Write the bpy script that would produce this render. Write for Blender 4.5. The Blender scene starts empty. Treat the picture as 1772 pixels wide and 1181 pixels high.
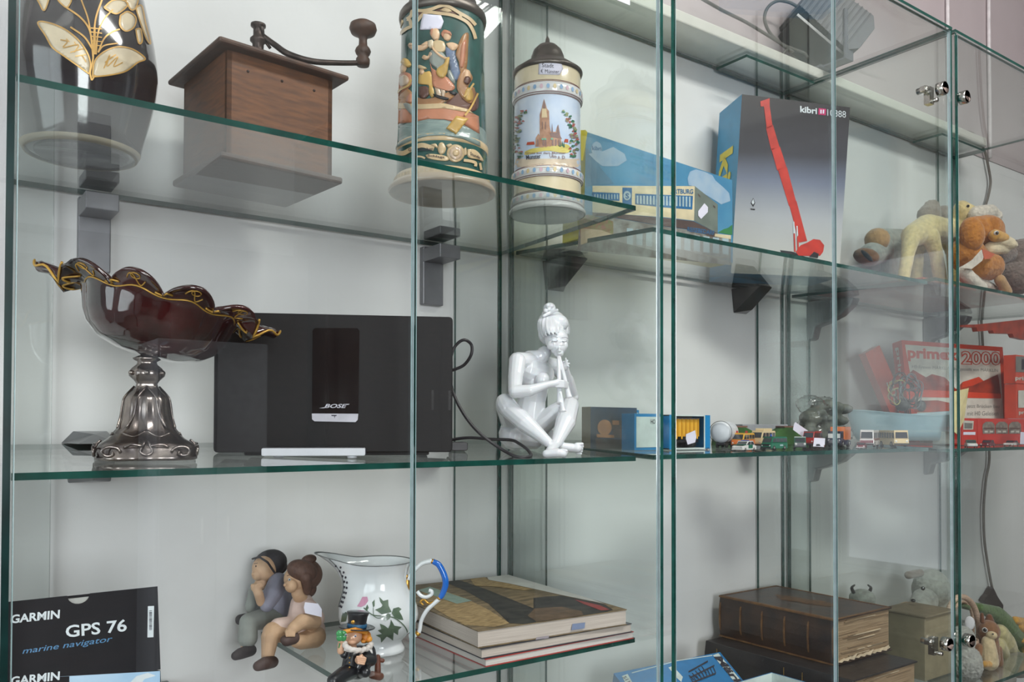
import bpy, bmesh, math, random
from mathutils import Vector, Matrix
from math import sin, cos, pi, radians, sqrt, atan2
random.seed(7)
C = bpy.context.scene.collection
sc = bpy.context.scene

# ------------------------------------------------------------------ camera
FPX, YAW, PITCH, ROLL, CX, CY = 1451.59, .6238, .01717, .00246, 886.0, 711.4
_cy, _sy, _cp, _sp = cos(YAW), sin(YAW), cos(PITCH), sin(PITCH)
FW = Vector((_sy*_cp, _cy*_cp, _sp)); _R = Vector((_cy, -_sy, 0)); _U = _R.cross(FW)
RT = cos(ROLL)*_R + sin(ROLL)*_U; UP = -sin(ROLL)*_R + cos(ROLL)*_U
cd = bpy.data.cameras.new('camera'); cam = bpy.data.objects.new('camera', cd); C.objects.link(cam)
cam.matrix_world = Matrix(((RT.x, UP.x, -FW.x, 0), (RT.y, UP.y, -FW.y, 0), (RT.z, UP.z, -FW.z, 0), (0, 0, 0, 1)))
cd.sensor_width = 36; cd.lens = FPX/1772*36; cd.shift_y = (CY-590.5)/1772; cd.clip_start = .02
sc.camera = cam
sc.view_settings.view_transform = 'Standard'; sc.view_settings.look = 'None'
sc.view_settings.gamma = 1; sc.view_settings.use_curve_mapping = False
sc.view_settings.exposure = 0.0
sc.cycles.transparent_max_bounces = 64; sc.cycles.use_adaptive_sampling = True; sc.cycles.adaptive_threshold = .02; sc.cycles.max_bounces = 8; sc.cycles.glossy_bounces = 4
sc.cycles.diffuse_bounces = 3; sc.cycles.sample_clamp_indirect = 4; sc.cycles.caustics_reflective = False
sc.cycles.use_denoising = True

# ------------------------------------------------------------------ daylight
wd = bpy.data.worlds.new('sky'); sc.world = wd; wd.use_nodes = True
bg = wd.node_tree.nodes['Background']; bg.inputs[0].default_value = (.80, .90, 1.0, 1); bg.inputs[1].default_value = 2.0
def area(name, loc, rot, sx, sy, power, col):
    l = bpy.data.lights.new(name, 'AREA'); l.shape = 'RECTANGLE'; l.size = sx; l.size_y = sy; l.energy = power; l.color = col
    o = bpy.data.objects.new(name, l); C.objects.link(o); o.location = loc; o.rotation_euler = rot; return o
# daylight through the shop windows: one in the wall opposite the cabinets, one in the side wall
area('window_daylight', (-.36, -3.1, .45), (radians(90), 0, 0), 1.1, 1.6, 84, (.95, .97, 1))
area('window_daylight', (-2.5, -.85, .35), (0, radians(-90), 0), 1.8, 2.9, 38, (.95, .97, 1))
area('added_fill_light', (1.38, -.45, 1.77), (radians(12), 0, 0), 1.4, .34, 52, (1, .975, .95))  # overhead fill added to light the cabinets more evenly

# ------------------------------------------------------------------ helpers
def at(u, v, Y):
    r = FW + RT*((u-CX)/FPX) - UP*((v-CY)/FPX); return r*(Y/r.y)
def atz(u, v, Z):
    r = FW + RT*((u-CX)/FPX) - UP*((v-CY)/FPX); return r*(Z/r.z)
def ppm(P): return FPX/P.dot(FW)
class Plane:
    def __init__(s, O, n):
        s.O = Vector(O); s.n = Vector(n).normalized()
        if s.n.dot(s.O) > 0: s.n = -s.n
    def pt(s, u, v, lift=0.0):
        r = FW + RT*((u-CX)/FPX) - UP*((v-CY)/FPX)
        O = s.O + s.n*lift
        return r*(O.dot(s.n)/r.dot(s.n))
class Lathe:
    def __init__(s, c, prof): s.c = Vector(c); s.p = prof      # prof [(r, z rel)]
    def rf(s, z):
        z -= s.c.z; p = s.p
        if z <= p[0][1]: return p[0][0]
        for a, b in zip(p, p[1:]):
            if z <= b[1] and b[1] > a[1]: return a[0] + (b[0]-a[0])*(z-a[1])/(b[1]-a[1])
        return p[-1][0]
    def pt(s, u, v, lift=0.0):
        d = FW + RT*((u-CX)/FPX) - UP*((v-CY)/FPX)
        R = s.rf(s.c.z) if 0 else s.p[len(s.p)//2][0]
        for _ in range(10):
            a = d.x*d.x+d.y*d.y; b = -2*(d.x*s.c.x+d.y*s.c.y); c = s.c.x**2+s.c.y**2-R*R
            D = b*b-4*a*c
            t = (-b-sqrt(max(D, 0)))/(2*a); P = d*t; R = s.rf(P.z)
        n = Vector((P.x-s.c.x, P.y-s.c.y, 0)).normalized()
        return Vector((s.c.x, s.c.y, P.z)) + n*(R+lift)
def lin(c):
    c = c/255.0
    return c/12.92 if c <= .04045 else ((c+.055)/1.055)**2.4
MATS = {}
def mat(name, rgb, rough=.5, metal=0, var=.06, vs=40, bump=0, bs=200, coat=0, rgb2=None, sub=0, sheen=0, spec=.5, stretch=None, emis=0, trans=0, alpha=1):
    if name in MATS: return MATS[name]
    m = bpy.data.materials.new(name); m.use_nodes = True; nt = m.node_tree; n = nt.nodes; b = n['Principled BSDF']
    col = [lin(x) for x in rgb]
    c2 = [lin(x) for x in rgb2] if rgb2 else [x*(1-var*2.5) for x in col]
    c1 = col if rgb2 else [min(1, x*(1+var)) for x in col]
    tc = n.new('ShaderNodeTexCoord'); no = n.new('ShaderNodeTexNoise'); no.inputs['Scale'].default_value = vs; no.inputs['Detail'].default_value = 4
    mp = n.new('ShaderNodeMapping'); nt.links.new(tc.outputs['Object'], mp.inputs['Vector']); nt.links.new(mp.outputs[0], no.inputs['Vector'])
    if stretch: mp.inputs['Scale'].default_value = stretch
    cr = n.new('ShaderNodeValToRGB'); cr.color_ramp.elements[0].position = .35; cr.color_ramp.elements[1].position = .65
    cr.color_ramp.elements[0].color = (*c2, 1); cr.color_ramp.elements[1].color = (*c1, 1)
    nt.links.new(no.outputs['Fac'], cr.inputs[0]); nt.links.new(cr.outputs[0], b.inputs['Base Color'])
    b.inputs['Roughness'].default_value = rough; b.inputs['Metallic'].default_value = metal
    b.inputs['Specular IOR Level'].default_value = spec
    b.inputs['Coat Weight'].default_value = coat; b.inputs['Coat Roughness'].default_value = .05
    b.inputs['Sheen Weight'].default_value = sheen
    if sub: b.inputs['Subsurface Weight'].default_value = sub; b.inputs['Subsurface Scale'].default_value = .005
    if alpha < 1: b.inputs['Alpha'].default_value = alpha
    if emis: b.inputs['Emission Color'].default_value = (*col, 1); b.inputs['Emission Strength'].default_value = emis
    if bump:
        n2 = n.new('ShaderNodeTexNoise'); n2.inputs['Scale'].default_value = bs; n2.inputs['Detail'].default_value = 5
        nt.links.new(mp.outputs[0], n2.inputs['Vector'])
        bp = n.new('ShaderNodeBump'); bp.inputs['Strength'].default_value = bump; bp.inputs['Distance'].default_value = .002
        nt.links.new(n2.outputs['Fac'], bp.inputs['Height']); nt.links.new(bp.outputs[0], b.inputs['Normal'])
    MATS[name] = m; return m
def gradmat(name, stops, axis=2, rough=.4, z0=0, z1=1, coat=.2):
    """printed picture whose colour runs along one object axis"""
    m = bpy.data.materials.new(name); m.use_nodes = True; nt = m.node_tree; n = nt.nodes; b = n['Principled BSDF']
    tc = n.new('ShaderNodeTexCoord'); sp = n.new('ShaderNodeSeparateXYZ'); nt.links.new(tc.outputs['Object'], sp.inputs[0])
    mr = n.new('ShaderNodeMapRange'); mr.inputs[1].default_value = z0; mr.inputs[2].default_value = z1
    nt.links.new(sp.outputs[axis], mr.inputs[0]); cr = n.new('ShaderNodeValToRGB'); nt.links.new(mr.outputs[0], cr.inputs[0])
    e = cr.color_ramp.elements
    for i, (p, c) in enumerate(stops):
        if i < 2: el = e[i]; el.position = p
        else: el = e.new(p)
        el.color = (*[lin(x) for x in c], 1)
    nt.links.new(cr.outputs[0], b.inputs['Base Color']); b.inputs['Roughness'].default_value = rough; b.inputs['Coat Weight'].default_value = coat
    MATS[name] = m; return m
def glassmat(name, tint, rough=0.0):
    if name in MATS: return MATS[name]
    m = bpy.data.materials.new(name); m.use_nodes = True; nt = m.node_tree; n = nt.nodes
    n.remove(n['Principled BSDF']); out = n['Material Output']
    tr = n.new('ShaderNodeBsdfTransparent'); tr.inputs[0].default_value = (*tint, 1)
    gl = n.new('ShaderNodeBsdfGlossy'); gl.inputs['Roughness'].default_value = rough; gl.inputs[0].default_value = (1, 1, 1, 1)
    ge = n.new('ShaderNodeNewGeometry'); mx = n.new('ShaderNodeMix')        # same index seen from both faces of the pane
    nt.links.new(ge.outputs['Backfacing'], mx.inputs[0]); mx.inputs[2].default_value = 1.52; mx.inputs[3].default_value = 1/1.52
    fr = n.new('ShaderNodeFresnel'); nt.links.new(mx.outputs[0], fr.inputs['IOR'])
    ms = n.new('ShaderNodeMixShader'); nt.links.new(fr.outputs[0], ms.inputs[0]); nt.links.new(tr.outputs[0], ms.inputs[1]); nt.links.new(gl.outputs[0], ms.inputs[2])
    nt.links.new(ms.outputs[0], out.inputs['Surface'])
    MATS[name] = m; return m
def catmull(pts, n=6):
    pts = [Vector(p) for p in pts]; P = [pts[0]*2-pts[1]] + pts + [pts[-1]*2-pts[-2]]; o = []
    for i in range(1, len(P)-2):
        for k in range(n):
            t = k/n; a, b, c, d = P[i-1], P[i], P[i+1], P[i+2]
            o.append(.5*((2*b)+(c-a)*t+(2*a-5*b+4*c-d)*t*t+(3*b-a-3*c+d)*t**3))
    o.append(pts[-1]); return o
def interp(l, n):
    o = []
    for i in range(n):
        t = i/(n-1)*(len(l)-1); k = min(int(t), len(l)-2); o.append(l[k]+(l[k+1]-l[k])*(t-k))
    return o
class MB:
    def __init__(s, M=None): s.v = []; s.f = []; s.m = []; s.s = []; s.mats = []; s.M = M
    def mi(s, m):
        if m not in s.mats: s.mats.append(m)
        return s.mats.index(m)
    def add(s, vs, fs, m, smooth=False, M=None):
        k = len(s.v); i = s.mi(m)
        for p in vs:
            p = Vector(p)
            if M is not None: p = M @ p
            if s.M is not None: p = s.M @ p
            s.v.append(p)
        for f in fs: s.f.append([a+k for a in f]); s.m.append(i); s.s.append(smooth)
    def box(s, c, d, m, M=None):
        x, y, z = d[0]/2, d[1]/2, d[2]/2; c = Vector(c)
        vs = [c+Vector((a*x, b*y, e*z)) for a in (-1, 1) for b in (-1, 1) for e in (-1, 1)]
        s.add(vs, [(0, 1, 3, 2), (4, 6, 7, 5), (0, 4, 5, 1), (2, 3, 7, 6), (0, 2, 6, 4), (1, 5, 7, 3)], m, False, M); return s
    def prism(s, poly, h, m, M=None, smooth=False):
        """poly in local xz, extruded along y by +-h/2"""
        n = len(poly); vs = [(p[0], -h/2, p[1]) for p in poly]+[(p[0], h/2, p[1]) for p in poly]
        s.add(vs, [list(range(n)), list(range(2*n-1, n-1, -1))]+[[i, n+i, n+(i+1) % n, (i+1) % n] for i in range(n)], m, smooth, M); return s
    def lathe(s, c, prof, m, seg=48, M=None, rfun=None, caps=True, smooth=True):
        c = Vector(c); vs = []; fs = []
        for r, z in prof:
            for j in range(seg):
                a = 2*pi*j/seg; q = r*(rfun(a, z) if rfun else 1); vs.append(c+Vector((q*cos(a), q*sin(a), z)))
        for i in range(len(prof)-1):
            for j in range(seg):
                k = (j+1) % seg; fs.append((i*seg+j, i*seg+k, (i+1)*seg+k, (i+1)*seg+j))
        if caps:
            if prof[0][0] > 1e-5: fs.append(list(range(seg))[::-1])
            if prof[-1][0] > 1e-5: fs.append([(len(prof)-1)*seg+j for j in range(seg)])
        s.add(vs, fs, m, smooth, M); return s
    def tube(s, pts, r, m, seg=8, n=6, M=None, cap=True, smooth=True):
        P = catmull(pts, n) if n and len(pts) > 2 else [Vector(p) for p in pts]
        R = interp(r, len(P)) if isinstance(r, (list, tuple)) else [r]*len(P)
        vs = []; fs = []; T = (P[1]-P[0]).normalized(); u = T.orthogonal().normalized()
        for i, p in enumerate(P):
            t = (P[min(i+1, len(P)-1)]-P[max(i-1, 0)])
            t = t.normalized() if t.length > 1e-9 else T
            u = (u-t*u.dot(t)); u = u.normalized() if u.length > 1e-6 else t.orthogonal().normalized(); w = t.cross(u)
            for j in range(seg): a = 2*pi*j/seg; vs.append(p+(u*cos(a)+w*sin(a))*R[i])
        for i in range(len(P)-1):
            for j in range(seg): k = (j+1) % seg; fs.append((i*seg+j, i*seg+k, (i+1)*seg+k, (i+1)*seg+j))
        if cap: fs.append(list(range(seg))[::-1]); fs.append([(len(P)-1)*seg+j for j in range(seg)])
        s.add(vs, fs, m, smooth, M); return s
    def ell(s, c, r, m, M=None, seg=20, rings=12):
        c = Vector(c); r = r if isinstance(r, (tuple, list)) else (r, r, r)
        vs = [Vector((0, 0, -r[2]))]; fs = []
        for i in range(1, rings):
            a = pi*i/rings-pi/2
            for j in range(seg): b = 2*pi*j/seg; vs.append(Vector((r[0]*cos(a)*cos(b), r[1]*cos(a)*sin(b), r[2]*sin(a))))
        vs.append(Vector((0, 0, r[2])))
        for j in range(seg): fs.append((0, 1+(j+1) % seg, 1+j))
        for i in range(rings-2):
            for j in range(seg): k = (j+1) % seg; fs.append((1+i*seg+j, 1+i*seg+k, 1+(i+1)*seg+k, 1+(i+1)*seg+j))
        L = len(vs)-1
        for j in range(seg): fs.append((L, 1+(rings-2)*seg+j, 1+(rings-2)*seg+(j+1) % seg))
        if M is not None: vs = [M @ p for p in vs]
        s.add([p+c for p in vs], fs, m, True); return s
    def cap(s, p, q, r1, r2, m, seg=14):
        p = Vector(p); q = Vector(q); d = (q-p).normalized() if (q-p).length > 1e-7 else Vector((0, 0, 1))
        u = d.orthogonal().normalized(); w = d.cross(u); rings = []
        for i in range(5): a = -pi/2+pi/2*i/4*.999+.0005; rings.append((p+d*(r1*sin(a)), r1*cos(a)))
        for i in range(5): a = pi/2*i/4*.999; rings.append((q+d*(r2*sin(a)), r2*cos(a)))
        vs = []; fs = []
        for c, r in rings:
            for j in range(seg): a = 2*pi*j/seg; vs.append(c+(u*cos(a)+w*sin(a))*r)
        for i in range(len(rings)-1):
            for j in range(seg): k = (j+1) % seg; fs.append((i*seg+j, i*seg+k, (i+1)*seg+k, (i+1)*seg+j))
        fs.append(list(range(seg))[::-1]); fs.append([(len(rings)-1)*seg+j for j in range(seg)])
        s.add(vs, fs, m, True); return s
    def poly(s, surf, pts, m, lift=.0004):
        vs = [surf.pt(u, v, lift) for u, v in pts]
        n = Vector((0, 0, 0))
        for i in range(len(vs)): a = vs[i]; b = vs[(i+1) % len(vs)]; n += a.cross(b)
        f = list(range(len(vs)))
        if n.dot(vs[0]) > 0: f = f[::-1]
        from mathutils.geometry import tessellate_polygon
        if len(vs) > 4:
            fs = []
            for t3 in tessellate_polygon([vs]):
                a, b_, c = (vs[i] for i in t3); fs.append(tuple(t3) if (b_-a).cross(c-a).dot(vs[0]) < 0 else tuple(t3)[::-1])
            s.add(vs, fs, m)
        else: s.add(vs, [f], m)
        return s
    def wrap(s, surf, pts, m, lift=.0005, step=8, skirt=True, smooth=True):
        """flat outline in photo pixels laid onto a curved surface with its own small thickness"""
        from mathutils.geometry import tessellate_polygon
        pts = [p for i, p in enumerate(pts) if (p[0]-pts[i-1][0])**2+(p[1]-pts[i-1][1])**2 > 1e-4]
        bm = bmesh.new(); bv = [bm.verts.new((p[0], p[1], 0)) for p in pts]
        for t3 in tessellate_polygon([[Vector((p[0], p[1], 0)) for p in pts]]):
            try: bm.faces.new([bv[i] for i in t3])
            except ValueError: pass
        for _ in range(7):
            L = [e for e in bm.edges if e.calc_length() > step]
            if not L: break
            bmesh.ops.subdivide_edges(bm, edges=L, cuts=1); bmesh.ops.triangulate(bm, faces=bm.faces[:])
        bm.verts.index_update(); vs = [surf.pt(v.co.x, v.co.y, lift) for v in bm.verts]; fs = []
        for f in bm.faces:
            t = [v.index for v in f.verts]; a, b, c = (vs[i] for i in t)
            if (b-a).cross(c-a).dot(a) > 0: t = t[::-1]
            fs.append(t)
        if skirt:
            k = len(vs); mp = {}
            for e in bm.edges:
                if e.is_boundary:
                    for v in e.verts:
                        if v.index not in mp: mp[v.index] = len(vs); vs.append(surf.pt(v.co.x, v.co.y, -.0003))
                    a, b = e.verts[0].index, e.verts[1].index; fs.append((a, b, mp[b], mp[a]))
        bm.free(); s.add(vs, fs, m, smooth); return s
    def stroke(s, surf, pts, w, m, lift=.0006, n=5):
        """painted line of pixel width w on a surface"""
        P = catmull([Vector((p[0], p[1], 0)) for p in pts], n) if n and len(pts) > 2 else [Vector((p[0], p[1], 0)) for p in pts]
        W = interp(w, len(P)) if isinstance(w, (list, tuple)) else [w]*len(P)
        vs = []; fs = []
        for i, p in enumerate(P):
            t = (P[min(i+1, len(P)-1)]-P[max(i-1, 0)]); t = t.normalized() if t.length > 1e-9 else Vector((1, 0, 0)); q = Vector((-t.y, t.x, 0))*W[i]/2
            vs += [surf.pt(p.x+q.x, p.y+q.y, lift), surf.pt(p.x-q.x, p.y-q.y, lift)]
        for i in range(len(P)-1):
            a, b, c, d = 2*i, 2*i+1, 2*i+3, 2*i+2
            if (vs[b]-vs[a]).cross(vs[c]-vs[a]).dot(vs[a]) > 0: fs.append((d, c, b, a))
            else: fs.append((a, b, c, d))
        s.add(vs, fs, m); return s
    def text(s, surf, string, m, bl, br, tl, lift=.0006, bold=.0, shear=0):
        """string set between the pixel corners bottom-left, bottom-right, top-left, printed on the surface"""
        vs, fs = glyphs(string, bold, shear)
        x0 = min(v.x for v in vs); x1 = max(v.x for v in vs); y0 = min(v.y for v in vs); y1 = max(v.y for v in vs)
        B = Vector((*bl, 0)); X = Vector((*br, 0))-B; Yv = Vector((*tl, 0))-B; o = []
        for v in vs:
            q = B+X*((v.x-x0)/(x1-x0))+Yv*((v.y-y0)/(y1-y0)); o.append(surf.pt(q.x, q.y, lift))
        g = []
        for f in fs:
            a, b, c = (o[i] for i in f[:3]); g.append(f[::-1] if (b-a).cross(c-a).dot(a) > 0 else f)
        s.add(o, g, m); return s
    def build(s, name, parent=None, bevel=0, remesh=0, smooth=0, disp=0, subsurf=0, label=None, solid=0):
        me = bpy.data.meshes.new(name); O = parent.get('_w') if parent else None
        off = Vector(O) if O else Vector((0, 0, 0))
        if parent is None:
            xs = [v.x for v in s.v]; ys = [v.y for v in s.v]; zs = [v.z for v in s.v]
            off = Vector(((min(xs)+max(xs))/2, (min(ys)+max(ys))/2, min(zs)))
        me.from_pydata([v-off for v in s.v], [], s.f)
        for m in s.mats: me.materials.append(m)
        for p, i, sm in zip(me.polygons, s.m, s.s): p.material_index = i; p.use_smooth = sm
        me.update(); o = bpy.data.objects.new(name, me); C.objects.link(o)
        if parent: o.parent = parent; o['_w'] = tuple(off)
        else: o.location = off; o['_w'] = tuple(off)
        if remesh:
            r = o.modifiers.new('skin', 'REMESH'); r.mode = 'VOXEL'; r.voxel_size = remesh; r.use_smooth_shade = True
        if smooth:
            r = o.modifiers.new('smooth', 'SMOOTH'); r.iterations = smooth; r.factor = .5
        if subsurf: r = o.modifiers.new('sub', 'SUBSURF'); r.levels = subsurf; r.render_levels = subsurf
        if bevel:
            r = o.modifiers.new('bevel', 'BEVEL'); r.width = bevel; r.segments = 2; r.limit_method = 'ANGLE'
        if disp:
            t = bpy.data.textures.new('fur', 'CLOUDS'); t.noise_scale = .004; t.noise_depth = 2
            r = o.modifiers.new('fur', 'DISPLACE'); r.texture = t; r.strength = disp; r.mid_level = .5
        if label: o['label'] = label
        return o
GL = {}
def glyphs(string, bold, shear):
    k = (string, bold, shear)
    if k not in GL:
        c = bpy.data.curves.new('t', 'FONT'); c.body = string; c.offset = bold; c.shear = shear; c.resolution_u = 3
        o = bpy.data.objects.new('t', c); C.objects.link(o)
        me = bpy.data.meshes.new_from_object(o.evaluated_get(bpy.context.evaluated_depsgraph_get()))
        GL[k] = ([v.co.copy() for v in me.vertices], [list(p.vertices) for p in me.polygons])
        bpy.data.objects.remove(o); bpy.data.curves.remove(c); bpy.data.meshes.remove(me)
    return GL[k]
def thing(name, label, cat, loc, group=None):
    o = bpy.data.objects.new(name, None); o.empty_display_size = .02; C.objects.link(o); o.location = loc; o['_w'] = tuple(loc)
    o['label'] = label; o['category'] = cat
    if group: o['group'] = group
    return o
def tag(o, label, cat, group=None):
    o['label'] = label; o['category'] = cat
    if group: o['group'] = group
    return o
def struct(o): o['kind'] = 'structure'; return o

# ------------------------------------------------------------------ heights of the shelves (top face), from front to back
YF, YB = .895, 1.250
def shz(k, Y):
    t = (Y-.895)/(1.254-.895)
    a = {'A1': (.3177, .3074), 'A2': (-.0522, -.0328), 'B1': (.2911, .3138), 'B2': (-.051, -.0351), 'A3': (-.318, -.318),
         'B3': (-.565, -.565), 'C1': (.302, .309), 'C2': (-.0545, -.040), 'C3': (-.575, -.575)}[k]
    return a[0]+t*(a[1]-a[0])+.007
def ons(u, v, k):
    Y = 1.05
    for _ in range(25): P = atz(u, v, shz(k, Y)); Y = P.y
    return P
# ------------------------------------------------------------------ the room
M_WALL = mat('wall_plaster', (226, 225, 224), .85, var=.02, vs=6, bump=.25, bs=60)
M_PLAS = mat('opposite_wall_paint', (200, 200, 202), .9, var=.02, vs=3)
M_FLOOR = mat('grey_floor', (120, 112, 104), .5, var=.05, vs=5)
M_CEIL = mat('ceiling_white', (215, 214, 210), .9, var=.01)
M_FRAME = mat('window_frame_white', (230, 230, 230), .4)
M_OAK = mat('brown_furniture', (72, 46, 34), .45, rgb2=(52, 33, 25), vs=8, stretch=(1, 1, 8))
M_DARKF = mat('dark_furniture', (34, 36, 42), .4)
M_WHITE = mat('white_paint', (222, 222, 218), .6, var=.02)
def B(name, x0, x1, y0, y1, z0, z1, m, parent=None, bevel=0):
    b = MB(); b.box(((x0+x1)/2, (y0+y1)/2, (z0+z1)/2), (x1-x0, y1-y0, z1-z0), m); return b.build(name, parent, bevel=bevel)
struct(B('wall_back', -2.6, 7.6, 1.256, 1.40, -1.4, 1.95, M_WALL))
struct(B('floor', -2.6, 7.6, -3.2, 1.256, -1.45, -1.40, M_FLOOR))
struct(B('ceiling', -2.6, 7.6, -3.2, 1.256, 1.85, 1.95, M_CEIL))
struct(B('wall_right', 7.6, 7.7, -3.2, 1.256, -1.4, 1.85, M_PLAS))
fw = MB()
for x0, x1, z0, z1 in ((-2.6, -1.0, -1.4, 1.85), (.25, 7.6, -1.4, 1.85), (-1.0, .25, -1.4, -.4), (-1.0, .25, 1.3, 1.85)):
    fw.box(((x0+x1)/2, -3.25, (z0+z1)/2), (x1-x0, .1, z1-z0), M_PLAS)
struct(fw.build('wall_front'))
G_WIN = glassmat('window_glass', (.93, .96, .95))
def window(name, M, w, h):
    b = MB(M)
    for c, d in (((0, 0, -h/2+.03), (w, .06, .06)), ((0, 0, h/2-.03), (w, .06, .06)), ((-w/2+.03, 0, 0), (.06, .06, h)), ((w/2-.03, 0, 0), (.06, .06, h)), ((0, 0, 0), (.05, .06, h))): b.box(c, d, M_FRAME)
    o = struct(b.build(name)); g = MB(M); g.add([(-w/2, -.01, -h/2), (w/2, -.01, -h/2), (w/2, -.01, h/2), (-w/2, -.01, h/2)], [(0, 1, 2, 3)], G_WIN); g.build('pane', o)
window('window_1', Matrix.Translation((-.375, -3.24, .45)), 1.25, 1.7)
lw = MB()
for y0, y1, z0, z1 in ((-3.2, -2.35, -1.4, 1.85), (.65, 1.256, -1.4, 1.85), (-2.35, .65, -1.4, -.6), (-2.35, .65, 1.3, 1.85)):
    lw.box((-2.65, (y0+y1)/2, (z0+z1)/2), (.1, y1-y0, z1-z0), M_PLAS)
struct(lw.build('wall_left'))
window('window_2', Matrix.Translation((-2.64, -.85, .35)) @ Matrix.Rotation(pi/2, 4, 'Z'), 3.0, 1.9)
# unseen glowing panel added in the far side wall to veil the door glass
b = MB(Matrix.Translation((7.57, -2.62, .15)) @ Matrix.Rotation(pi/2, 4, 'Z'))
for c, d in (((0, 0, -1.47), (1.1, .06, .06)), ((0, 0, 1.47), (1.1, .06, .06)), ((-.52, 0, 0), (.06, .06, 2.95)), ((.52, 0, 0), (.06, .06, 2.95))): b.box(c, d, M_FRAME)
w3_ = struct(b.build('veil_panel')); b = MB(Matrix.Translation((7.585, -2.62, .15)) @ Matrix.Rotation(pi/2, 4, 'Z')); b.box((0, 0, 0), (1.0, .01, 2.9), mat('veil_glow', (226, 232, 238), .9, var=.01, vs=3, emis=.55)); b.build('glow_panel', w3_)
for nm, lab, x0, x1, y0, y1, z0, z1, m in (
    ('wardrobe', 'tall brown wooden wardrobe against the wall opposite the glass cabinets', 1.88, 3.35, -3.18, -2.7, -1.4, 1.7, M_OAK),
    ('cupboard', 'dark brown cupboard against the opposite wall, behind the pale cabinet', .32, 1.84, -3.18, -2.85, -1.4, .95, M_OAK),
    ('bookcase', 'tall dark brown bookcase in the corner beside the shop window', -2.55, -1.08, -3.18, -2.8, -1.4, 1.7, M_OAK),
    ('storage_cabinet', 'pale grey cabinet standing in front of the dark brown cupboard', .93, 1.45, -2.78, -2.4, -1.4, .40, mat('pale_grey_furniture', (170, 172, 178), .5))):
    t = thing(nm, lab, 'furniture', ((x0+x1)/2, (y0+y1)/2, z0))
    B('body', x0, x1, y0, y1, z0, z1, m, t, .006)
    n = 2
    for k in range(n):
        a = x0+(x1-x0)*k/n+.01; e = x0+(x1-x0)*(k+1)/n-.01
        d = B('door', a, e, y1, y1+.02, z0+.06, z1-.03, m, t, .003)
        h = MB(); h.cyl = None; h.tube([(e-.05 if k == 0 else a+.05, y1+.03, (z0+z1)/2-.06), (e-.05 if k == 0 else a+.05, y1+.03, (z0+z1)/2+.06)], .006, M_FRAME, n=0); h.build('handle', d)
t = thing('added_fill_lamp', 'added unseen fill lamp under the ceiling in front of the glass cabinets', 'lamp', (1.38, -.45, 1.85))  # unseen lamp body added to go with the overhead fill
B('housing', .63, 2.13, -.66, -.24, 1.82, 1.85, M_WHITE, t, .004)
b = MB(); b.box((1.38, -.45, 1.812), (1.4, .34, .012), mat('lamp_diffuser', (255, 250, 240), .6, emis=1.2)); b.build('diffuser', t)
# pale board running along the wall just above the cabinets, seen through their tops
struct(B('trim_1', -2.6, 2.53, 1.160, 1.256, .812, .836, mat('board_white', (214, 212, 202), .6, var=.02), None, .003))
struct(B('trim_2', -2.6, 7.6, 1.253, 1.2565, .836, 1.849, mat('pinkish_wall_paint', (184, 171, 172), .85, var=.02, vs=5)))
t = MB(); M_CAB = mat('white_cable', (214, 206, 206), .5)
for u in (1641, 1712):
    P = at(u, 50, 1.245); b = MB(); b.tube([(P.x+.002*sin(k*1.3), 1.246, .84+.11*k) for k in range(10)], .006, M_CAB, n=3)
    tag(b.build('wall_cable'), 'white cable upright on the wall, %s' % ('the one above the gap between two cabinets' if u < 1700 else 'the one above the plush dog cabinet'), 'cable')

# ------------------------------------------------------------------ glass cabinets
G_DOOR = glassmat('door_glass', (.985, .993, .988)); G_SIDE = glassmat('side_glass', (.979, .997, .989)); G_SHELF = glassmat('shelf_glass', (.968, .99, .98)); G_STRIP = glassmat('strip_glass', (.988, .999, .994))
M_EDGE = mat('glass_edge', (22, 74, 66), .12, var=.15, vs=30, coat=.6)
M_EDGEB = mat('glass_edge_blackish', (14, 44, 42), .12, var=.15, vs=30, coat=.6)
M_BEV = mat('glass_bevel_glint', (150, 176, 176), .15, var=.05, coat=.5)  # pale tone stands in for light reflected by the bevels
M_EDGELIT = mat('glass_edge_lit', (190, 206, 210), .25, var=.05, coat=.3)  # brightness seen inside the polished door edge, put into its colour
def pane(name, parent, P8, thin, g, edge=None, ch=0.0, edge2=None):
    """8 corners of a slab indexed [ix][iy][iz]; faces across axis `thin` are clear glass, the rest polished edges"""
    edge = edge or M_EDGE; b = MB(); vs = [P8[i][j][k] for i in (0, 1) for j in (0, 1) for k in (0, 1)]
    F = {0: [(0, 1, 3, 2), (4, 6, 7, 5)], 1: [(0, 4, 5, 1), (2, 3, 7, 6)], 2: [(0, 2, 6, 4), (1, 5, 7, 3)]}
    for ax in F:
        if ax == thin:
            if ch:
                for f in F[ax]:
                    q = [Vector(vs[i]) for i in f]; c = sum(q, Vector())/4; n = (q[1]-q[0]).cross(q[2]-q[1]).normalized()
                    inn = []
                    for k in range(4):
                        a = (q[k-1]-q[k]).normalized(); e = (q[(k+1) % 4]-q[k]).normalized(); inn.append(q[k]+(a+e)*ch)
                    outv = [p-n*ch*.6 for p in q]; s = 1
                    if (q[0]+n*.001-sum((Vector(x) for x in vs), Vector())/8).length < (q[0]-sum((Vector(x) for x in vs), Vector())/8).length: outv = [p+n*ch*.6 for p in q]
                    b.add(inn, [(0, 1, 2, 3)], g); b.add(outv+inn, [(k, (k+1) % 4, 4+(k+1) % 4, 4+k) for k in range(4)], M_BEV)
            else: b.add(vs, F[ax], g)
        elif ax == 0 and edge2: b.add(vs, F[ax][:1], edge); b.add(vs, F[ax][1:], edge2)
        else: b.add(vs, F[ax], edge)
    return b.build(name, parent)
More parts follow.
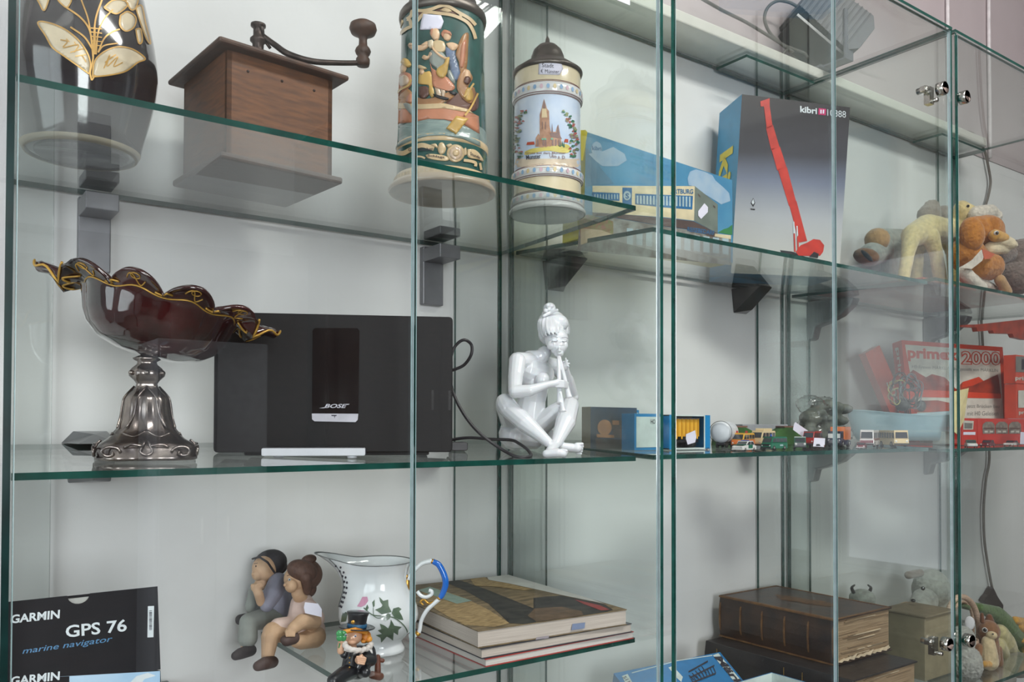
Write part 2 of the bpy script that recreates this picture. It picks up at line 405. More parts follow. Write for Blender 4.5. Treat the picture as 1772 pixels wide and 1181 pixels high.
def slab(name, parent, x0, x1, y0, y1, z0, z1, thin, g, edge=None, ch=0.0, edge2=None):
    return pane(name, parent, [[[(x, y, z) for z in (z0, z1)] for y in (y0, y1)] for x in (x0, x1)], thin, g, edge, ch, edge2)
ZT, ZL = .800, -1.36
XA, XB, XC = .0695, .8955, 1.7175
M_CHR = mat('chrome', (200, 198, 192), .18, 1, var=.05); M_BRZ = mat('brushed_cap', (186, 164, 154), .5, .15, var=.1)
def hinge(parent, x, z, flip):
    b = MB(); M = Matrix.Translation((x, .838, z)) @ Matrix.Rotation(pi/2, 4, 'X')
    b.lathe((0, 0, 0), [(.0135, -.006), (.0135, .006), (.0125, .0085), (.0118, .0085)], M_CHR, 28, M); h = b.build('hinge', parent)
    b = MB(); b.lathe((0, 0, 0), [(.0001, .0088), (.0116, .0088)], M_BRZ, 28, M); b.build('cap', h, label='dull brown round cap of the hinge')
    if flip:
        b = MB(); b.box((x-.004, .861, z-.008), (.016, .012, .034), M_CHR); b.box((x-.018, .862, z+.002), (.018, .010, .010), M_CHR)
        b.lathe((0, 0, 0), [(.0062, -.01), (.0062, .010), (.004, .012)], M_CHR, 16, Matrix.Translation((x-.019, .866, z+.002)) @ Matrix.Rotation(pi/2, 4, 'X'))
        b.lathe((0, 0, 0), [(.0042, -.009), (.0042, .009)], M_CHR, 12, Matrix.Translation((x-.004, .852, z-.02)) @ Matrix.Rotation(pi/2, 4, 'X')); b.build('latch_block', h)
    return h
for nm, x0, lab in (('a', XA, 'glass wall cabinet holding the black vase, coffee mill and beer steins'), ('b', XB, 'glass wall cabinet holding the crane kit box, toy cars and old leather books'), ('c', XC, 'glass wall cabinet holding the orange lion-like plush dog and train set boxes')):
    x1 = x0+.8035; t = thing('glass_cabinet', lab, 'display cabinet', (x0+.4, 1.05, ZL))
    slab('side_panel', t, x0-.003, x0+.003, .847, YB, ZL, ZT, 0, G_SIDE, M_EDGEB if nm == 'a' else None)
    slab('side_panel', t, x1-.003, x1+.003, .847, YB, ZL, ZT, 0, G_SIDE)
    xm = (x0+x1)/2
    d1 = slab('door', t, x0+.005, xm-.0012, .846, .852, ZL+.01, ZT-.003, 1, G_DOOR, None, .0009, M_EDGELIT)
    d2 = slab('door', t, xm+.0012, x1-.005, .846, .852, ZL+.01, ZT-.003, 1, G_DOOR, None, .0009, M_EDGELIT)
    slab('top_panel', t, x0-.003, x1+.003, .846, YB, ZT+.0005, ZT+.0065, 2, G_SIDE)
    slab('back_strip', t, x0+.004, x0+.083, 1.245, 1.251, ZL, ZT-.002, 1, G_STRIP)
    slab('back_strip', t, x1-.098, x1-.004, 1.245, 1.251, ZL, ZT-.002, 1, G_STRIP)
    slab('corner_plate', t, x1-.245, x1-.004, 1.160, 1.243, ZT-.0065, ZT-.0005, 2, G_STRIP)
    slab('base_panel', t, x0+.004, x1-.004, .853, YB, ZL, ZL+.006, 2, G_SIDE)
    if nm == 'b': hinge(d2, 1.642, .664, 1); hinge(d2, 1.646, -.424, 1)
    if nm == 'c': hinge(d1, 1.729, .667, 0); hinge(d1, 1.733, -.430, 0)
def shelf(key, x0, x1, lab, yf=YF):
    th = .0070; P8 = [[[(x, y, shz(key, y)-th), (x, y, shz(key, y))] for y in (yf, YB-.006)] for x in (x0, x1)]
    o = pane('glass_shelf', None, P8, 2, G_SHELF, M_EDGE); return tag(o, lab, 'shelf')
shelf('A1', XA+.008, XA+.799, 'clear glass shelf under the black vase, coffee mill and beer steins')
shelf('A2', XA+.008, XA+.799, 'clear glass shelf under the silver-footed bowl and black radio')
shelf('A3', .433, XA+.799, 'short glass shelf carrying the white jug and the stack of magazines', .897)
shelf('B1', XB+.008, XB+.797, 'clear glass shelf under the crane kit box and blue bus station box')
shelf('B2', XB+.008, XB+.797, 'clear glass shelf crowded with toy cars and a boxed yellow wagon')
shelf('B3', XB+.008, XB+.797, 'low glass shelf under the two old leather books')
shelf('C1', XC+.008, XC+.799, 'clear glass shelf under the orange and white plush dog')
shelf('C2', XC+.008, XC+.799, 'clear glass shelf under the red train set boxes and green car')
shelf('C3', XC+.008, XC+.799, 'low glass shelf under the basket and pile of small plush toys')
slab_low = tag(slab('glass_shelf', None, XA+.008, .30, .895, YB-.006, -.367, -.360, 2, G_SHELF), 'small glass shelf under the two black navigator boxes', 'shelf')

# ------------------------------------------------------------------ wall brackets
M_BRK = mat('bracket_grey', (124, 124, 128), .38, .35, var=.04); M_SAT = mat('satin_bracket', (128, 130, 132), .3, .6, var=.05); M_DRK = mat('dark_chrome', (92, 90, 88), .12, .95, var=.1)
def box_bracket(x, key, lab):
    z = shz(key, 1.24)-.007; t = thing('shelf_bracket', lab, 'bracket', (x, YB, z-.10), 'square grey shelf brackets')
    B('wall_plate', x-.020, x+.020, 1.243, 1.2555, z-.102, z-.003, M_BRK, t, .0015)
    B('lower_jaw', x-.020, x+.020, 1.188, 1.2425, z-.030, z-.0075, M_BRK, t, .0012)
    B('upper_jaw', x-.020, x+.020, 1.188, 1.2425, z+.0078, z+.022, M_BRK, t, .0012); return t
box_bracket(.201, 'A1', 'square grey metal bracket on the wall below the black vase')
box_bracket(.728, 'A1', 'square grey metal bracket on the wall below the tall green beer stein')
def beak(x, key, lab, L=.075, H=.055, W=.03, m=None):
    z = shz(key, 1.24)-.007; t = thing('shelf_bracket', lab, 'bracket', (x, YB, z-H), 'beak-shaped shelf brackets')
    m = m or M_DRK; b = MB()
    y0, y1 = 1.2555, 1.2555-L
    lo = [(-W, y0, z-.0012), (W, y0, z-.0012), (W*.72, y1, z-.0012), (-W*.72, y1, z-.0012)]
    bo = [(-W*.75, y0, z-H), (W*.75, y0, z-H), (0, y0-L*.45, z-H*.92)]
    vs = [(x+p[0], p[1], p[2]) for p in lo+bo]
    b.add(vs, [(3, 2, 1, 0), (3, 0, 4, 6), (1, 2, 6, 5), (3, 6, 2), (4, 5, 6), (0, 1, 5, 4)], m); b.build('lower_jaw', t, bevel=.001)
    b = MB(); z2 = z+.0082
    vs = [(x-W, y0, z2), (x+W, y0, z2), (x+W*.7, y1, z2), (x-W*.7, y1, z2), (x-W*.6, y0, z2+.016), (x+W*.6, y0, z2+.016), (x, y0-L*.5, z2+.012)]
    b.add(vs, [(0, 1, 2, 3), (0, 3, 6, 4), (2, 1, 5, 6), (3, 2, 6), (5, 4, 6), (1, 0, 4, 5)], m); b.build('upper_jaw', t, bevel=.001); return t
beak(1.003, 'B1', 'dark faceted bracket on the wall below the bus station box')
beak(1.548, 'B1', 'dark faceted bracket with one bright facet below the crane kit box')
beak(.200, 'A2', 'clear faceted bracket block on the wall behind the silver foot of the bowl', .07, .045, .035, M_SAT)
beak(.728, 'A2', 'faceted bracket on the wall behind the black radio', .06, .04, .03, M_BRK)
beak(1.565, 'B2', 'faceted bracket on the wall below the silver tank wagon', .07, .035, .03, M_SAT)
def pelican(x, key, lab):
    z = shz(key, 1.24)-.007; t = thing('shelf_bracket', lab, 'bracket', (x, YB, z-.095), 'curved satin shelf brackets')
    # a curved fin whose jaws close over the pane and whose tail runs down the wall
    low = [(1.255, -.0012), (1.155, -.0012), (1.128, -.006), (1.135, -.022), (1.165, -.045), (1.20, -.058), (1.232, -.066), (1.240, -.095), (1.255, -.098)]
    b = MB(); M = Matrix(((0, 1, 0, x), (1, 0, 0, 0), (0, 0, 1, z), (0, 0, 0, 1)))
    b.prism(low, .030, M_SAT, M); b.build('lower_jaw', t, bevel=.004)
    up = [(1.255, .0085), (1.150, .0085), (1.145, .012), (1.19, .026), (1.235, .045), (1.255, .065)]
    b = MB(); b.prism(up, .024, M_SAT, M); b.build('upper_jaw', t, bevel=.003); return t
pelican(1.815, 'C1', 'curved satin metal bracket on the wall below the camel-coloured plush')
pelican(2.36, 'C1', 'curved satin metal bracket on the wall behind the big white train set box')
pelican(1.815, 'C2', 'curved satin metal bracket on the wall below the orange lorry')
pelican(2.36, 'C2', 'curved satin metal bracket on the wall below the pale blue tub')
# ------------------------------------------------------------------ top shelf of the first cabinet
M_GOLD = mat('gilt', (196, 150, 70), .28, .75, var=.15); M_GOLDL = mat('painted_gold', (206, 160, 84), .35, .3, var=.12)
M_CREAM = mat('leaf_ivory', (212, 196, 166), .4, var=.08, coat=.4); M_TAG = mat('price_tag', (228, 226, 240), .6, var=.02); M_INK = mat('ink', (52, 50, 60), .6)
# black vase with gold and ivory leaves
vc = Vector((.163, 1.103, shz('A1', 1.10)))
VP = [(.050, .0), (.062, .002), (.0645, .007), (.067, .02), (.0745, .048), (.0805, .075), (.083, .094), (.0825, .115), (.079, .14), (.073, .17), (.066, .20), (.056, .235), (.043, .262), (.036, .28), (.038, .30), (.047, .312), (.048, .318)]
t = thing('vase', 'black glazed vase painted with ivory leaves and gold stems', 'vase', vc)
M_BLK = mat('black_glaze', (34, 29, 32), .12, var=.1, coat=.8)
b = MB(); b.lathe(vc, VP, M_BLK, 64, caps=False); b.lathe(vc, [(.0001, .0035), (.048, .003), (.050, 0)], M_BLK, 64, caps=False)
b.lathe(vc, [(.0585, -.0001), (.061, -.0001), (.0646, .0065), (.0643, .0068)], mat('foot_ring', (150, 138, 112), .5), 64, caps=False); b.build('body', t)
S = Lathe(vc, VP); b = MB()
def z1(x, y): return (x/2.953, y/2.953)
def leaf(poly, vein=True):
    p = [z1(*q) for q in poly]; b.wrap(S, [(q[0], q[1]) for q in [tuple(x) for x in [(v.x, v.y) for v in catmull([Vector((a, c, 0)) for a, c in p+[p[0]]], 4)[:-1]]]], M_CREAM, .0006, 9)
    b.stroke(S, [q for q in p+[p[0]]], 2.4, M_GOLDL, .0012)
leaf([(455, 380), (400, 340), (330, 290), (270, 245), (235, 185), (196, 118), (250, 118), (330, 150), (400, 205), (445, 270), (462, 330)])
leaf([(472, 395), (478, 330), (500, 290), (550, 255), (610, 240), (680, 255), (738, 300), (700, 320), (640, 365), (560, 385)])
leaf([(262, -30), (230, 55), (205, 20), (190, -20), (220, -60)]); leaf([(335, 40), (300, 5), (290, -30), (340, -40), (365, 0), (350, 35)])
leaf([(530, 40), (570, 5), (620, 0), (650, 25), (600, 70), (560, 60)]); leaf([(612, 80), (650, 60), (690, 90), (680, 140), (640, 160), (610, 130)])
leaf([(640, 5), (665, -30), (700, -10), (690, 40), (665, 50)]); leaf([(690, 40), (720, 30), (740, 120), (765, 220), (745, 200), (715, 120)]); leaf([(690, 150), (715, 150), (722, 210), (705, 220)])
for st, w in (([(468, 412), (460, 370), (475, 300), (470, 230), (455, 150), (410, 90), (340, 40)], 3), ([(475, 300), (465, 200), (450, 100), (415, 0)], 2.6), ([(480, 280), (480, 180), (490, 90), (520, 0)], 3), ([(490, 280), (500, 170), (530, 100), (575, 50)], 2.6),
              ([(500, 270), (530, 200), (570, 165), (610, 150)], 2.6), ([(500, 270), (530, 235), (600, 222)], 2.4), ([(470, 250), (430, 190), (360, 140)], 3), ([(468, 412), (485, 385)], 3),
              ([(463, 145), (520, 150)], 2), ([(463, 165), (520, 172)], 2), ([(463, 187), (520, 193)], 2), ([(463, 210), (518, 215)], 2), ([(465, 232), (516, 236)], 2), ([(485, 140), (487, 280)], 2),
              ([(310, 205), (345, 215), (325, 245), (400, 230), (380, 270)], 2), ([(340, 200), (430, 300)], 1.8), ([(380, 215), (440, 320)], 1.8), ([(360, 270), (430, 250)], 1.8), ([(385, 290), (440, 280)], 1.8),
              ([(530, 350), (560, 280), (545, 340), (600, 290), (580, 340), (625, 320)], 1.8), ([(535, 320), (590, 280), (560, 300)], 1.8)):
    b.stroke(S, [z1(*q) for q in st], w, M_GOLDL, .0011)
b.build('leaf_painting', t)
# coffee mill
mz = shz('A1', 1.10); mc = Vector((.3735, 1.102, mz)); MR = Matrix.Translation(mc) @ Matrix.Rotation(radians(5.5), 4, 'Z')
t = thing('coffee_mill', 'old brown wooden box coffee mill with iron crank handle', 'coffee mill', mc)
M_WD = mat('mill_wood', (116, 72, 40), .5, rgb2=(88, 54, 32), vs=18, stretch=(2, 2, 14), bump=.25, bs=300); M_WD2 = mat('mill_wood_dark', (84, 58, 44), .5, rgb2=(66, 46, 36), vs=20, stretch=(3, 12, 3), bump=.2); M_IRON = mat('old_iron', (72, 62, 58), .42, .75, var=.2, vs=80, bump=.15)
b = MB(MR)
b.box((0, 0, .0045), (.165, .165, .009), M_WD2); o = b.build('base_plate', t, bevel=.003)
b = MB(MR)
for sx, sy, w, d in ((-.0685, 0, .006, .143), (.0685, 0, .006, .143), (0, -.0685, .143, .006), (0, .0685, .143, .006)): b.box((sx, sy, .0735), (w, d, .129), M_WD)
for px in (-.045, 0, .045): b.lathe((0, 0, 0), [(.0018, 0), (.0015, .001), (.0001, .0012)], M_IRON, 10, Matrix.Translation((px, -.0715, .118)) @ Matrix.Rotation(pi/2, 4, 'X'))
b.build('box_body', t)
b = MB(MR); T0 = .1375
pr = [(-.0875, 0), (.0875, 0), (.0875, .004), (.083, .0085), (-.083, .0085), (-.0875, .004)]
b.box((0, 0, T0+.0035), (.176, .176, .007), M_WD2); b.build('roof_plate', t, bevel=.003)
b = MB(MR); b.ell((-.036, .045, T0+.008), (.036, .036, .020), M_WD2); b.build('filling_dome', t)
b = MB(MR); b.lathe((0, 0, T0+.007), [(.022, 0), (.021, .004), (.014, .008), (.010, .016), (.0075, .02), (.0105, .024), (.0105, .029), (.007, .033), (.0075, .046), (.0105, .049), (.0105, .052), (.0065, .056), (.0063, .066), (.0098, .069), (.0098, .072), (.004, .0745)], M_IRON, 28); b.build('crank_post', t)
H = [at(455, 62, 1.10), at(476, 78, 1.09), at(500, 94, 1.075), at(540, 106, 1.065), at(585, 109, 1.06), at(632, 109, 1.055)]
b = MB(); b.tube(H, [.0034, .004, .0042, .004, .0036, .0034], M_IRON, 10, 6); b.tube([at(446, 40, 1.10), at(454, 50, 1.095), at(456, 66, 1.10), at(468, 84, 1.10)], .0022, M_IRON, 8)
cr = b.build('crank_arm', t)
kp = at(628, 109, 1.055); b = MB(); b.lathe(kp, [(.0085, -.004), (.0095, 0), (.0095, .005), (.007, .009), (.0095, .012), (.011, .016), (.0095, .020), (.006, .024), (.0055, .032), (.007, .037), (.0165, .041), (.019, .047), (.0175, .053), (.011, .057), (.0001, .0585)], M_WD2, 28); b.build('knob', cr)
# tall beer stein
c1 = Vector((.601, 1.003, shz('A1', 1.0)))
P1 = [(.0735, 0), (.0745, .002), (.0745, .005), (.0720, .009), (.0685, .0115), (.0672, .0125), (.0665, .0178), (.0655, .019), (.0645, .0215), (.0638, .022), (.0632, .03), (.0630, .055), (.0640, .0565), (.0640, .064), (.0620, .0655), (.0612, .085), (.0602, .12), (.0588, .16), (.0580, .20), (.0576, .232), (.0576, .246)]
t = thing('beer_stein', 'tall green relief beer stein with musicians in a boat', 'beer stein', c1, 'beer steins')
M_ST = mat('stein_green', (44, 86, 80), .25, var=.12, coat=.5, vs=60); M_SAND = mat('stein_sand', (205, 180, 140), .35, var=.08, coat=.4); M_SALM = mat('stein_salmon', (196, 130, 98), .4, rgb2=(176, 120, 92), vs=60, coat=.3); M_WAT = mat('stein_water', (140, 156, 150), .35, rgb2=(120, 138, 134), vs=50, coat=.4, stretch=(1, 1, 4)); M_PEW = mat('pewter', (104, 98, 92), .38, .75, var=.12); M_STB = mat('stein_foot', (196, 172, 146), .3, var=.06, coat=.5)
M_BRN = mat('stein_brown', (96, 62, 50), .4, coat=.3); M_FL = mat('stein_flesh', (222, 184, 146), .35, coat=.3, var=.05); M_GRY = mat('stein_grey', (150, 156, 148), .35, coat=.3, var=.1); M_BLU = mat('stein_blue', (108, 124, 150), .35, coat=.3, var=.12); M_YEL = mat('stein_yellow', (206, 168, 92), .35, coat=.3, var=.1); M_OCH = mat('stein_ochre', (176, 130, 84), .4, rgb2=(150, 108, 72), coat=.3); M_BLACK = mat('soft_black', (32, 32, 34), .45)
b = MB(); k = [i for i, p in enumerate(P1)]
def seg(a, z, m, **kw): b.lathe(c1, P1[a:z+1], m, 72, caps=False, **kw)
seg(0, 4, M_STB); seg(4, 9, M_SAND); seg(9, 11, M_ST); seg(11, 14, M_SAND); seg(14, 15, M_WAT); seg(15, 20, M_ST)
b.lathe(c1, [(.0001, .006), (.062, .006), (.066, .0005), (.0735, 0)], M_STB, 72, caps=False)
b.lathe(c1, [(.0576, .246), (.053, .246), (.053, .05), (.0001, .045)], M_SAND, 48, caps=False)
for j in range(60): a = 2*pi*j/60; b.box((0, 0, 0), (.0022, .004, .004), M_SAND, Matrix.Translation(c1) @ Matrix.Rotation(a, 4, 'Z') @ Matrix.Translation((.0662, 0, .0152)))
b.build('body', t)
S = Lathe(c1, P1); b = MB()
def z4(x, y): return (660+x/5.905, y/5.905)
def z5(x, y): return (660+x/6.56, 200+y/6.56)
def rel(pts, m, lift=.0012, f=z4, sm=True, step=8):
    q = [f(*p) for p in pts]
    if sm: q = [(v.x, v.y) for v in catmull([Vector((a, c, 0)) for a, c in q+[q[0]]], 4)[:-1]]
    b.wrap(S, q, m, lift, step)
def ln(pts, w, m, lift=.0018, f=z4): b.stroke(S, [f(*p) for p in pts], w, m, lift)
# sea and boat around the lower body
rel([(120, 1275), (300, 1290), (480, 1240), (640, 1240), (830, 1280), (1000, 1340), (1010, 1500), (830, 1420), (640, 1385), (480, 1390), (300, 1440), (118, 1530)], M_WAT, .0006, z4, False)
rel([(126, 1085), (250, 1070), (400, 1090), (600, 1080), (800, 1110), (930, 1160), (990, 1190), (1000, 1370), (830, 1270), (640, 1222), (480, 1215), (330, 1250), (122, 1270)], M_SALM, .0009, z4, False)
rel([(126, 1050), (400, 1070), (640, 1060), (880, 1120), (930, 1160), (640, 1110), (400, 1120), (124, 1110)], M_SAND, .0016, z4, False)
rel([(150, 1000), (180, 930), (260, 900), (380, 1000), (500, 1010), (640, 960), (720, 940), (740, 990), (640, 1050), (560, 1090), (430, 1080), (250, 1070), (140, 1070)], M_OCH, .0012)
rel([(700, 1010), (760, 960), (960, 940), (985, 1100), (900, 1140), (740, 1090), (640, 1080)], M_BRN, .0010)
# seated man with bagpipe on the left
rel([(140, 860), (190, 770), (240, 740), (300, 760), (310, 820), (300, 880), (200, 960), (140, 1020)], M_SALM, .0018); rel([(200, 800), (250, 770), (290, 810), (270, 870), (210, 880)], M_STB, .0028); ln([(160, 1010), (200, 930), (290, 880), (320, 820)], 3.5, M_YEL, .003)
rel([(205, 690), (240, 640), (262, 680), (240, 740), (212, 745)], M_FL, .002); rel([(214, 640), (240, 600), (275, 610), (305, 660), (280, 692), (240, 670)], M_YEL, .0028)
rel([(268, 1000), (300, 960), (325, 980), (320, 1040), (290, 1060), (265, 1040)], M_SALM, .0024); rel([(235, 1060), (290, 1060), (330, 1130), (340, 1190), (300, 1160), (260, 1110)], M_GRY, .0022)
# man in cream shirt
rel([(385, 820), (395, 760), (460, 740), (505, 740), (530, 830), (520, 900), (470, 870), (390, 860)], M_YEL, .0018); rel([(400, 720), (420, 690), (440, 740), (420, 770), (395, 750)], M_FL, .0022); rel([(380, 690), (400, 672), (465, 700), (440, 712), (390, 705)], M_SAND, .003)
rel([(390, 890), (470, 890), (490, 960), (440, 1010), (390, 985)], M_BRN, .0018); rel([(490, 870), (530, 900), (540, 970), (515, 1000), (490, 950)], M_YEL, .0022)
# dancing woman with lute
rel([(500, 640), (520, 700), (560, 730), (590, 780), (660, 790), (700, 830), (748, 900), (700, 935), (600, 915), (530, 880), (520, 780)], M_SALM, .0022); rel([(500, 560), (520, 520), (600, 530), (660, 590), (650, 650), (600, 720), (550, 690), (500, 640)], M_GRY, .0026)
rel([(520, 440), (570, 420), (640, 440), (650, 520), (600, 540), (540, 520)], M_SAND, .0028); rel([(510, 320), (560, 300), (592, 330), (590, 390), (560, 420), (520, 390), (502, 350)], M_FL, .003); rel([(505, 320), (530, 302), (520, 350), (512, 372)], M_SALM, .0036)
rel([(480, 430), (530, 420), (530, 490), (490, 490)], M_CREAM, .0034); rel([(285, 470), (310, 445), (400, 470), (470, 430), (490, 470), (420, 520), (320, 510)], M_FL, .0028); rel([(520, 470), (560, 530), (640, 590), (690, 600), (680, 625), (600, 590), (530, 520)], M_FL, .0036)
rel([(655, 610), (690, 600), (680, 680), (665, 760), (630, 805), (585, 790), (565, 740), (590, 700), (640, 660)], M_YEL, .0044); rel([(420, 600), (440, 570), (480, 580), (500, 540), (520, 560), (490, 600), (450, 615)], M_FL, .0026)
rel([(545, 900), (590, 900), (610, 990), (570, 985)], M_STB, .0018); rel([(600, 905), (650, 930), (640, 1000), (620, 990)], M_STB, .0018); rel([(530, 965), (600, 985), (685, 1010), (660, 1030), (560, 1000)], M_BLACK, .0026); rel([(690, 935), (760, 950), (750, 980), (700, 960)], M_BLACK, .0026)
# woman in blue with harp
rel([(650, 480), (700, 500), (740, 490), (760, 600), (800, 750), (760, 830), (720, 800), (700, 700), (660, 560)], M_BLU, .0018); rel([(700, 720), (740, 800), (745, 860), (690, 810), (670, 740)], M_GRY, .002)
rel([(660, 450), (720, 440), (780, 470), (745, 520), (700, 510)], M_FL, .0022); rel([(620, 350), (650, 315), (700, 340), (710, 390), (680, 420), (640, 400)], M_FL, .0024); rel([(610, 350), (640, 315), (700, 335), (712, 375), (680, 350), (640, 350), (625, 385)], M_SALM, .0032)
rel([(755, 560), (790, 440), (840, 350), (885, 350), (880, 480), (865, 700), (800, 740), (790, 640)], M_OCH, .0014); rel([(800, 560), (820, 450), (860, 420), (850, 600), (830, 690), (800, 680)], M_SALM, .002)
# bearded musician on the right
rel([(780, 790), (830, 710), (880, 720), (925, 800), (900, 850), (880, 900), (940, 900), (950, 1010), (900, 1060), (820, 1000), (770, 900)], M_OCH, .0018); rel([(850, 720), (890, 730), (900, 790), (870, 830), (840, 800)], M_FL, .0026); rel([(845, 790), (880, 790), (900, 830), (870, 870), (835, 840)], M_BRN, .0034); rel([(870, 900), (910, 930), (920, 1010), (880, 1040), (840, 1000), (850, 940)], M_YEL, .0034)
ln([(925, 860), (860, 960), (830, 1000)], 3, M_YEL, .004); ln([(965, 960), (900, 1100), (840, 1190)], 3, M_YEL, .004); rel([(735, 150), (845, 10), (980, 40), (845, 215)], M_YEL, .0026, z5, False)
# arch at the top
for w, m, l in ((5.5, M_SAND, .0016),): ln([(150, 450), (175, 370), (260, 300), (320, 270), (380, 210), (420, 160), (480, 130), (580, 140), (700, 155), (800, 190), (880, 240), (930, 320), (955, 400)], w, m, l); ln([(270, 200), (310, 165), (330, 110), (420, 115), (510, 100), (650, 62), (800, 140), (900, 200), (955, 260)], w, m, l); ln([(270, 200), (300, 210), (310, 260)], w, m, l); ln([(500, 110), (520, 140)], 4, m, l); ln([(800, 150), (810, 190)], 4, m, l)
rel([(540, 110), (655, 75), (780, 150), (640, 140)], M_BRN, .001, z4, False); rel([(330, 130), (480, 115), (430, 150), (330, 220)], M_BRN, .001, z4, False); rel([(820, 180), (920, 235), (950, 330), (900, 260)], M_BRN, .001, z4, False)
rel([(600, 110), (655, 85), (715, 120), (665, 130)], M_SAND, .0022); rel([(180, 210), (200, 190), (222, 220), (195, 290), (175, 260)], M_SAND, .0014)
# banner band
ln([(190, 425), (260, 430), (340, 390), (460, 340), (600, 380)], 8, M_SAND, .0014, z5); ln([(350, 470), (450, 470), (500, 490)], 3, M_SAND, .0014, z5)
rel([(505, 455), (560, 440), (660, 450), (740, 470), (760, 510), (680, 515), (540, 490)], M_SAND, .0016, z5); rel([(640, 380), (660, 320), (700, 315), (730, 370), (720, 420), (680, 445), (650, 420)], M_SAND, .002, z5); rel([(560, 335), (620, 325), (640, 370), (600, 355)], M_SAND, .002, z5); rel([(735, 340), (780, 325), (800, 345), (760, 370)], M_SAND, .002, z5)
q = [(840+100*cos(a), 432+100*sin(a)) for a in [2*pi*j/24 for j in range(24)]]; rel(q, M_SAND, .0016, z5, False); q = [(840+74*cos(a), 432+74*sin(a)) for a in [2*pi*j/20 for j in range(20)]]; rel(q, M_STB, .0022, z5, False); q = [(840+36*cos(a), 432+36*sin(a)) for a in [2*pi*j/16 for j in range(16)]]; rel(q, M_SAND, .0028, z5, False)
rel([(975, 385), (1050, 390), (1110, 440), (1150, 520), (1090, 500), (985, 475)], M_SAND, .0014, z5); rel([(935, 380), (955, 370), (965, 440), (940, 450)], M_SAND, .0016, z5); ln([(930, 510), (1000, 520), (1060, 540), (1060, 580)], 5, M_SAND, .0014, z5); ln([(1110, 540), (1125, 620)], 4, M_SAND, .0014, z5)
b.text(S, 'Schlagt', M_INK, z5(530, 478), z5(715, 500), z5(530, 446), .0024, .015); b.text(S, 'Gemüthlichen', M_INK, z5(320, 412), z5(590, 402), z5(318, 375), .0022, .01); b.text(S, 'Stunde', M_INK, z5(1000, 452), z5(1105, 500), z5(1000, 415), .0022, .01)
b.build('relief_picture', t)
b = MB(); rel([(435, 150), (610, 165), (635, 225), (608, 300), (402, 308), (412, 230)], M_TAG, .0022, z4, False); b.build('price_tag', t, label='white paper price tag')
b = MB(); b.lathe(c1, [(.0578, .2375), (.0600, .238), (.0612, .243), (.0608, .248), (.0590, .251), (.050, .2515), (.0485, .253), (.048, .266), (.045, .272), (.030, .286), (.012, .296), (.009, .304), (.011, .31), (.0001, .316)], M_PEW, 56, caps=False); b.build('lid', t)
hx = c1+Vector((.056, .02, 0)); b = MB(); b.tube([c1+Vector((.054, .018, .21)), c1+Vector((.085, .03, .215)), c1+Vector((.105, .037, .18)), c1+Vector((.10, .035, .12)), c1+Vector((.075, .027, .07)), c1+Vector((.058, .02, .07))], [.006, .007, .007, .007, .006, .005], M_SAND, 10)
# small beer stein with the church
c2 = Vector((.7916, 1.0087, shz('A1', 1.0087)))
P2 = [(.0575,0),(.0588,.002),(.0588,.005),(.056,.008),(.0545,.009),(.0545,.0105),(.0562,.012),(.0562,.0215),(.0545,.0230),(.052,.0245),(.0515,.036),(.0518,.0465),(.0535,.0478),(.0553,.050),(.0553,.060),(.053,.062),(.0515,.064),(.0508,.10),(.0508,.168),(.0525,.1705),(.0540,.1725),(.054,.1855),(.0520,.1875),(.051,.189),(.0505,.2165)]
t2 = thing('beer_stein', 'smaller white beer stein painted with a church spire', 'beer stein', c2, 'beer steins')
M_POR = mat('stein_porcelain', (222, 222, 220), .18, var=.02, coat=.6); M_CRM = mat('stein_cream', (226, 212, 178), .25, var=.03, coat=.5); M_MAR = mat('maroon_line', (110, 70, 76), .4); M_SKY = mat('stein_sky', (214, 224, 236), .25, rgb2=(188, 206, 230), vs=25, coat=.5)
M_DB = mat('dot_blue', (150, 184, 216), .3, coat=.4); M_DP = mat('dot_pink', (222, 190, 200), .3, coat=.4); M_DY = mat('dot_yellow', (226, 206, 160), .3, coat=.4)
b = MB()
def sg(a, z, m): b.lathe(c2, P2[a:z+1], m, 64, caps=False)
sg(0, 9, M_POR); sg(9, 11, M_CRM); sg(11, 16, M_POR); sg(16, 18, M_SKY); sg(18, 22, M_POR); sg(22, 24, M_CRM)
b.lathe(c2, [(.0001, .004), (.047, .004), (.051, .0002), (.0562, 0)], M_POR, 64, caps=False); b.lathe(c2, [(.0505, .2165), (.046, .2165), (.045, .02), (.0001, .018)], M_POR, 40, caps=False)
for z in (.0108, .0225, .0240, .0263, .0465, .0485, .0612, .0635, .169, .1715, .187, .1895):
    r = Lathe(c2, P2).rf(c2.z+z)+.0004; b.lathe(c2, [(r, z-.0005), (r+.0001, z), (r, z+.0005)], M_MAR, 64, caps=False)
for zc, r in ((.0168, .0562), (.055, .0553), (.179, .0540)):
    for j in range(34): b.add([c2+Vector(((r+.0007)*cos(2*pi*j/34+dx/r), (r+.0007)*sin(2*pi*j/34+dx/r), zc+dz)) for dx, dz in [(.0026*cos(q*pi/4), .0036*sin(q*pi/4)) for q in range(8)]], [tuple(range(8))], (M_DB, M_DP, M_DB, M_DY)[j % 4])
b.build('body', t2)
S = Lathe(c2, P2); b = MB()
def z6(x, y): return (860+x/4.722, 150+y/4.722)
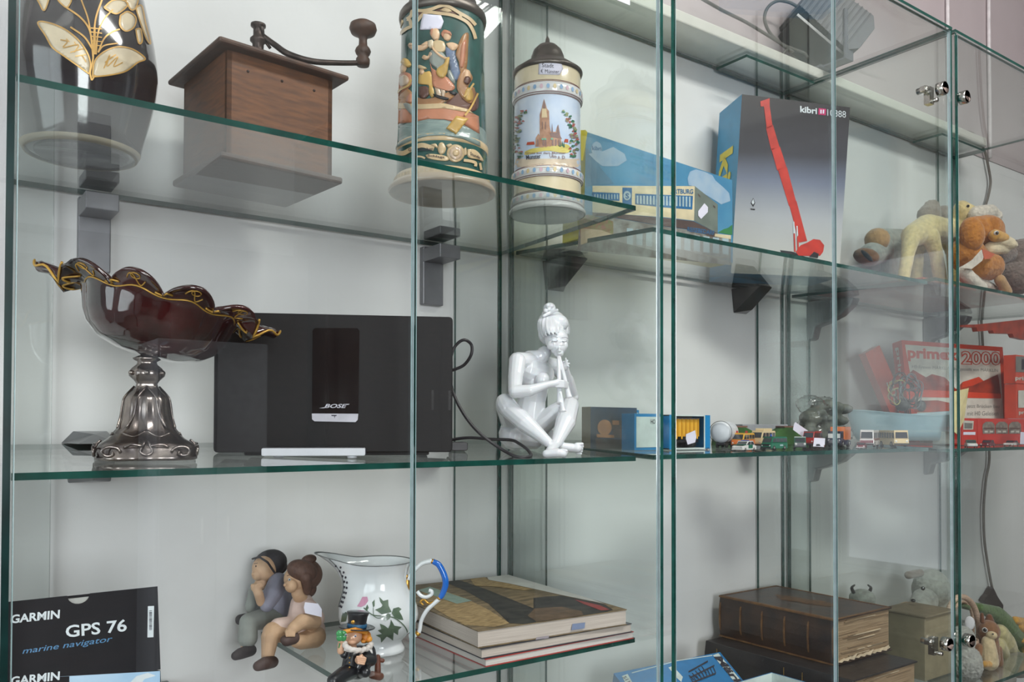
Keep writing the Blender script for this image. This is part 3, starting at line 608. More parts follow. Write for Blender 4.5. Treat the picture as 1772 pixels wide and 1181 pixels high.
M_CH = mat('church_brown', (190, 150, 124), .35, rgb2=(166, 122, 96), vs=120, coat=.4); M_CHL = mat('church_light', (222, 200, 160), .35, coat=.4); M_CHD = mat('church_roof', (140, 112, 106), .4, coat=.4); M_REDR = mat('red_roof', (186, 84, 62), .4, coat=.3); M_GRN = mat('leaf_green', (62, 122, 92), .4, var=.2, coat=.3); M_GRN2 = mat('leaf_sage', (150, 158, 116), .4, coat=.3); M_ROSE = mat('rose_red', (176, 96, 88), .4, coat=.3); M_LAWN = mat('lawn_yellow', (218, 204, 110), .4, coat=.3)
def r6(pts, m, l=.0006, sm=False): 
    q = [z6(*p) for p in pts]
    if sm: q = [(v.x, v.y) for v in catmull([Vector((a, c, 0)) for a, c in q+[q[0]]], 4)[:-1]]
    b.wrap(S, q, m, l, 9, False)
r6([(160, 590), (670, 590), (690, 660), (140, 660)], mat('ground_tan', (222, 204, 180), .3, coat=.4), .0004)
r6([(230, 530), (300, 505), (420, 490), (560, 470), (600, 510), (560, 545), (400, 525), (240, 560)], M_LAWN, .0006, True)
r6([(350, 500), (350, 230), (365, 180), (385, 100), (408, 180), (425, 200), (430, 320), (440, 370), (480, 370), (490, 330), (500, 310), (520, 420), (530, 480), (400, 498)], M_CH)
r6([(365, 255), (370, 180), (386, 105), (402, 180), (412, 255)], M_CHL, .0008); r6([(372, 180), (386, 105), (400, 180)], M_CHD, .001); r6([(445, 385), (450, 300), (458, 385)], M_CHD, .0008); r6([(485, 385), (497, 310), (512, 385)], M_CHD, .001); r6([(430, 380), (500, 375), (530, 430), (440, 410)], M_CHD, .0008)
r6([(315, 490), (318, 420), (340, 385), (360, 420), (360, 495)], M_CH, .0008)
for x in (335, 380, 398, 455, 480, 505): r6([(x-6, 485), (x-6, 440), (x, 428), (x+6, 440), (x+6, 485)], M_CHD, .0012)
for x in (372, 398): r6([(x-3, 350), (x-3, 290), (x+3, 290), (x+3, 350)], M_CHD, .0012)
for x, y in ((375, 432), (395, 432), (448, 430)): r6([(x-8, y-8), (x+8, y-8), (x+8, y+6), (x-8, y+6)], mat('verdigris', (120, 190, 160), .4), .0014)
r6([(243, 478), (250, 455), (305, 450), (310, 475)], M_REDR, .0008); r6([(545, 455), (555, 428), (580, 432), (580, 458)], M_REDR, .0008)
for x, y in ((515, 470), (532, 465), (545, 475)): r6([(x-8, y+22), (x, y-22), (x+8, y+22)], M_GRN, .001)
random.seed(3)
for side in (0, 1):
    for k in range(62):
        u = random.random(); y = 190+u*400; base = (225-70*sin(u*2.6) if side == 0 else 545+85*sin(u*2.4)); x = base+random.uniform(-32, 32); s_ = random.uniform(8, 17)
        m = random.choice((M_GRN, M_GRN, M_GRN2, M_GRN2, M_ROSE, M_CHD if u > .3 else M_ROSE)); a = random.random()*3.1
        r6([(x+s_*cos(a+q), y+s_*.8*sin(a+q)*(1 if i % 2 else .55)) for i, q in enumerate([2*pi*j/6 for j in range(6)])], m, .0007+.00001*k)
b.text(S, 'Gruss aus dem Münster', M_CHD, z6(235, 552), z6(560, 552), z6(235, 534), .0009, .01); b.text(S, 'Munster', M_INK, z6(245, 600), z6(360, 588), z6(240, 562), .0012, .01); b.text(S, 'Ulm a. D.', M_CHD, z6(430, 580), z6(560, 596), z6(430, 552), .0012, .01)
b.build('church_painting', t2)
b = MB(); q = [(933, 107), (970, 107), (974, 120), (968, 130), (932, 129)]; b.wrap(S, q, M_TAG, .0012, 9, True); b.text(S, 'Stadt', M_INK, (938, 117), (958, 118), (938, 110), .0015); b.text(S, '€ Münster', M_INK, (936, 127), (967, 128), (936, 120), .0015); b.build('price_tag', t2, label='white paper price tag with handwriting')
b = MB(); b.lathe(c2, [(0.0510, 0.2135), (0.0530, 0.2144), (0.0540, 0.2172), (0.0537, 0.2194), (0.0478, 0.2236), (0.0380, 0.2309), (0.0288, 0.2364), (0.0262, 0.2400), (0.0252, 0.2455), (0.0216, 0.2547), (0.0144, 0.2620), (0.0060, 0.2657), (0.0035, 0.2684), (0.0030, 0.2730), (0.0008, 0.2776), (0.0001, 0.2780)], M_PEW, 56, caps=False); b.build('lid', t2)
b = MB(); b.tube([c2+Vector((.035, .035, .16)), c2+Vector((.055, .055, .165)), c2+Vector((.066, .066, .13)), c2+Vector((.058, .058, .08)), c2+Vector((.036, .036, .065))], .005, M_POR, 10); b.build('handle', t2)
# sheet of paper behind the upper part of the door
b = MB(); b.add([(.724, .8545, .592), (.818, .8545, .592), (.818, .8545, .75), (.724, .8545, .75)], [(0, 1, 2, 3)], mat('paper_white', (232, 230, 236), .7, var=.01)); o = b.build('paper_sheet'); md = o.modifiers.new('s', 'SOLIDIFY'); md.thickness = .0004
tag(o, 'white paper sheet stuck inside the glass door above the church stein', 'paper')
# ------------------------------------------------------------------ middle shelf of the first cabinet
VA = radians(12)                                            # the way the silver foot is turned
def frame(c, ang): return Matrix.Translation(c) @ Matrix.Rotation(ang, 4, 'Z')
tc = Vector((.218, 1.008, shz('A2', 1.0)))
t = thing('footed_bowl', 'dark ruby footed bowl with scalloped gilt rim on a silver foot', 'bowl', tc)
M_SIL = mat('old_silver', (150, 140, 134), .24, .95, rgb2=(104, 98, 98), vs=60, bump=.1, bs=90); M_RUBY = mat('ruby_glass', (17, 10, 12), .08, rgb2=(62, 10, 14), vs=16, coat=1); M_GLT = mat('gilt_line', (200, 156, 70), .3, .4, var=.1)
def sq(n): return lambda a: 1/((abs(cos(a))**n+abs(sin(a))**n)**(1/n))
s4 = sq(5)
def footr(a, z):
    k = s4(a) if z < .09 else 1+.04*cos(6*a)
    if .03 < z < .078: k *= 1-.06*abs(sin(2*a))**.5+.035*cos(12*a)
    if z < .022: k *= 1+.018*cos(12*a)+.012*sin(8*a)
    return k
FP = [(.049, 0), (.0515, .0015), (.0515, .004), (.0500, .006), (.0500, .013), (.0485, .0165), (.045, .020), (.040, .0235), (.0345, .029), (.030, .035), (.0262, .045), (.0240, .056), (.0232, .067), (.0205, .0715), (.0165, .0755), (.0120, .081), (.0110, .085), (.0135, .089), (.0180, .094), (.0185, .098), (.0150, .103), (.0105, .107), (.0098, .110), (.0140, .1125), (.0145, .114), (.006, .118)]
b = MB(frame(tc, -VA)); b.lathe((0, 0, 0), FP, M_SIL, 96, rfun=footr)
for sx in (-1, 1):                                          # scrolls and central cartouche on each face
    for f in range(4):
        R4 = Matrix.Rotation(f*pi/2, 4, 'Z')
        sp = [(sx*(.036-.011*cos(q)*(1-q/9)), -.0515-.0005*sin(q), .0095+.0075*sin(q)*(1-q/9)) for q in [j*.55 for j in range(13)]]
        b.tube(sp, .0016, M_SIL, 8, 2, R4)
        b.tube([(sx*.004, -.052, .016), (sx*.014, -.0525, .018), (sx*.022, -.051, .0145)], .0015, M_SIL, 8, 4, R4)
        b.tube([(0, -.0525, .006), (sx*.006, -.052, .010), (sx*.003, -.050, .018), (sx*.002, -.046, .022)], .0013, M_SIL, 8, 4, R4)
        b.tube([(sx*.020, -.0295, .036), (sx*.0135, -.0265, .048), (sx*.011, -.0250, .060), (sx*.009, -.0225, .070), (0, -.0130, .082)], .0012, M_SIL, 8, 4, R4)
        b.tube([(sx*.024, -.034, .030), (sx*.012, -.036, .026), (0, -.031, .033)], .0012, M_SIL, 8, 4, R4)
for a in range(6): b.ell((.0185*cos(a*pi/3-pi/2), .0185*sin(a*pi/3-pi/2), .097), .0032, M_SIL, None, 10, 6)
b.build('silver_foot', t)
fh = Vector((sin(VA), cos(VA), 0)); TB = Matrix.Translation(tc+Vector((0, 0, .116))) @ Matrix.Rotation(radians(14), 4, fh) @ Matrix.Rotation(-VA, 4, 'Z')
Rp = [(0, .012), (.08, .032), (.2, .055), (.35, .069), (.5, .076), (.65, .080), (.78, .083), (.86, .087), (.93, .093), (1, .099)]
Zp = [(0, 0), (.08, .0015), (.2, .009), (.35, .021), (.5, .034), (.65, .047), (.78, .058), (.86, .0635), (.93, .067), (1, .068)]
def li(P, x):
    for a, c in zip(P, P[1:]):
        if x <= c[0]: return a[1]+(c[1]-a[1])*(x-a[0])/(c[0]-a[0])
    return P[-1][1]
def bowl(a, s):
    e = abs(cos(a))**8; f = max(0, (s-.80)/.2); lob = 2*abs(cos(5*a))**.75-1
    r = li(Rp, s)*(1+.022*s*lob+f*(.07*lob+.25*e)); z = li(Zp, s)+f*(.009*lob-.012*e)
    if e > .25: z += f*(.003*cos(30*a))
    return Vector((r*cos(a), r*sin(a)*.86, z))
NA, NS = 160, 34; vs = [bowl(2*pi*j/NA, i/(NS-1)) for i in range(NS) for j in range(NA)]
rim = [bowl(2*pi*j/NA, 1)*.985+Vector((0, 0, -.0055)) for j in range(NA)]
inn = [Vector((bowl(2*pi*j/NA, i/(NS-1)).x*.955, bowl(2*pi*j/NA, i/(NS-1)).y*.955, bowl(2*pi*j/NA, i/(NS-1)).z+.0035)) for i in range(NS) for j in range(NA)]
fs = [(i*NA+j, i*NA+(j+1) % NA, (i+1)*NA+(j+1) % NA, (i+1)*NA+j) for i in range(NS-1) for j in range(NA)]
k = NS*NA; fi = [tuple(x+k for x in f[::-1]) for f in fs]; rf = [((NS-1)*NA+j, (NS-1)*NA+(j+1) % NA, k+(NS-1)*NA+(j+1) % NA, k+(NS-1)*NA+j) for j in range(NA)]
b = MB(TB); b.add(vs+inn, fs+fi+rf+[tuple(range(NA))[::-1], tuple(range(k, k+NA))], M_RUBY, True); b.build('bowl_body', t)
b = MB(TB)                                                   # gilt line below the rim, scrolls on the lobes
def off(a, s, d=.0006): p = bowl(a, s); n = Vector((cos(a), sin(a), -.3)).normalized(); return p+n*d
b.tube([off(2*pi*j/120, .82+.02*cos(20*pi*j/120)) for j in range(121)], .0009, M_GLT, 6, 0)
for L in range(10):
    a0 = 2*pi*L/10
    b.tube([off(a0-.10+.2*q, .90+.05*sin(q*6.28)) for q in [x/12 for x in range(13)]], .0007, M_GLT, 6, 0)
    b.tube([off(a0+.05*cos(q), .93+.03*sin(q)) for q in [x*.6 for x in range(11)]], .0006, M_GLT, 6, 0)
    b.tube([off(a0+.314-.10, .84), off(a0+.314, .93), off(a0+.314+.03, .97), off(a0+.314+.10, .86)], .0012, M_GLT, 6, 5)
b.tube([off(2*pi*j/200, 1.0, .0002)+Vector((0, 0, .0022)) for j in range(-14, 15)], .0014, M_GLT, 6, 0); b.tube([off(pi+2*pi*j/200, 1.0, .0002)+Vector((0, 0, .0022)) for j in range(-14, 15)], .0014, M_GLT, 6, 0)
b.build('gilt_lines', t)

# black table radio
rn = Vector((-.459, -.888, 0)); RO = Vector((.309, 1.065, 0)); PL = Plane(RO, rn); xr = Vector((.888, -.459, 0)); yr = Vector((.459, .888, 0))
pl = PL.pt(369, 785); pR = PL.pt(783, 793); W = (Vector((pR.x, pR.y, 0))-Vector((pl.x, pl.y, 0))).length; zb = shz('A2', 1.0)
top = PL.pt(420, 541).z-zb
cR = Vector((pl.x, pl.y, 0)); t = thing('table_radio', 'black flat-fronted table radio with a narrow glossy display', 'radio', cR+xr*W/2+yr*.045+Vector((0, 0, zb)))
def RM(): return Matrix(((xr.x, yr.x, 0, cR.x), (xr.y, yr.y, 0, cR.y), (0, 0, 1, zb), (0, 0, 0, 1)))
M_RAD = mat('radio_black', (22, 20, 21), .5, var=.05, vs=200, coat=.0, spec=.25); M_DISP = mat('display_black', (20, 16, 17), .05, var=.02, coat=1); M_SILV = mat('silver_strip', (186, 184, 192), .35, .3)
def rrect(x0, x1, z0, z1, r, n=4):
    o = []
    for cx, cz, a in ((x1-r, z1-r, 0), (x0+r, z1-r, 90), (x0+r, z0+r, 180), (x1-r, z0+r, 270)):
        for k in range(n+1): q = radians(a+90*k/n); o.append((cx+r*cos(q), cz+r*sin(q)))
    return o
b = MB(RM()); b.prism(rrect(0, W, .0045, top, .005), .060, M_RAD, Matrix.Translation((0, .030, 0))); b.build('cabinet', t, bevel=.0012)
b = MB(RM()); b.prism(rrect(W*.12, W*.9, .0005, .006, .002), .05, M_RAD, Matrix.Translation((0, .034, 0))); b.build('foot_plate', t)
b = MB(); b.poly(PL, [(545, 568), (618, 568), (622, 573), (620, 716), (540, 716), (541, 572)], M_DISP, .0012); b.build('display', t, label='glossy black display window')
b = MB(); b.poly(PL, [(539.5, 716), (620, 716.5), (619, 727), (615, 731), (544, 729.5), (540, 726)], M_SILV, .0016)
b.text(PL, 'Y', M_INK, (576, 724), (582, 724), (576, 719), .002); b.poly(PL, [(573, 718.5), (583, 718.5), (582, 720.5), (574, 720.5)], M_INK, .002)
b.build('control_strip', t, label='silver strip under the display')
b = MB(); b.text(PL, 'BOSE', M_SILV, (561, 706.5), (601, 706.5), (561, 699.5), .0018, .025, .35); b.poly(PL, [(552, 706.8), (562, 705), (562, 706.8)], M_SILV, .0018); b.poly(PL, [(598, 699.4), (605, 699.4), (603, 701), (598, 701)], M_SILV, .0018); b.build('logo', t)
# white bar dock in front of the radio
PQ = Plane(RO+rn*.040, rn); a0 = PQ.pt(452, 785); a1 = PQ.pt(632, 785); zl = shz('A2', .97)
c0 = Vector((a0.x, a0.y, zl)); Wd = (a1-a0); Wd.z = 0; Wd = Wd.length
t = thing('remote_dock', 'flat white plastic dock bar in front of the black radio', 'dock', c0+xr*Wd/2)
MQ = Matrix(((xr.x, yr.x, 0, c0.x), (xr.y, yr.y, 0, c0.y), (0, 0, 1, c0.z), (0, 0, 0, 1)))
M_WP = mat('white_plastic', (214, 216, 222), .3, var=.02)
b = MB(MQ); b.prism(rrect(0, Wd, .003, .0125, .002), .026, M_WP, Matrix.Translation((0, .013, 0))); b.build('shell', t, bevel=.0008)
b = MB(MQ); b.box((Wd/2, .013, .0130), (Wd-.004, .023, .001), mat('dark_top', (60, 58, 62), .3)); b.build('top_plate', t, label='dark grey top plate')
b = MB(MQ); b.lathe((Wd*.87, .008, 0), [(.0055, 0), (.006, .001), (.006, .003)], M_WP, 20); b.build('foot', t); b = MB(MQ); b.lathe((Wd*.15, .016, 0), [(.0055, 0), (.006, .001), (.006, .003)], M_WP, 20); b.build('foot', t)
b = MB(MQ); b.box((Wd+.0001, .013, .0078), (.0010, .017, .0066), mat('port_blue_black', (38, 40, 60), .3)); b.build('port', t, label='dark socket in the end')
# black power cord and plug beside the radio
M_CORD = mat('black_cord', (46, 44, 48), .45)
b = MB(); b.tube([at(776, 643, 1.04), at(786, 640, 1.03), at(803, 632, 1.02), at(815, 615, 1.01), at(816, 598, 1.01), at(806, 589, 1.01), at(795, 592, 1.015), at(784, 606, 1.02), at(778, 632, 1.015), at(779, 660, 1.005), at(789, 692, .995), at(808, 725, .98), at(832, 752, .965), at(862, 774, .95), at(888, 789, .928), at(906, 792, .918), at(919, 789, .922), at(912, 778, .94), at(898, 768, .97), at(884, 762, .99), at(850, 760.5, 1.01), at(815, 758, 1.03), at(790, 760, 1.045), at(775, 764, 1.06)], .0023, M_CORD, 10, 6)
tag(b.build('power_cord'), 'black power cord looped beside the black radio', 'cord')
z = shz('A2', 1.04); P = at(793, 775, 1.035); b = MB(frame((P.x, P.y, z), radians(-25))); b.prism(rrect(-.012, .012, .0005, .013, .003), .03, M_CORD); tag(b.build('plug_adapter', bevel=.001), 'small black plug lying behind the looped cord', 'plug')

# ------------------------------------------------------------------ white porcelain flute player
M_PORC = mat('white_porcelain', (232, 234, 238), .22, var=.01, coat=.4, sub=.1)
def pc(b, A, Bb, m):
    p = at(*A[:3]); q = at(*Bb[:3]); b.cap(p, q, A[3]/ppm(p), Bb[3]/ppm(q), m)
def pe(b, u, v, Y, ru, rv, rd, m, rot=0):
    """ellipsoid given by its pixel centre, depth and pixel radii across, up and along the view"""
    p = at(u, v, Y); k = ppm(p); d = Vector((p.x, p.y, 0)).normalized(); r = Vector((d.y, -d.x, 0))
    M = Matrix(((r.x, d.x, 0, 0), (r.y, d.y, 0, 0), (0, 0, 1, 0), (0, 0, 0, 1))) @ Matrix.Rotation(-rot, 4, 'Y')
    b.ell(p, (ru/k, rd/k, rv/k), m, M)
fz = shz('A2', 1.0); fc = at(920, 775, 1.0)
t = thing('porcelain_figurine', 'white porcelain figurine of a cross-legged girl playing a double flute', 'figurine', (fc.x, fc.y, fz))
def cr8(x, y): return 840+x/3.935, 510+y/3.935
def CR(x, y, Y, r): u, v = cr8(x, y); return (u, v, Y, r/3.935)
b = MB(); m = M_PORC
pe(b, 958, 570, .996, 22, 27, 25, m); pe(b, 963, 588, .978, 21, 20, 22, m); pe(b, 966, 602, .968, 14, 14, 17, m); pe(b, 967, 612, .962, 8.5, 7, 9, m)   # skull, cheeks, jaw, chin
pc(b, CR(503, 345, .960, 6), CR(502, 385, .951, 8), m); pe(b, 967.5, 611.5-3.5, .9535, 4.6, 2.0, 3.4, m); pe(b, 967.5, 612.5, .9540, 4.0, 2.0, 3.2, m)                        # nose and lips
pe(b, 954, 598, .968, 8, 8, 8, m); pe(b, 977, 598, .962, 6, 8, 8, m); pc(b, CR(455, 318, .962, 6), CR(485, 322, .957, 6), m); pc(b, CR(525, 322, .957, 6), CR(548, 320, .96, 6), m)
pc(b, CR(400, 400, 1.0, 50), CR(350, 450, 1.01, 58), m); pc(b, CR(370, 420, 1.0, 44), CR(300, 430, 1.01, 50), m)
pc(b, CR(350, 455, 1.01, 62), CR(218, 452, 1.0, 60), m); pc(b, CR(330, 460, 1.01, 60), CR(460, 480, 1.02, 50), m)
pc(b, CR(290, 520, 1.01, 104), CR(370, 545, 1.01, 100), m); pc(b, CR(330, 600, 1.01, 108), CR(315, 720, 1.015, 96), m); pc(b, CR(315, 720, 1.015, 96), CR(295, 850, 1.02, 112), m)
pc(b, CR(300, 880, 1.025, 112), CR(205, 950, 1.03, 116), m); pc(b, CR(300, 960, 1.025, 100), CR(400, 960, 1.02, 76), m); pc(b, CR(185, 955, 1.01, 96), CR(330, 985, 1.01, 72), m)
pe(b, *cr8(390, 585), .980, 13, 14, 13, m)
pc(b, CR(218, 455, .992, 58), CR(205, 560, .980, 52), m); pc(b, CR(205, 560, .980, 52), CR(200, 655, .962, 46), m)   # near upper arm
pc(b, CR(200, 662, .960, 46), CR(300, 655, .946, 41), m); pc(b, CR(300, 655, .946, 41), CR(420, 615, .936, 24), m)   # near forearm
pc(b, CR(430, 612, .936, 24), CR(480, 605, .934, 26), m)
for i in range(4): pc(b, CR(480, 588+13*i, .932, 9), CR(530, 590+13*i, .929, 8.5), m); pc(b, CR(530, 590+13*i, .929, 8.5), CR(562-2*i, 603+11*i, .934, 7.5), m)
pc(b, CR(455, 600, .936, 11), CR(505, 578, .940, 8.5), m)
pc(b, CR(470, 490, 1.02, 46), CR(560, 580, 1.01, 42), m); pc(b, CR(560, 580, 1.01, 42), CR(600, 700, .985, 36), m)   # far upper arm
pc(b, CR(600, 690, .985, 32), CR(575, 600, .972, 26), m); pc(b, CR(575, 600, .972, 26), CR(548, 500, .958, 19), m)
pe(b, *cr8(538, 485), .957, 7, 9, 6, m)
for i, (ex, ey) in enumerate(((548, 435), (560, 450), (572, 470), (568, 490))): pc(b, CR(536, 470+8*i, .955, 7.5), CR(550+i*3, 455+9*i, .951, 7), m); pc(b, CR(550+i*3, 455+9*i, .951, 7), CR(ex, ey, .950, 6), m)
pc(b, CR(215, 900, 1.02, 100), CR(140, 755, .985, 72), m); pc(b, CR(135, 738, .985, 66), CR(150, 770, .98, 66), m)     # near thigh, knee
pc(b, CR(145, 765, .982, 66), CR(265, 870, .955, 66), m); pc(b, CR(265, 870, .955, 66), CR(430, 1010, .925, 34), m)  # near shin
pc(b, CR(330, 930, 1.01, 80), CR(470, 810, .985, 66), m); pc(b, CR(470, 810, .985, 66), CR(575, 755, .965, 64), m)   # far thigh
pc(b, CR(575, 758, .962, 64), CR(545, 870, .945, 70), m); pc(b, CR(545, 870, .945, 70), CR(482, 1015, .925, 38), m)  # far shin
pc(b, CR(478, 1020, .925, 34), CR(440, 1070, .915, 34), m); pc(b, CR(415, 1085, .912, 28), CR(490, 1078, .902, 32), m); pc(b, CR(490, 1078, .902, 30), CR(530, 1085, .898, 26), m)
for i in range(5): pc(b, CR(520, 1058+11*i, .898+.0015*i, 11-i*.6), CR(556-4*abs(i-1), 1064+11*i, .894+.0015*i, 10-i*.6), m)
pc(b, CR(430, 1015, .925, 30), CR(500, 1030, .930, 30), m); pc(b, CR(500, 1035, .932, 30), CR(590, 1045, .925, 32), m); pc(b, CR(590, 1045, .925, 30), CR(625, 1050, .92, 30), m)
for i in range(5): pc(b, CR(620, 1020+16*i, .920+.001*i, 12-i), CR(662-3*abs(i-1), 1018+17*i, .916+.001*i, 11-i), m)
b.build('body', t, remesh=.0009, smooth=2)
b = MB(); pe(b, 955, 562, 1.004, 26, 25, 27, m); pe(b, 949, 578, 1.010, 18, 20, 18, m); pe(b, 962, 560, .986, 22, 17, 18, m)
for i in range(30):
    a = -1.25+i*.09; w_ = .0022+.0006*sin(i*2.3); b.tube([at(953, 542, 1.0), at(956+23*sin(a), 551+3*abs(a), .982+.008*abs(a)), at(958+27*sin(a), 566+3*abs(a), .966+.022*a*a), at(960+25*sin(a), 578+2.5*sin(i*2.1)+9*max(0, -a-.4), .961+.026*a*a)], [.0016, w_, w_, .0010], m, 8, 4)
pe(b, 951, 534, .998, 11, 10, 10, m); pe(b, 947, 543, 1.0, 10, 5, 10, m)
for x, y in ((948, 529), (954, 530), (950, 536), (957, 538), (944, 538)): pe(b, x, y, .99, 4, 4, 4, m)
pc(b, (952, 541, .985, 3), (964, 537, .975, 2.6), m); pc(b, (952, 541, .985, 3), (941, 547, .985, 2.6), m)
b.build('hair', t, remesh=.0007, smooth=1)
b = MB()
for A, Bq in (((966, 617, .955), (969, 699, .93)), ((968, 617, .953), (985, 689, .935)), ((970, 680, .932), (974, 713, .925))):
    p, q = at(*A), at(*Bq); d = (q-p); b.tube([p, p+d*.3, p+d*.8, p+d*.97, q], [.0020, .0028, .0038, .0048, .0052], m, 16, 3)
b.build('flute', t, remesh=.0008)
b = MB()                                                     # eyes and mouth, lightly modelled lids
M_LID = mat('porcelain_line', (150, 150, 158), .3)
for pts, w in (([(955, 590), (960, 591.5), (965, 590)], .0005), ([(973, 591), (977, 592), (981, 590.5)], .0005), ([(953, 584), (959, 582.5), (965, 585)], .0004), ([(972, 585), (978, 584), (983, 586)], .0004)):
    b.tube([at(x, y, .9530 if x < 970 else .9510) for x, y in pts], w, M_LID, 6, 4)
b.build('eyelids', t)
# ------------------------------------------------------------------ lower part of the first cabinet
# two black navigator boxes, leaning back a little
GA = radians(11); gO = Vector((.079, .952, -.2625)); GM = Matrix.Translation(gO) @ Matrix.Rotation(-GA, 4, 'X')
gn = GM.to_3x3() @ Vector((0, -1, 0)); GP = Plane(gO, gn); M_GB = mat('carton_black', (20, 20, 25), .55, var=.06, spec=.2); M_GW = mat('print_white', (206, 214, 218), .4, var=.02); M_GBL = mat('print_blue', (70, 130, 176), .4); M_SKYB = mat('carton_sky', (150, 186, 216), .35, rgb2=(176, 204, 226), vs=12); M_CARD = mat('carton_inside', (172, 172, 168), .7)
gw = (GM.inverted() @ GP.pt(275, 1080)).x; gh = (GM.inverted() @ GP.pt(150, 1028)).z
t = thing('navigator_box', 'upper black navigator box with white lettering and a barcode label', 'box', gO+Vector((gw/2, .02, 0)), 'black navigator boxes')
b = MB(GM)
nx = (GM.inverted() @ GP.pt(136, 1033)).x; rN = .0105
outl = [(0, 0), (gw, 0), (gw, gh), (nx+rN, gh)]+[(nx+rN*cos(q), gh-rN*sin(q)*.9) for q in [pi*k/10 for k in range(1, 10)]]+[(nx-rN, gh), (0, gh)]
n = len(outl); b.add([(x, 0, z) for x, z in outl]+[(x, .0006, z) for x, z in outl], [tuple(range(n)), tuple(range(2*n-1, n-1, -1))]+[(i, n+i, n+(i+1) % n, (i+1) % n) for i in range(n)], M_GB)
b.box((gw/2, .0335, gh/2), (gw, .001, gh), M_GB); b.box((gw-.0005, .017, gh/2), (.001, .032, gh), M_GB); b.box((.0005, .017, gh/2), (.001, .032, gh), M_GB); b.box((gw/2, .017, .0005), (gw, .032, .001), M_GB); b.box((gw/2, .017, gh-.002), (gw, .032, .001), M_GB)
b.box((gw/2, .0025, gh-.012), (gw-.01, .0006, .018), M_CARD); b.build('carton', t)
b = MB()
def g1(x, y): return (x/3.544, 850+y/3.544)
b.text(GP, 'GARMIN', M_GW, g1(68, 815), g1(372, 782), g1(64, 762), .0004, .03, .12); b.text(GP, 'GPS 76', M_GW, g1(404, 902), g1(778, 862), g1(402, 826), .0004, .02); b.text(GP, 'marine navigator', M_GBL, g1(137, 1012), g1(690, 935), g1(137, 968), .0004, .004, .25)
b.poly(GP, [g1(907, 708), g1(945, 706), g1(941, 898), g1(904, 900)], M_GW, .0004)
for i in range(13): y = 735+i*9.6; b.poly(GP, [g1(915, y), g1(932, y-1), g1(932, y+3+(i*7 % 4)), g1(915, y+4+(i*7 % 4))], M_INK, .0007)
b.poly(GP, [g1(30, 808), g1(36, 790), g1(46, 770), g1(44, 812)], M_GW, .0004)
b.build('print', t)
b2w = gw; t = thing('navigator_box', 'lower black navigator box with a pale sky panel', 'box', gO+Vector((gw/2, .02, -.095)), 'black navigator boxes')
h2 = .092; b = MB(GM); b.box((gw/2, .017, -h2/2-.0005), (gw, .034, h2-.001), M_GB); b.build('carton', t, bevel=.0006)
b = MB(); b.poly(GP, [(60, 1174), (277, 1162), (277, 1240), (60, 1254)], M_SKYB, .0004); b.poly(GP, [(60, 1174), (120, 1171), (120, 1185), (60, 1189)], M_GB, .0007)
b.poly(GP, [(222, 1185), (236, 1171), (256, 1165), (270, 1170), (250, 1176), (240, 1190)], M_GW, .0007)
b.text(GP, 'GARMIN', M_GW, g1(68, 1195), g1(372, 1160), g1(64, 1142), .0009, .03, .12); b.build('print', t)

# the two terracotta children sitting on the edge of the short shelf
M_SKIN = mat('terracotta_skin', (202, 166, 134), .6, var=.05, vs=60, bump=.1); M_TROU = mat('clay_trousers', (150, 154, 148), .7, var=.06, bump=.15); M_SWE = mat('clay_sweater', (142, 142, 158), .7, var=.06, bump=.15); M_CAPM = mat('clay_cap', (56, 54, 58), .7, var=.1, bump=.2); M_SHOE = mat('clay_shoe', (62, 56, 58), .65, var=.1); M_SHOE2 = mat('clay_brown_shoe', (84, 66, 62), .6, var=.1); M_HAIR = mat('clay_hair', (102, 76, 66), .65, rgb2=(82, 60, 52), vs=70, stretch=(3, 3, .6), bump=.3, bs=220); M_PINK = mat('clay_dress', (222, 196, 186), .7, var=.05, bump=.12)
def K(x, y, Y, r): return (380+x/4.2025, 900+y/4.2025, Y, r/4.2025)
def KE(b, x, y, Y, rx, ry, rd, m, rot=0): u, v, _, _ = K(x, y, Y, 0); pe(b, u, v, Y, rx/4.2025, ry/4.2025, rd/4.2025, m, rot)
def KC(b, m, *A):
    for p, q in zip(A, A[1:]): pc(b, K(*p), K(*q), m)
zz = shz('A3', 1.1); o = at(470, 1095, 1.19)
t = thing('clay_boy_figurine', 'clay figurine of a sitting boy in a dark cap, chin in hand', 'figurine', (o.x, o.y, zz), 'clay children on the shelf edge')
m = M_SKIN; b = MB(); KE(b, 325, 355, 1.195, 88, 92, 92, m); KE(b, 275, 395, 1.19, 42, 48, 50, m); KE(b, 300, 470, 1.195, 50, 45, 50, m); KE(b, 242, 395, 1.185, 12, 14, 12, m)
KC(b, m, (300, 600, 1.155, 32), (285, 540, 1.15, 34), (262, 490, 1.155, 30)); KC(b, m, (262, 490, 1.155, 26), (240, 480, 1.155, 16), (240, 505, 1.155, 12)); KC(b, m, (265, 478, 1.15, 12), (300, 462, 1.15, 12)); KC(b, m, (265, 494, 1.15, 12), (310, 480, 1.15, 12))
b.build('body', t, remesh=.0011, smooth=3)
b = MB(); KE(b, 368, 318, 1.205, 122, 100, 112, M_CAPM, .3); KE(b, 420, 340, 1.215, 72, 62, 80, M_CAPM); KC(b, M_CAPM, (238, 285, 1.19, 8), (290, 272, 1.165, 9), (350, 310, 1.148, 9), (400, 385, 1.155, 9)); b.build('cap', t, remesh=.0011, smooth=2)
b = MB(); KC(b, M_SWE, (420, 560, 1.205, 100), (420, 660, 1.205, 105)); KC(b, M_SWE, (425, 455, 1.18, 72), (385, 540, 1.16, 70), (345, 620, 1.155, 52)); KC(b, M_SWE, (480, 500, 1.21, 60), (490, 640, 1.21, 60)); b.build('sweater', t, remesh=.0012, smooth=3)
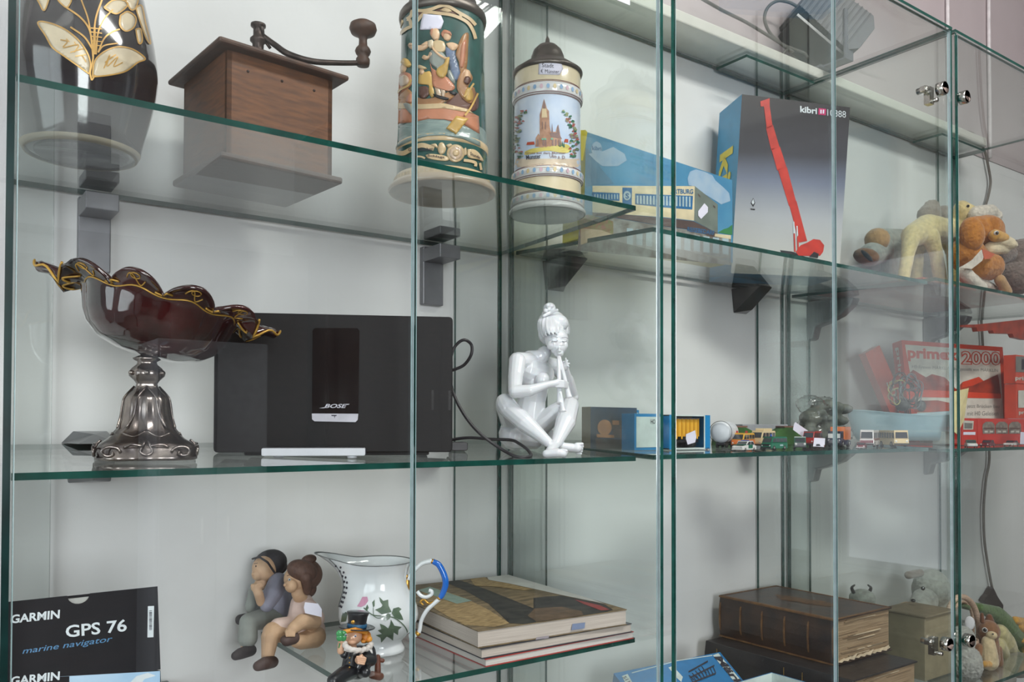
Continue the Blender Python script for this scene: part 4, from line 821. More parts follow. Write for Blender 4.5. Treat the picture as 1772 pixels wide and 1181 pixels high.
b = MB(); KC(b, M_TROU, (455, 715, 1.205, 88), (330, 720, 1.19, 78), (210, 745, 1.175, 66)); KC(b, M_TROU, (210, 745, 1.175, 66), (205, 860, 1.172, 72)); KC(b, M_TROU, (400, 700, 1.225, 70), (280, 680, 1.225, 60), (240, 640, 1.225, 50)); KC(b, M_TROU, (250, 520, 1.215, 40), (225, 640, 1.22, 40)); b.build('trousers', t, remesh=.0012, smooth=3)
b = MB(); KC(b, M_SKIN, (202, 890, 1.172, 46), (200, 930, 1.172, 46)); b.build('ankle', t)
b = MB(); KC(b, M_SHOE, (225, 950, 1.170, 44), (150, 975, 1.155, 42), (118, 990, 1.15, 34)); b.build('shoe', t, remesh=.001, smooth=3)
b = MB(); KC(b, M_SHOE, (185, 715, 1.225, 34), (150, 725, 1.222, 36), (145, 735, 1.222, 30)); b.build('shoe', t, remesh=.001, smooth=3)
b = MB(); KE(b, 264, 338, 1.168, 4, 7, 4, M_CAPM); KC(b, M_CAPM, (252, 320, 1.172, 2), (275, 316, 1.170, 2)); b.build('eye', t)
# girl
o = at(535, 1110, 1.12)
t = thing('clay_girl_figurine', 'clay figurine of a sitting girl in a pale pink dress with brown bun', 'figurine', (o.x, o.y, zz), 'clay children on the shelf edge')
m = M_SKIN; b = MB(); KE(b, 560, 430, 1.125, 92, 96, 92, m); KE(b, 520, 480, 1.112, 46, 50, 55, m); KE(b, 475, 475, 1.105, 13, 14, 13, m); KC(b, m, (570, 530, 1.12, 50), (590, 570, 1.125, 52))
KC(b, m, (680, 740, 1.105, 64), (600, 740, 1.085, 56), (535, 790, 1.075, 44)); KC(b, m, (535, 790, 1.075, 42), (510, 815, 1.075, 36))
for i in range(4): KC(b, m, (485+18*i, 810, 1.070, 11), (488+18*i, 845, 1.067, 10))
KC(b, m, (690, 850, 1.12, 84), (600, 885, 1.10, 60), (560, 880, 1.09, 52)); KC(b, m, (560, 800, 1.125, 80), (390, 820, 1.115, 78), (368, 850, 1.11, 66), (350, 1000, 1.105, 46))
b.build('body', t, remesh=.0011, smooth=3)
b = MB(); KE(b, 635, 400, 1.14, 112, 112, 108, M_HAIR); KE(b, 645, 500, 1.145, 60, 66, 70, M_HAIR); KE(b, 650, 290, 1.135, 56, 36, 45, M_HAIR, .2); KE(b, 600, 370, 1.115, 112, 78, 92, M_HAIR, -.35); KC(b, M_HAIR, (625, 420, 1.10, 40), (640, 520, 1.11, 30)); b.build('hair', t, remesh=.0011, smooth=2)
b = MB(); KC(b, M_PINK, (600, 620, 1.13, 88), (600, 720, 1.13, 108), (560, 780, 1.125, 96)); KC(b, M_PINK, (540, 780, 1.125, 80), (430, 785, 1.118, 72)); KC(b, M_PINK, (650, 640, 1.115, 62), (700, 720, 1.11, 66)); KC(b, M_PINK, (650, 760, 1.13, 96), (690, 800, 1.13, 80)); b.build('dress', t, remesh=.0012, smooth=3)
b = MB(); KC(b, M_SHOE2, (385, 1035, 1.10, 44), (330, 1045, 1.085, 48), (280, 1065, 1.08, 38)); b.build('shoe', t, remesh=.001, smooth=3)
b = MB(); KC(b, M_SHOE2, (535, 860, 1.078, 48), (490, 880, 1.072, 42), (475, 875, 1.072, 34)); b.build('shoe', t, remesh=.001, smooth=3)
b = MB(); KE(b, 508, 436, 1.0915, 9, 10, 6, M_GW); KE(b, 509, 437, 1.0890, 5, 6, 4, M_CAPM); KC(b, M_HAIR, (490, 408, 1.092, 2.5), (512, 402, 1.088, 2.5)); b.build('eye', t)
b = MB(); q = [at(*K(x, y, 1.0, 0)[:2], 1.082) for x, y in ((620, 600), (715, 610), (742, 650), (742, 708), (622, 680), (612, 640))]; b.add(q, [tuple(range(6))], M_TAG); o2 = b.build('price_tag', t, label='white paper price tag'); md = o2.modifiers.new('s', 'SOLIDIFY'); md.thickness = .0004

# white jug with leaf painting
jc = atz(655, 1127, zz); M_JUG = mat('jug_porcelain', (224, 228, 230), .12, var=.01, coat=.7)
va = atan2(jc.x, jc.y); rd = Vector((cos(va), -sin(va), 0)); a0 = atan2(-rd.y, -rd.x)      # spout points along -rd
JP = [(.0345, 0), (.0362, .002), (.0355, .006), (.0325, .011), (.0320, .015), (.0390, .022), (.0480, .032), (.0535, .043), (.0545, .052), (.0525, .063), (.0470, .075), (.0415, .086), (.0388, .096), (.0390, .106), (.0415, .115), (.0450, .122), (.0455, .1235)]
def jf(a, z):
    c_ = max(0.0, cos(a-a0)); k = max(0, (z-.050)/.0735); return 1+.80*(c_**9)*k**2.4+.10*c_**3*k
t = thing('jug', 'white porcelain jug painted with leaves, blue and gilt scroll handle', 'jug', jc)
vs = []; fs = []; NA = 96
def jp(r, z, a):
    k = max(0, (z-.085)/.0385)
    return jc+Vector((r*jf(a, z)*cos(a), r*jf(a, z)*sin(a), z+.013*k*max(0, cos(a-a0))**7))
prof = JP+[(.0435, .1225), (.0395, .115), (.0370, .106), (.0366, .096), (.040, .085), (.047, .07), (.051, .052), (.046, .035), (.001, .018)]
for r, z in prof:
    for j in range(NA): vs.append(jp(r, z, 2*pi*j/NA))
for i in range(len(prof)-1):
    for j in range(NA): k = (j+1) % NA; fs.append((i*NA+j, i*NA+k, (i+1)*NA+k, (i+1)*NA+j))
fs.append(tuple(range(NA))[::-1]); b = MB(); b.add(vs, fs, M_JUG, True); b.build('body', t)
b = MB(); M_RIML = mat('grey_rim_line', (110, 112, 112), .3)
b.tube([jp(.0457, .1236, 2*pi*j/72) for j in range(73)], .0007, M_RIML, 6, 0)
for da in (.34, -.5):
    b.tube([jp(r+.0006, z, a0+da*(.3+.7*(z-.06)/.06)) for r, z in JP[9:]], .0006, M_RIML, 6, 3)
for k in range(9):
    for s_ in (0, 1): z = .066+.006*k; b.ell(jp(Lathe((0, 0, 0), JP).rf(z)+.0006, z, a0+.28+.10*s_+.004*k), (.0014, .0014, .0018), M_INK, None, 6, 5)
b.build('line_painting', t)
SJ = Lathe(jc, JP); b = MB(); M_LEAF = mat('jug_leaf', (98, 116, 96), .3, rgb2=(76, 96, 78), vs=90, coat=.4); M_FLOW = mat('jug_flower', (206, 150, 176), .3, coat=.4)
def kk(x, y): return (380+x/4.2025, 900+y/4.2025)
def lf(pts, m): b.wrap(SJ, [kk(*p) for p in pts], m, .0006, 6, False)
lf([(1160, 560), (1190, 590), (1225, 580), (1228, 625), (1250, 670), (1215, 680), (1180, 690), (1150, 665), (1130, 655), (1175, 635), (1185, 620), (1168, 595)], M_LEAF); lf([(1250, 680), (1262, 645), (1300, 635), (1322, 650), (1305, 665), (1325, 700), (1335, 730), (1300, 725), (1270, 710)], M_LEAF); lf([(1245, 690), (1235, 720), (1205, 738), (1190, 725), (1200, 700), (1225, 680)], M_LEAF)
lf([(1245, 725), (1270, 770), (1325, 780), (1300, 800), (1295, 840), (1265, 820), (1260, 880), (1235, 860), (1215, 850), (1175, 895), (1170, 860), (1135, 840), (1180, 830), (1150, 805), (1175, 795), (1165, 755), (1200, 770), (1225, 790), (1240, 760)], M_LEAF)
lf([(1060, 650), (1075, 615), (1085, 640), (1075, 658)], M_LEAF); lf([(1110, 600), (1128, 580), (1128, 625), (1118, 640)], M_LEAF); lf([(890, 700), (905, 660), (935, 680), (920, 740), (885, 745)], M_LEAF)
lf([(1000, 630), (1020, 600), (1040, 560), (1075, 560), (1082, 590), (1060, 620), (1030, 635)], M_FLOW); lf([(1035, 590), (1055, 585), (1055, 605), (1040, 610)], M_ROSE); lf([(852, 790), (860, 765), (875, 775), (870, 800)], M_FLOW)
for pts, w in (([(1050, 640), (1110, 690), (1180, 700), (1260, 710), (1330, 760), (1365, 820), (1368, 880)], 2), ([(1110, 690), (1150, 715), (1200, 705)], 1.4), ([(1118, 640), (1120, 690)], 1), ([(1210, 850), (1225, 800)], 1)): b.stroke(SJ, [kk(*p) for p in pts], w, M_LEAF, .0008)
b.build('leaf_painting', t)
def hp(u, v): return at(u, v, jc.y-.00047*(u-655))
h = MB(); h.tube([hp(*p) for p in ((700, 1008), (708, 1000), (716, 989), (730, 976), (748, 971))], [.005, .0036, .0030, .0032, .0036], M_JUG, 12); h.tube([hp(*p) for p in ((722, 1024), (728, 1031), (737, 1034), (746, 1030), (747, 1024), (742, 1022))], .0026, M_JUG, 10); h.tube([hp(*p) for p in ((762, 1036), (750, 1046), (738, 1058), (729, 1075), (724, 1096), (708, 1102))], [.0030, .0032, .0030, .0028, .003, .004], M_JUG, 12); h.build('handle', t)
h = MB(); h.tube([hp(*p) for p in ((749, 972), (760, 979), (769, 997), (771, 1012), (766, 1028), (761, 1036))], [.0036, .0042, .0044, .0044, .0040, .0034], mat('cobalt_enamel', (30, 108, 204), .15, var=.03, coat=.6), 14); h.build('handle_arc', t, label='bright blue enamelled arc of the handle')
h = MB(); h.ell(hp(705, 1012), (.0065, .005, .0115), M_GOLD, None, 14, 10); h.ell(hp(702, 1000), (.005, .005, .005), M_GOLD, None, 12, 8); h.ell(hp(703, 1022), (.005, .005, .006), M_GOLD, None, 12, 8); h.ell(hp(749, 972), (.0045, .0035, .0035), M_GOLD, None, 10, 8); h.ell(hp(761, 1036), (.0040, .0035, .0035), M_GOLD, None, 10, 8)
h.build('gilding', t, label='gold painted boss'); h = MB(); h.tube([hp(*p) for p in ((766, 1036), (756, 1040), (742, 1045), (734, 1038), (728, 1042), (733, 1048))], [.0016, .0018, .002, .0016, .0018, .0012], M_GOLD, 8); h.tube([hp(*p) for p in ((748, 1048), (736, 1062), (727, 1080), (723, 1098))], .0018, M_GOLD, 8); h.ell(hp(723, 1097), (.0042, .004, .0040), M_GOLD, None, 10, 8)
h.build('gilding', t, label='gold painted scrolls')

# chimney sweep figurine
ys = .965; o = at(622, 1160, ys); t = thing('chimney_sweep_figurine', 'small chimney sweep figurine with black top hat and clover', 'figurine', (o.x, o.y, zz))
M_SW = mat('sweep_black', (30, 32, 38), .35, var=.1, coat=.4); M_FLS = mat('sweep_skin', (226, 178, 146), .35, var=.04, coat=.3); M_BLO = mat('sweep_blond', (226, 160, 60), .4, rgb2=(206, 120, 40), vs=150, bump=.3, bs=300); M_CLO = mat('clover_green', (62, 146, 86), .4, coat=.3); M_SCF = mat('white_scarf', (222, 214, 208), .5, bump=.3, bs=400); M_LAD = mat('ladder_brown', (108, 62, 46), .5)
b = MB(); KE(b, 965, 850, ys, 72, 62, 64, M_FLS); KE(b, 960, 885, ys-.006, 40, 26, 40, M_FLS); KE(b, 962, 862, ys-.020, 12, 11, 10, M_FLS); KC(b, M_FLS, (960, 910, ys, 34), (965, 960, ys, 40)); KC(b, M_FLS, (880, 955, ys-.008, 26), (885, 890, ys-.008, 24)); KE(b, 885, 880, ys-.010, 22, 26, 22, M_FLS); b.build('body', t, remesh=.0008, smooth=2)
b = MB(); M_ = M_FLS; KE(b, 1025, 1020, ys-.022, 42, 34, 26, M_)
for i in range(4): KC(b, M_, (1000+2*i, 998+15*i, ys-.026, 8), (1062-4*i, 1008+14*i, ys-.028, 8))
KC(b, M_, (1010, 1000, ys-.024, 9), (1035, 985, ys-.026, 8)); b.build('hand', t, remesh=.0006, smooth=1)
b = MB(); KE(b, 1060, 850, ys+.002, 42, 48, 46, M_BLO); KE(b, 1085, 870, ys-.004, 26, 26, 28, M_BLO); KE(b, 1045, 885, ys-.006, 18, 14, 18, M_BLO); KC(b, M_BLO, (905, 815, ys-.012, 16), (985, 800, ys-.014, 18), (1060, 820, ys-.01, 16)); b.build('hair', t, remesh=.0008, smooth=1)
pcn = at(*K(998, 790, ys, 0)[:3]); kp_ = ppm(pcn)*4.2025; HM = Matrix.Translation(pcn) @ Matrix.Rotation(radians(5), 4, 'Y')
b = MB(); b.lathe((0, 0, 0), [(q/kp_, z/kp_) for q, z in ((50, -8), (128, 4), (132, 10), (126, 14), (80, 6), (68, 4), (66, 40), (72, 88), (82, 112), (80, 118), (.1, 122))], M_SW, 32, HM, caps=False); b.build('hat', t)
b = MB(); b.lathe((0, 0, 0), [(70/kp_, 8/kp_), (72/kp_, 9/kp_), (71/kp_, 36/kp_), (69/kp_, 37/kp_)], mat('hat_band_blue', (40, 92, 128), .4), 32, HM, caps=False); b.build('hat_band', t, label='blue hat band')
b = MB(); KE(b, 970, 745, ys-.0175, 14, 14, 4, M_GOLD); b.build('buckle', t)
b = MB(); KE(b, 918, 838, ys-.0225, 8, 9, 5, M_GW); KE(b, 988, 846, ys-.024, 8, 9, 5, M_GW); KE(b, 919, 840, ys-.0240, 5, 6, 4, mat('eye_blue', (50, 60, 110), .2)); KE(b, 988, 848, ys-.0255, 5, 6, 4, MATS['eye_blue']); b.build('eyes', t)
b = MB(); KC(b, M_SW, (1010, 1010, ys+.003, 98), (1000, 1060, ys, 100)); KC(b, M_SW, (960, 1000, ys-.004, 60), (940, 1085, ys-.008, 56)); KC(b, M_SW, (1080, 960, ys+.004, 56), (1100, 1020, ys-.004, 46), (1050, 1020, ys-.016, 34)); KC(b, M_SW, (930, 940, ys+.002, 40), (905, 980, ys-.006, 30)); b.build('coat', t, remesh=.0009, smooth=2)
b = MB(); KC(b, M_SW, (980, 1090, ys, 64), (900, 1125, ys-.02, 58), (830, 1170, ys-.03, 50)); KC(b, M_SW, (830, 1170, ys-.03, 48), (820, 1300, ys-.032, 40)); KC(b, M_SW, (1020, 1090, ys-.004, 60), (1060, 1110, ys-.02, 40)); b.build('trousers', t, remesh=.0009, smooth=2)
b = MB()
for k in range(16): a = k/15*pi; KE(b, 1005-95*cos(a), 900+48*sin(a)+6*(k % 2), ys-.012-.010*sin(a), 22, 20, 18, M_SCF)
KE(b, 960, 945, ys-.02, 60, 18, 16, M_SCF); b.build('scarf', t, remesh=.0009, smooth=1)
b = MB()
for dx, dy in ((-14, -16), (14, -14), (-12, 14), (14, 14)): KE(b, 885+dx, 845+dy, ys-.014, 24, 26, 10, M_CLO)
KC(b, M_CLO, (885, 860, ys-.012, 6), (868, 930, ys-.01, 5)); b.build('clover', t)
b = MB()
for y in (975, 1010, 1045): KE(b, 945, y+30, ys-.0225, 6, 6, 4, M_GOLD)
b.build('button', t)
b = MB(); KC(b, M_LAD, (1150, 1000, ys+.008, 20), (1150, 1130, ys+.004, 24)); KC(b, M_LAD, (1100, 1010, ys+.012, 16), (1185, 1025, ys+.006, 16)); KC(b, M_LAD, (1110, 1130, ys, 28), (1165, 1140, ys-.002, 30)); b.build('ladder', t, label='brown clay ladder piece beside the coat')

# stack of magazines
BA = radians(-4); M_PAGE = mat('magazine_pages', (206, 196, 186), .7, rgb2=(180, 168, 158), vs=30, stretch=(.4, .4, 60)); M_PAGE2 = mat('book_pages_pale', (216, 212, 206), .7, rgb2=(196, 190, 184), vs=30, stretch=(.4, .4, 60))
def book(name, lab, x, y, z, w, d, h, ang, pages, cover, th=.0012, group='magazines stacked on the short shelf'):
    o_ = Vector((x, y, z)); M = Matrix.Translation(o_) @ Matrix.Rotation(ang, 4, 'Z'); t = thing(name, lab, 'magazine', o_, group)
    b = MB(M); b.box((w/2, d/2, h/2), (w-.002, d-.003, h-2*th-.0004), pages); b.build('pages', t)
    b = MB(M); b.box((w/2, d/2, h-th/2), (w, d, th), cover); b.box((w/2, d/2, th/2), (w, d, th), cover); b.build('cover', t, bevel=.0003); return t, M
bt1, _ = book('magazine', 'thin white magazine with red cover at the bottom of the magazine stack', .605, .897, zz, .258, .325, .0105, BA*.2, M_PAGE2, mat('cover_red', (176, 62, 58), .35, coat=.3))
bt2, _ = book('magazine', 'middle magazine of the stack, with a dark blue-grey cover', .600, .899, zz+.0107, .256, .325, .0130, BA*.5, M_PAGE, mat('cover_dark', (58, 60, 68), .35, coat=.3))
zt = zz+.0240; o_ = atz(827, 1092, zz+.047); bt3, MB3 = book('magazine', 'thick top magazine with a grassy hillside picture on the cover', o_.x, o_.y, zt, .246, .325, .0225, BA, M_PAGE, mat('cover_olive', (140, 122, 94), .6, rgb2=(98, 86, 68), vs=35, stretch=(1, 3, 1), spec=.25))
TP = Plane((0, 0, zt+.0225), (0, 0, 1)); b = MB()
def k3(x, y): return (700+x/3.852, 900+y/3.852)
M_C1 = mat('cover_sky', (206, 206, 200), .6, coat=0, spec=.25, var=.03); M_C2 = mat('cover_hill', (70, 68, 64), .6, rgb2=(48, 48, 48), vs=60, coat=0, spec=.25); M_C3 = mat('cover_straw', (182, 156, 112), .6, rgb2=(132, 110, 76), vs=80, stretch=(1, 4, 1), coat=0, spec=.25); M_C4 = mat('cover_teal', (150, 172, 160), .6, coat=0, spec=.25); M_C5 = mat('cover_redmark', (150, 72, 70), .6, coat=0, spec=.25); M_C6 = mat('cover_brown', (112, 92, 74), .6, rgb2=(88, 74, 60), vs=60, coat=0, spec=.25)  # the darkest tone is the hill printed on the cover
def p3(pts, m, l=.0003):
    P = [MB3.inverted() @ TP.pt(*k3(*p), l) for p in pts]              # keep the print inside the cover's edges
    for ax, lim, sg_ in ((0, .001, 1), (0, .245, -1), (1, .001, 1), (1, .324, -1)):
        Q = []
        for i, q in enumerate(P):
            p_ = P[i-1]; ip = (p_[ax]-lim)*sg_ >= 0; iq = (q[ax]-lim)*sg_ >= 0
            if ip != iq: Q.append(p_+(q-p_)*((lim-p_[ax])/(q[ax]-p_[ax])))
            if iq: Q.append(q)
        P = Q
    if len(P) > 2:
        P = [MB3 @ q for q in P]
        from mathutils.geometry import tessellate_polygon
        b.add(P, [tuple(t3) if (P[t3[1]]-P[t3[0]]).cross(P[t3[2]]-P[t3[0]]).z > 0 else tuple(t3)[::-1] for t3 in tessellate_polygon([P])], m)
p3([(525, 330), (700, 322), (760, 345), (1110, 480), (1335, 560), (1040, 500), (870, 462), (700, 425), (560, 400)], M_C1); p3([(420, 370), (520, 372), (560, 402), (700, 427), (860, 464), (800, 470), (600, 445), (470, 440)], M_C3, .0006)
p3([(310, 388), (420, 420), (560, 470), (860, 590), (880, 700), (700, 690), (560, 560), (400, 470), (280, 420)], M_C2); p3([(110, 460), (250, 470), (400, 520), (560, 600), (700, 690), (600, 715), (400, 700), (280, 640), (150, 560)], M_C3)
p3([(860, 520), (1040, 505), (1330, 562), (1390, 600), (1250, 650), (1210, 655), (1050, 640), (860, 590)], M_C2); p3([(870, 590), (1050, 580), (1180, 610), (1200, 650), (1020, 680), (900, 690), (820, 640)], M_C6, .0006); p3([(1130, 530), (1300, 570), (1370, 600), (1310, 605), (1190, 560)], M_C5, .0006); p3([(90, 470), (170, 446), (450, 540), (350, 560)], M_C4, .0006)
b.build('cover_picture', bt3)
FR = Plane(MB3.translation, MB3.to_3x3() @ Vector((0, -1, 0))); b = MB(); b.poly(FR, [k3(1120, 695), (700+1205/3.852, 900+685/3.852), k3(1200, 725), k3(1112, 738)], mat('edge_tab_blue', (128, 142, 172), .6), .0006); b.build('index_tab', bt3); b = MB(); b.poly(FR, [k3(880, 785), k3(965, 772), k3(960, 790), k3(872, 803)], mat('edge_tab_grey', (160, 152, 158), .6), .0006); b.build('index_tab', bt3)
# ------------------------------------------------------------------ second cabinet, upper shelf: two kit boxes
def boxpx(name, lab, cat, pl_, corners, depth, back, face, side, group=None, z0=None):
    """carton whose front face has the given pixel corners TL, TR, BR, BL on a plane and goes back by depth"""
    F = [pl_.pt(*c) for c in corners]
    if z0 is not None:
        for k in (2, 3): F[k].z = z0
    Bk = [p+back*depth for p in F]; c = sum(F+Bk, Vector())/8
    t = thing(name, lab, cat, (c.x, c.y, min(p.z for p in F)), group)
    b = MB(); b.add(F+Bk, [(0, 1, 2, 3)[::-1]], face); b.add(F+Bk, [(4, 5, 6, 7), (0, 4, 5, 1)[::-1], (3, 2, 6, 7)[::-1]], side); b.add(F+Bk, [(0, 3, 7, 4), (1, 5, 6, 2)], side)
    return t, b, F, Bk
# tall box with the red crane
kn = Vector((-.42, -.9075, 0)); KPL = Plane(at(1265, 486, 1.138), kn); kb = Vector((.42, .9075, 0))
M_KG = gradmat('crane_box_sky', [(0, (196, 196, 186)), (.30, (170, 174, 178)), (.48, (116, 124, 142)), (.62, (66, 67, 74)), (1, (46, 43, 43))], 2, .3, 0, .41)
M_KBL = mat('kit_blue', (0, 140, 190), .35, var=.04, coat=.3); M_KYE = mat('kit_yellow', (226, 206, 20), .35, var=.03, coat=.3); M_CRN = mat('crane_red', (202, 62, 50), .35, rgb2=(178, 52, 44), vs=60, coat=.2); M_KDK = mat('print_dark', (44, 44, 48), .35, coat=.2); M_KMG = mat('print_magenta', (206, 40, 110), .35)
KF = [(1284, 163), (1471, 186), (1452, 502), (1265, 486)]
t, b, F, Bk = boxpx('crane_kit_box', 'tall dark kit box with a red crane and a blue side', 'box', KPL, KF, .108, kb, M_KG, M_KBL, None, shz('B1', 1.15)+.001)
b.build('carton', t)
def k7(x, y): return (1140+x/2.804, y/2.804)
def k8(x, y): return (1240+x/5.367, 380+y/5.367)
b = MB()
for P_ in ([k7(493, 492), k7(538, 477), k7(538, 515), k7(495, 517)], [k7(510, 515), k7(538, 512), k7(552, 612), k7(524, 625)], [k7(520, 620), k7(554, 606), k7(586, 715), k7(546, 730)], [k7(546, 722), k7(588, 712), k7(620, 812), k7(575, 828)], [k7(578, 822), k7(622, 812), k7(668, 985), k7(632, 1000)], [k7(632, 990), k7(668, 975), k7(720, 1170), k7(682, 1178)]): b.poly(KPL, P_, M_CRN, .0006)
b.poly(KPL, [k8(842, 215), k8(900, 182), k8(960, 190), k8(1000, 240), k8(990, 300), k8(960, 340), k8(905, 320), k8(860, 340), k8(760, 335), k8(735, 300), k8(780, 240)], M_CRN, .0009)
for P_ in ([k8(715, 130), k8(728, 130), k8(735, 300), k8(722, 300)], [k8(748, 160), k8(762, 160), k8(765, 270), k8(752, 280)]): b.poly(KPL, P_, M_CRN, .0012)
b.build('crane_boom', t, label='red telescopic crane picture'); b = MB()
for P_ in ([k8(712, 20), k8(722, 20), k8(727, 130), k8(714, 130)], [k8(742, 60), k8(752, 60), k8(758, 150), k8(748, 155)]): b.poly(KPL, P_, M_GW, .0012)
b.poly(KPL, [k8(590, 285), k8(700, 298), k8(820, 345), k8(1060, 392), k8(1060, 420), k8(830, 378), k8(600, 310)], M_KDK, .0005); b.poly(KPL, [k8(860, 345), k8(905, 300), k8(950, 320), k8(940, 360)], M_KDK, .0012)
b.poly(KPL, [k7(446, 985), k7(458, 960), k7(468, 985), k7(458, 1005)], M_KDK, .0006); b.poly(KPL, [k7(450, 983), k7(458, 966), k7(464, 985), k7(457, 994)], M_GW, .0009); b.poly(KPL, [k7(445, 1012), k7(468, 1014), k7(466, 1020), k7(446, 1018)], M_KDK, .0006)
b.text(KPL, 'kibri', M_GW, k7(686, 545), k7(768, 555), k7(686, 514), .0006, .03); b.poly(KPL, [k7(776, 525), k7(812, 529), k7(810, 560), k7(774, 556)], M_KMG, .0005)
for q in (0, 1): b.poly(KPL, [k7(784+12*q, 532), k7(791+12*q, 533), k7(790+12*q, 552), k7(783+12*q, 551)], M_TAG, .0009)
b.text(KPL, '10888', M_GW, k7(818, 562), k7(908, 572), k7(818, 530), .0006, .0)
b.build('crane_picture', t)
b = MB(); vs_, fs_ = glyphs('kibri', .03, 0); x0_ = min(v.x for v in vs_); x1_ = max(v.x for v in vs_); y0_ = min(v.y for v in vs_); y1_ = max(v.y for v in vs_)
def sd(s_, h_): return F[3]+(F[0]-F[3])*h_+(Bk[0]-F[0])*s_
b.add([sd(.84-.60*(v.y-y0_)/(y1_-y0_), .735-.52*(v.x-x0_)/(x1_-x0_))+Vector((-.9075, .42, 0))*.0008 for v in vs_], fs_, M_KYE)
b.build('side_letters', t, label='big yellow letters on the blue side')
# blue box with the bus station
WP = Plane((0, 1.045, 0), (0, 1, 0)); M_WB = mat('station_sky', (92, 152, 184), .35, rgb2=(70, 132, 170), vs=10, coat=.3); M_WCL = mat('cloud_print', (168, 188, 204), .4, rgb2=(144, 174, 200), vs=40, coat=.2); M_WC = mat('station_cream', (222, 208, 172), .35, coat=.2); M_WG = mat('station_grey', (118, 128, 120), .35, coat=.2); M_WW = mat('station_window', (52, 112, 158), .35, coat=.2); M_WST = mat('window_pale', (172, 192, 198), .35); M_ROOF = mat('station_roof', (92, 78, 74), .4); M_HILL = mat('hill_green', (66, 132, 84), .4); M_PAVE = mat('pave_tan', (188, 170, 140), .4)
zB = shz('B1', 1.05)+.001
t, b, F, Bk = boxpx('station_kit_box', 'long blue kit box picturing a cream bus station building', 'box', WP, [(1014, 228), (1267, 312), (1268, 486), (1010, 412)], .055, Vector((0, 1, 0)), M_WB, M_KYE, None, zB)
b.build('carton', t)
def w3(x, y): return (960+x/5.135, 200+y/5.135)
b = MB()
def wp(pts, m, l=.0004): b.poly(WP, [w3(*p) for p in pts], m, l)
wp([(1180, 560), (1200, 500), (1255, 478), (1330, 500), (1400, 530), (1430, 580), (1500, 640), (1550, 690), (1560, 760), (1480, 790), (1400, 740), (1300, 680), (1240, 630), (1190, 620)], M_WCL)
wp([(300, 340), (420, 320), (520, 280), (620, 340), (640, 400), (560, 450), (420, 450), (360, 400)], M_WCL); wp([(275, 290), (300, 300), (420, 480), (530, 610), (340, 620), (275, 640)], M_WST if 0 else mat('sky_dull_print', (88, 132, 160), .4), .0003)  # second patch is a duller blue printed in the sky
wp([(335, 625), (1245, 628), (1238, 935), (985, 905), (335, 860)], M_WC); wp([(1245, 628), (1448, 790), (1448, 1050), (1238, 935)], M_WG, .0005)
wp([(335, 680), (575, 690), (575, 760), (335, 745)], M_WW, .0007); wp([(715, 695), (1228, 715), (1222, 836), (1000, 820), (715, 790)], M_WW, .0007)
for i in range(9): x = 352+i*25; wp([(x, 700), (x+10, 700), (x+10, 745), (x, 742)], M_WST, .001)
for i in range(17): x = 728+i*29; wp([(x, 712+i*.6), (x+15, 712+i*.6), (x+15, 785+i*1.8), (x, 783+i*1.8)], M_WST, .001)
wp([(602, 640), (686, 643), (684, 820), (602, 810)], M_WW, .0008)
q = [(643+34*cos(a), 712+42*sin(a)) for a in [2*pi*j/16 for j in range(16)]]; wp(q, M_WST, .0011); b.text(WP, 'S', M_WW, w3(628, 738), w3(660, 740), w3(628, 690), .0014, .03)
b.text(WP, 'ARTBURG', M_WW, w3(1030, 695), w3(1230, 698), w3(1030, 652), .0010, .02)
wp([(335, 860), (985, 910), (1235, 940), (1448, 1050), (1440, 1090), (1180, 1010), (980, 985), (520, 905), (335, 890)], M_ROOF, .0008)
wp([(335, 900), (520, 910), (990, 990), (1180, 1015), (1420, 1075), (1565, 1100), (1565, 1330), (200, 1200), (225, 900)], mat('arcade_print', (150, 152, 146), .4, rgb2=(112, 104, 96), vs=60), .0005)
b.text(WP, 'REISEBEDARF', M_WW, w3(1180, 1030), w3(1420, 1065), w3(1180, 990), .0012, .01)
for i in range(11): x = 640+i*85; wp([(x, 1000+i*9), (x+55, 1006+i*9), (x+55, 1150+i*9), (x, 1140+i*9)], M_WST, .0009)
wp([(210, 900), (300, 880), (520, 940), (520, 1060), (230, 1110)], mat('flower_print', (148, 96, 84), .5, rgb2=(120, 128, 76), vs=150), .0009); wp([(230, 1000), (420, 1020), (520, 1060), (230, 1150)], M_PAVE, .0011)
wp([(1450, 1040), (1500, 1010), (1540, 1000), (1578, 970), (1578, 1060), (1560, 1060)], M_HILL, .0006); wp([(1425, 1050), (1565, 1065), (1565, 1100), (1420, 1075)], M_WC, .0010)
q = [(372+48*cos(a), 298+66*sin(a)) for a in [2*pi*j/18 for j in range(18)]]; wp(q, M_WCL, .0006); b.text(WP, 'kibri', M_WW, w3(332, 306), w3(414, 312), w3(332, 270), .0009, .02)
wp([(230, 130), (275, 128), (290, 150), (250, 400), (235, 400)], M_KYE, .0007)
wp([(1272, 690), (1294, 715), (1294, 730), (1272, 708)], M_ROOF, .0008); wp([(1408, 795), (1426, 810), (1426, 825), (1408, 810)], M_ROOF, .0008)
b.build('station_picture', t)
b = MB(); wp([(1275, 850), (1330, 780), (1362, 815), (1360, 860), (1300, 920), (1275, 890)], M_TAG, .0015); b.build('price_tag', t, label='white paper price tag')

